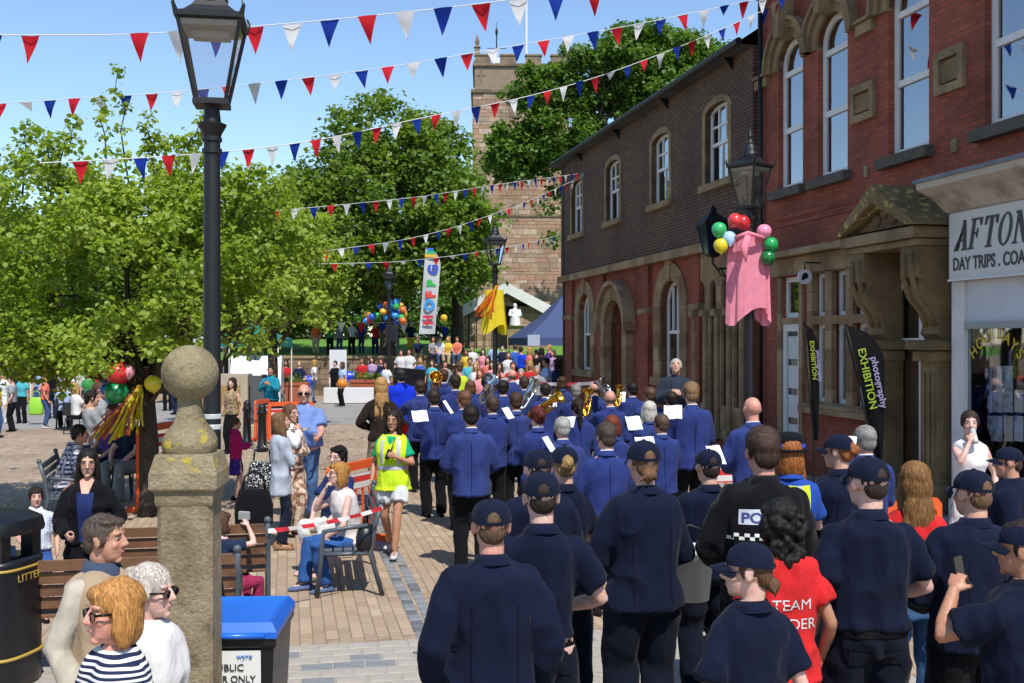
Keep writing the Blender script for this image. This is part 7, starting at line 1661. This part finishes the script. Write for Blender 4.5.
# ------------------------------------------------------------------ crowd further off
CN = {'white': '#cfcfcd', 'pink': '#d88a94', 'red': '#b8282c', 'coral': '#d8705c', 'blue': '#3a5fae', 'pale blue': '#9fb4d4', 'royal blue': '#1f3cc0', 'navy': '#1c2640', 'black': '#141417', 'grey': '#8a8c90', 'yellow': '#d0b23a', 'green': '#3f8a4c', 'teal': '#2f8a8c', 'beige': '#b8a482', 'brown': '#6a4a34', 'purple': '#5a3a80', 'denim': '#3c567e', 'orange': '#d06a2c', 'lilac': '#a890b8', 'turquoise': '#4fa8b4'}
HCN = {'dark': '#231a15', 'brown': '#5a3f2c', 'blond': '#b59256', 'grey': '#a8a5a0', 'ginger': '#8a4a26'}
USED = {}
def far(px, py, d, sex, tcn, bcn, hcn, face, place, sit=False, z=0., top='tee', bot=None, la='slack', ra='slack', h=None, hair=None, lod='l'):
    hair = hair or ('short' if sex == 'm' else 'shoulder'); bot = bot or ('jeans' if bcn == 'denim' else 'trousers')
    who = 'man' if sex == 'm' else 'woman'
    if h and h < 1.4: who = 'child'
    lab = '%s-haired %s in %s top, %s %s, %s' % (hcn, who, tcn, bcn, {'jeans': 'jeans', 'trousers': 'trousers', 'shorts': 'shorts', 'skirt': 'skirt'}[bot], place)
    lab = lab.replace('denim jeans', 'blue jeans').replace('blue jeans', 'jeans') if bcn == 'denim' else lab
    if lab in USED: lab += ', right'
    USED[lab] = 1
    if h is None and not sit:
        h = topz(py, d)-z
        if not 1.45 < h < 1.92: h = min(1.9, max(1.5, h))
    person(lab, px, py, d, face=face, h=h, sex=sex, sk=('fair', 'pale', 'tan', 'pink')[int(px*7) % 4], hair=hair, hc=HCN[hcn], top=top, tc=CN[tcn], bot=bot, bc=CN[bcn], sc=('#1a1614', '#b8b4b0')[int(px) % 2], lod=lod, la=la, ra=ra, sit=sit, z=z, group='onlookers in the background', name='person')
# by the gazebo and the end of the long building
GZ = 'in the crowd by the gazebo'
for a in ((472, 346, 47, 'm', 'white', 'denim', 'brown', 170, GZ, False, .6), (483, 349, 45, 'f', 'pink', 'navy', 'dark', 175, GZ, False, .4), (488, 355, 40, 'f', 'coral', 'black', 'dark', 160, GZ), (494, 343, 48, 'm', 'pale blue', 'beige', 'grey', 190, GZ, False, .7), (503, 345, 47, 'm', 'navy', 'grey', 'dark', 150, GZ, False, .5), (508, 352, 42, 'f', 'white', 'denim', 'brown', 200, GZ, False, .2), (515, 344, 48, 'm', 'blue', 'navy', 'brown', 30, GZ, False, .4), (521, 346, 48, 'm', 'royal blue', 'black', 'dark', -20, GZ, False, .3), (529, 347, 46, 'f', 'coral', 'denim', 'blond', 100, GZ, False, .3), (536, 350, 44, 'm', 'black', 'navy', 'dark', 80, GZ, False, .2), (541, 347, 43, 'f', 'black', 'denim', 'dark', 60, GZ, False, .3), (549, 345, 46, 'm', 'purple', 'navy', 'blond', 120, GZ, False, .4), (546, 356, 36, 'm', 'pale blue', 'navy', 'dark', 95, GZ), (553, 349, 45, 'f', 'lilac', 'denim', 'brown', 140, GZ, False, .2), (556, 358, 34, 'f', 'navy', 'denim', 'dark', 90, GZ), (476, 362, 33, 'f', 'white', 'coral', 'blond', 165, GZ), (492, 361, 36, 'f', 'pink', 'denim', 'dark', 170, GZ), (470, 358, 38, 'm', 'turquoise', 'grey', 'brown', 180, GZ), (500, 363, 34, 'f', 'pink', 'white', 'brown', 165, GZ), (513, 362, 33, 'm', 'red', 'navy', 'brown', 178, GZ), (530, 361, 33, 'f', 'red', 'black', 'blond', 175, GZ), (480, 369, 29, 'f', 'pink', 'beige', 'ginger', 170, GZ), (497, 370, 28.5, 'f', 'lilac', 'grey', 'brown', 175, GZ), (537, 366, 31, 'm', 'grey', 'navy', 'grey', 170, GZ), (521, 369, 29, 'm', 'white', 'beige', 'grey', 175, GZ), (466, 350, 46, 'f', 'yellow', 'white', 'brown', 185, GZ, False, .4)): far(*a)
# sitting on the churchyard wall
WL = 'sitting on the churchyard wall'
for px, sx, t, b, hc in ((433, 'f', 'grey', 'navy', 'brown'), (440, 'm', 'white', 'denim', 'dark'), (448, 'f', 'yellow', 'beige', 'blond'), (457, 'm', 'coral', 'denim', 'brown'), (418, 'm', 'navy', 'beige', 'brown')):
    far(px, 0, 49.75, sx, t, b, hc, 180+(px % 7)*3-9, WL, 1, 1.38, h=1.7, la='lap', ra='lap')
# on the churchyard grass
CY_ = 'standing on the churchyard grass'
for px, sx, t, b, hc, fc in ((411, 'm', 'navy', 'yellow', 'brown', 190), (362, 'm', 'blue', 'denim', 'dark', 150), (352, 'f', 'white', 'black', 'brown', 170), (375, 'f', 'red', 'navy', 'blond', 200), (434, 'm', 'black', 'grey', 'dark', 180), (340, 'm', 'grey', 'denim', 'brown', 160), (330, 'f', 'green', 'black', 'dark', 190), (396, 'f', 'purple', 'grey', 'brown', 175), (316, 'm', 'orange', 'beige', 'grey', 175)):
    far(px, 0, 53.5+(px % 3), sx, t, b, hc, fc, CY_, False, 1.78, h=1.6+(px % 5)*.05)
# in front of the wall, round the performance space
ST_ = 'by the performance space'
for a in ((386, 362, 41, 'f', 'white', 'black', 'dark', 150, ST_), (314, 360, 44, 'f', 'white', 'denim', 'blond', 100, ST_), (335, 361, 44, 'm', 'black', 'black', 'dark', 160, ST_), (342, 362, 42, 'f', 'pale blue', 'black', 'brown', 120, ST_), (277, 358, 42, 'm', 'grey', 'navy', 'grey', 170, ST_), (401, 350, 47, 'm', 'white', 'navy', 'brown', 180, ST_, False, .3), (409, 349, 47, 'm', 'white', 'black', 'dark', 180, ST_, False, .3), (372, 357, 46, 'f', 'lilac', 'denim', 'dark', 170, ST_), (381, 359, 46, 'm', 'navy', 'grey', 'brown', 170, ST_), (362, 358, 46, 'm', 'red', 'denim', 'brown', 170, ST_), (420, 358, 45, 'f', 'blue', 'white', 'blond', 185, ST_), (432, 360, 42, 'f', 'turquoise', 'denim', 'brown', 175, ST_), (445, 361, 40, 'm', 'grey', 'beige', 'dark', 190, ST_)): far(*a)
# shoppers and stall visitors on the left
LF = 'by the stalls on the left'
for a in ((3, 371, 33, 'f', 'white', 'white', 'blond', 175, LF), (-8, 368, 34, 'f', 'red', 'pink', 'brown', 160, LF), (22, 373, 33, 'f', 'turquoise', 'black', 'ginger', 178, LF), (39, 362, 37, 'm', 'pale blue', 'denim', 'grey', 140, LF), (52, 368, 35, 'f', 'black', 'navy', 'dark', 30, LF), (71, 362, 38, 'm', 'orange', 'grey', 'brown', 160, LF), (84, 364, 37, 'f', 'teal', 'denim', 'brown', 170, LF), (16, 362, 40, 'm', 'navy', 'grey', 'dark', 190, LF), (30, 360, 43, 'f', 'pink', 'beige', 'blond', 170, LF), (60, 360, 44, 'm', 'green', 'navy', 'grey', 165, LF), (97, 362, 42, 'm', 'red', 'denim', 'dark', 175, LF), (108, 362, 43, 'f', 'white', 'black', 'brown', 160, LF), (182, 360, 42, 'f', 'yellow', 'navy', 'dark', 170, LF), (196, 362, 40, 'm', 'coral', 'beige', 'brown', 190, LF)): far(*a)
far(64, 381, 31, 'm', 'pale blue', 'black', 'grey', 20, 'sitting at a table under the lime tree', 1, la='lap', ra='lap'); far(76, 383, 29, 'f', 'white', 'black', 'blond', -40, 'sitting at a table under the lime tree', 1, la='lap', ra='lap')
far(92, 391, 20, 'm', 'grey', 'navy', 'dark', -60, 'sitting beside the green balloon', 1, la='lap', ra='lap', lod='m'); far(100, 383, 22, 'm', 'grey', 'denim', 'brown', -80, 'sitting beyond the green balloon', 1, la='forward', ra='forward', lod='m')
far(112, 404, 17.5, 'f', 'purple', 'navy', 'brown', 150, 'sitting in the shade at the lime tree', 1, la='lap', ra='lap', lod='m'); far(131, 407, 17.2, 'm', 'navy', 'grey', 'dark', 160, 'sitting in the shade at the lime tree', 1, la='lap', ra='lap', lod='m')
for a in ((12, 376, 30, 'm', 'grey', 'black', 'dark', 100, LF), (45, 374, 31, 'f', 'coral', 'denim', 'blond', -60, LF), (58, 366, 37, 'f', 'lilac', 'beige', 'brown', 150, LF), (78, 367, 36, 'm', 'white', 'navy', 'grey', 60, LF), (89, 370, 33, 'f', 'green', 'grey', 'dark', 200, LF), (103, 369, 34, 'm', 'navy', 'denim', 'blond', -90, LF), (116, 368, 36, 'f', 'red', 'white', 'brown', 170, LF), (-4, 378, 28, 'f', 'yellow', 'denim', 'dark', -100, LF), (66, 358, 50, 'm', 'black', 'beige', 'brown', 180, LF), (25, 359, 48, 'f', 'turquoise', 'white', 'blond', 150, LF), (46, 358, 50, 'm', 'coral', 'grey', 'dark', 180, LF), (176, 366, 37, 'm', 'pale blue', 'navy', 'grey', 90, LF), (168, 364, 39, 'f', 'pink', 'black', 'brown', 190, LF), (244, 362, 40, 'm', 'white', 'denim', 'brown', 170, LF), (286, 360, 43, 'f', 'red', 'denim', 'dark', 180, LF), (299, 361, 43, 'm', 'navy', 'beige', 'blond', 180, LF)): far(*a)
o = bag(36, 415, 32.5, mat('lime_bag', '#8fc83a', .5, .1), 'lime green carrier bag held by the woman in turquoise', .42, .5)
# ------------------------------------------------------------------ stalls, gazebo, stage kit
def gazebo(px, d, w, dp, z0, z1, col, label, rz=0, valance=.3, m=None):
    x, y = GP(px, d); root = empty('gazebo', (x, y, 0), rz, label, 'gazebo'); m = m or thincloth('canopy_'+col.strip('#'), col, .2); a, b = w/2, dp/2
    mb = MB(); mb.add([(-a, -b, z0), (a, -b, z0), (a, b, z0), (-a, b, z0), (0, 0, z1)]+[(-a*.5, -b*.5, z0+(z1-z0)*.42), (a*.5, -b*.5, z0+(z1-z0)*.42), (a*.5, b*.5, z0+(z1-z0)*.42), (-a*.5, b*.5, z0+(z1-z0)*.42)], [(0, 1, 6, 5), (1, 2, 7, 6), (2, 3, 8, 7), (3, 0, 5, 8), (5, 6, 4), (6, 7, 4), (7, 8, 4), (8, 5, 4)]); mb.build('canopy', m, root)
    mb = MB(); mb.add([(-a, -b, z0), (a, -b, z0), (a, b, z0), (-a, b, z0), (-a, -b, z0-valance), (a, -b, z0-valance), (a, b, z0-valance), (-a, b, z0-valance)], [(0, 1, 5, 4), (1, 2, 6, 5), (2, 3, 7, 6), (3, 0, 4, 7)]); mb.build('valance', m, root)
    for sx in (-1, 1):
        for sy in (-1, 1): mb = MB(); mb.tube([(sx*a*.98, sy*b*.98, 0), (sx*a*.98, sy*b*.98, z0)], .025, 6); mb.build('leg', M_WPAINT, root)
    return root
gz = gazebo(566, 51, 4.6, 4.2, 2.62, 4.75, '#4c5a80', 'slate blue gazebo beside the long building', R(12), .35)
mb = MB(); mb.box(-2.3, -1.75, -2.115, -2.104, 2.27, 2.75); mb.build('white_panel', mat('pale_panel_cloth', '#9aa3b4', .8, .1), gz)
gs = gazebo(250, 40, 2.6, 2.4, 2.55, 3.2, '#2f7a6c', 'green stall canopy behind the lime tree', 0, .3)
gazebo(200, 44, 3, 2.4, 2.5, 3.3, '#b9bec4', 'pale stall canopy left of the green one'); gazebo(62, 46, 3.4, 2.6, 2.5, 3.4, '#c4c0c8', 'pale stall canopy far left behind the shoppers'); gazebo(8, 44, 3, 2.6, 2.5, 3.4, '#a8584c', 'dull red stall canopy at the far left')
M_SPK = mat('speaker_black', '#121316', .7, .2, 20, 90, .2)
def speaker(px, py, d, w, h, label):
    p = P(px, py, d); root = empty('loudspeaker', (p[0], p[1], 0), 0, label, 'loudspeaker'); mb = MB(); mb.box(-w/2, w/2, -.18, .18, p[2]-h/2, p[2]+h/2, .02); mb.build('cabinet', M_SPK, root)
    mb = MB(); mb.tube([(0, -.182, p[2]-h*.15), (0, -.19, p[2]-h*.15)], w*.36, 16); mb.tube([(0, -.182, p[2]+h*.28), (0, -.19, p[2]+h*.28)], w*.2, 12); mb.build('driver', M_IRON, root)
    mb = MB(); mb.tube([(0, 0, p[2]-h/2), (0, 0, .5)], .02, 6); [mb.tube([(0, 0, .7), (.5*math.cos(k*2.1), .5*math.sin(k*2.1), .02)], .015, 5) for k in range(3)]; mb.build('tripod', M_IRON, root)
speaker(255, 344, 38, .42, .6, 'black loudspeaker on a tripod before the green stall'); speaker(392, 333, 48, .5, .7, 'black loudspeaker on a stand below the balloons')
mb = MB(); p = P(411, 366, 44); mb.prism([(-.75, 0), (.8, 0), (.62, 1.3), (-.62, 1.42)], -.35, .35, 'y'); o = mb.build('stage_box', cloth('black_drape', '#161719'), None, False, (p[0], p[1], .0)); tag(o, 'black draped sound desk in front of the churchyard wall', 'desk')
mb = MB(); mb.box(-1.9, 1.9, 0, .3, .02, .62, .02); o = mb.build('white_banner_block', mat('white_banner', '#d0d0d2', .6, .06, 2), None, False, (*GP(372, 43.5), 0), R(2)); tag(o, 'long low white barrier block before the planters', 'barrier')
for k, (px, d) in enumerate(((292, 42), (366, 45), (381, 45.2))):
    x, y = GP(px, d); root = empty('planter', (x, y, 0), 0, ('terracotta planter behind the man in teal', 'terracotta planter above the white barrier, left one', 'terracotta planter above the white barrier, right one')[k], 'planter')
    mb = MB(); mb.sq4([(.5, .25, .0), (.6, .3, .75), (.63, .33, .78), (.63, .33, .9)]); mb.build('pot', mat('terracotta', '#a85a3c', .8, .2, 6), root); rng = np.random.default_rng(40+k)
    V, F = leaves(rng.normal(size=(14, 3))*np.array([.3, .15, .08])+np.array([0, 0, 1.0]), .22, 40, .09, rng); link('foliage', mesh_np('foliage', V, F), LM_MID, root)
def chair(px, d, rz, label, z=0):
    x, y = GP(px, d); root = empty('chair', (x, y, z), rz, label, 'chair', 'blue plastic chairs'); m = mat('blue_plastic', '#1c3fc0', .35, .08)
    mb = MB(); mb.box(-.22, .22, -.22, .22, .43, .46, .01); mb.build('seat', m, root); mb = MB(); mb.rings([super_ring((0, -.22-.1*t, .5+.36*t), .22-.03*t, .02, np.array([1, 0, 0]), np.array([0, 1, 0]), 16, 4) for t in (0, .5, 1)]); mb.build('backrest', m, root, True)
    for sx in (-1, 1):
        for sy in (-1, 1): mb = MB(); mb.tube([(sx*.19, sy*.19, .43), (sx*.23, sy*.24, 0)], .012, 6); mb.build('leg', SLV, root)
for k, (px, d) in enumerate(((283, 43), (291, 43.2), (306, 43), (352, 45.5), (361, 46), (387, 45), (447, 46), (500, 47.5))):
    chair(px, d, R(170+k*7), 'blue plastic chair, number %s from the left of the row before the churchyard' % ('one', 'two', 'three', 'four', 'five', 'six', 'seven', 'eight')[k], .35 if px > 340 else .25)
# parked white van behind the man in teal
x, y = GP(258, 39); root = empty('parked_van', (x, y, 0), R(-80), 'white van parked behind the man in teal', 'van'); M_VAN = mat('van_paint', '#d2d4d6', .3, .05, 2, coat=.5)
mb = MB(); mb.prism([(-2.2, .35), (2.2, .35), (2.25, .9), (1.7, 1.05), (1.1, 1.75), (.8, 1.95), (-2.15, 1.95), (-2.25, 1.0)], -.85, .85, 'y'); mb.build('van_body', M_VAN, root)
mb = MB(); mb.prism([(1.62, 1.08), (1.1, 1.7), (.9, 1.72), (1.35, 1.08)], -.78, .78, 'y'); mb.prism([(.2, 1.15), (1.2, 1.15), (.85, 1.72), (.2, 1.72)], -.86, .86, 'y'); mb.build('windscreen', M_LENS, root)
for sx in (-1.4, 1.4):
    for sy in (-.8, .8): mb = MB(); mb.tube([(sx, sy-.1, .33), (sx, sy+.1, .33)], .33, 18); q = mb.build('wheel', M_SPK, root); mb = MB(); mb.tube([(sx, sy-.11, .33), (sx, sy+.11, .33)], .18, 12); mb.build('rim', SLV, q)
for sy in (-.6, .6): mb = MB(); mb.box(2.2, 2.27, sy-.15, sy+.15, .75, .9); mb.build('headlight', M_LGLASS, root)
mb = MB(); mb.box(2.24, 2.28, -.25, .25, .45, .56); mb.build('number_plate', mat('plate', '#d8d6cc', .4, .05), root)
# white canvas screen, stone steps
mb = MB(); mb.box(-.36, .36, 0, .06, .0, 2.1); o = mb.build('white_screen', mat('white_banner', '#d0d0d2', .6, .06, 2), None, False, (*GP(338, 46.5), 0)); tag(o, 'upright white board left of the churchyard wall', 'board')
for k in range(3):
    x, y = GP(520, 47.5+k*.5); mb = MB(); mb.box(x-3.4, x+1.4, y, y+1.6, 0, .22+k*.2, .02); o = mb.build('stone_step', M_SILL); tag(o, 'broad stone step before the church, %s of three' % ('lowest', 'middle', 'top')[k], 'step')
# balloon cluster on the churchyard
rng = np.random.default_rng(9); cols = [('#2458c0', 'blue'), ('#cc2f3a', 'red'), ('#d8a82c', 'yellow'), ('#2f9a54', 'green'), ('#3a8fd0', 'sky blue'), ('#d86a2c', 'orange')]
spots = [(381, 307), (386, 305), (391, 303), (397, 302), (396, 307), (401, 306), (383, 312), (388, 311), (393, 313), (399, 312), (403, 310), (386, 317), (395, 316), (401, 318), (404, 314), (367, 314), (370, 320), (372, 317), (397, 322), (403, 321), (366, 321), (390, 307.5), (377, 316), (430, 313), (444, 318)]
cnt = {}
for i, (px, py) in enumerate(spots):
    c, nme = cols[(i*5+i//3) % 6]; d = 48.6+rng.random()*.6
    m = mat('balloon_'+c.strip('#'), c, .25, .05, 3, coat=.3); mb = MB(); mb.lathe([(.05, -1.18), (.12, -1.08), (.5, -.82), (.82, -.45), (.98, 0), (.95, .35), (.78, .68), (.45, .92), (.01, 1.01)], 12)
    cnt[nme] = cnt.get(nme, 0)+1; tot = sum(1 for j in range(len(spots)) if cols[(j*5+j//3) % 6][1] == nme); rank = 1+sum(1 for j, q in enumerate(spots) if cols[(j*5+j//3) % 6][1] == nme and (q[0], j) < (px, i))
    o = mb.build('balloon', m, None, True, tuple(P(px, py, d)), (R(rng.normal()*25), R(rng.normal()*25), 0), .165); tag(o, '%s balloon in the churchyard bunch, %s of the %s ones from the left' % (nme, ('first', 'second', 'third', 'fourth', 'fifth', 'sixth', 'seventh')[rank-1], nme), 'balloon', 'balloon bunch on the churchyard')
balloon(342, 384, 41, '#d87a1c', 'orange balloon carried by the woman in pale blue', .2)
B([(330, 322, 50), (372, 323, 50), (420, 322, 50), (450, 328, 50)], .4, .5, 'low string of bunting in front of the balloons', 0, .95, ('white', 'red', 'blue'), off=.3)
# white statue by the porch door
x, y = GP(515, 57); root = empty('statue', (x, y, 1.9), 0, 'small white statue on a plinth by the porch doorway', 'statue'); m = mat('white_marble', '#d6d6d4', .5, .05)
zst = topz(326, 57)-1.9; mb = MB(); mb.sq4([(.4, 0), (.4, zst*.9), (.5, zst)]); mb.build('plinth', M_SILL, root)
mb = MB(); mb.tube([(0, 0, zst), (0, 0, zst+.4), (0, 0, zst+.75), (0, 0, zst+.95)], [.3, .26, .2, .09], 12); mb.ell((0, -.02, zst+1.05), (.11, .11, .14)); mb.tube([(.2, 0, zst+.85), (.3, -.05, zst+.55), (.1, -.2, zst+.5)], [.09, .08, .06], 8); mb.tube([(-.2, 0, zst+.85), (-.3, -.05, zst+.55), (-.1, -.2, zst+.5)], [.09, .08, .06], 8); fig_ = bake({'f': (mb, .035, 2)})['f']; link('statue_figure', smooth(mesh_np('statue_figure', fig_[0], fig_[1])), m, root)
# small pram and cafe table under the tree
x, y = GP(70, 30.5); root = empty('cafe_table', (x, y, 0), 0, 'dark cafe table under the lime tree', 'table'); mb = MB(); mb.tube([(0, 0, .7), (0, 0, .73)], .45, 20); mb.build('table_top', M_IRON, root); mb = MB(); mb.tube([(0, 0, .02), (0, 0, .7)], .03, 8); mb.tube([(0, 0, 0), (0, 0, .03)], .25, 14); mb.build('pedestal', M_IRON, root)
for k, (px, d, rz, l) in enumerate(((64, 31.15, 20, 'dark metal chair under the man in pale blue'), (76, 29.1, -40, 'dark metal chair under the woman in white'), (92, 20.1, -60, 'dark metal chair beside the green balloon'), (100, 22.1, -80, 'dark metal chair beyond the green balloon'), (112, 17.6, 150, 'dark metal chair in the shade, left of two by the tree'), (131, 17.3, 160, 'dark metal chair in the shade, right of two by the tree'))):
    x, y = GP(px, d); root = empty('metal_chair', (x, y, 0), R(rz), l, 'chair'); mb = MB(); mb.box(-.21, .21, -.2, .2, .40, .425); mb.build('seat', M_IRON, root); mb = MB(); mb.box(-.2, .2, -.27, -.25, .5, .85); mb.build('backrest', M_IRON, root)
    for sx in (-1, 1):
        for sy in (-1, 1): mb = MB(); mb.tube([(sx*.19, sy*.19, .4), (sx*.2, sy*.24, 0)], .014, 6); mb.build('leg', M_IRON, root)
# a few more band members and onlookers where the photograph is densest
for i, (px, py, d, hr, hc, lab) in enumerate(((545, 384, 18.5, 'short', '#2a201a', 'band man with very dark hair behind the upright music sheet'), (470, 381, 19.6, 'bob', '#6a4a30', 'band player with light brown bob far ahead on the left'), (576, 385, 18.2, 'short', '#8a8680', 'grey haired band man ahead of the woman with the plait'), (650, 388, 16.8, 'short', '#5e4632', 'band man with light brown hair ahead of the white haired woman'), (492, 397, 14.6, 'thin', '#4a3a2e', 'band man with cropped hair between the left and middle files'), (671, 392, 16.2, 'short', '#2c221c', 'band man with dark hair left of the sandy haired man'))):
    r = person(lab, px, py, d, face=11, hair=hr, hc=hc, top='blazer', tc=BLZ, bc=BLK, lod='m', la='hold', ra='hold', group=BG, build=1.08, hyaw=(0, 8, -8)[i % 3]); collar_part(r[1], r[0], WHT, .93, .036)
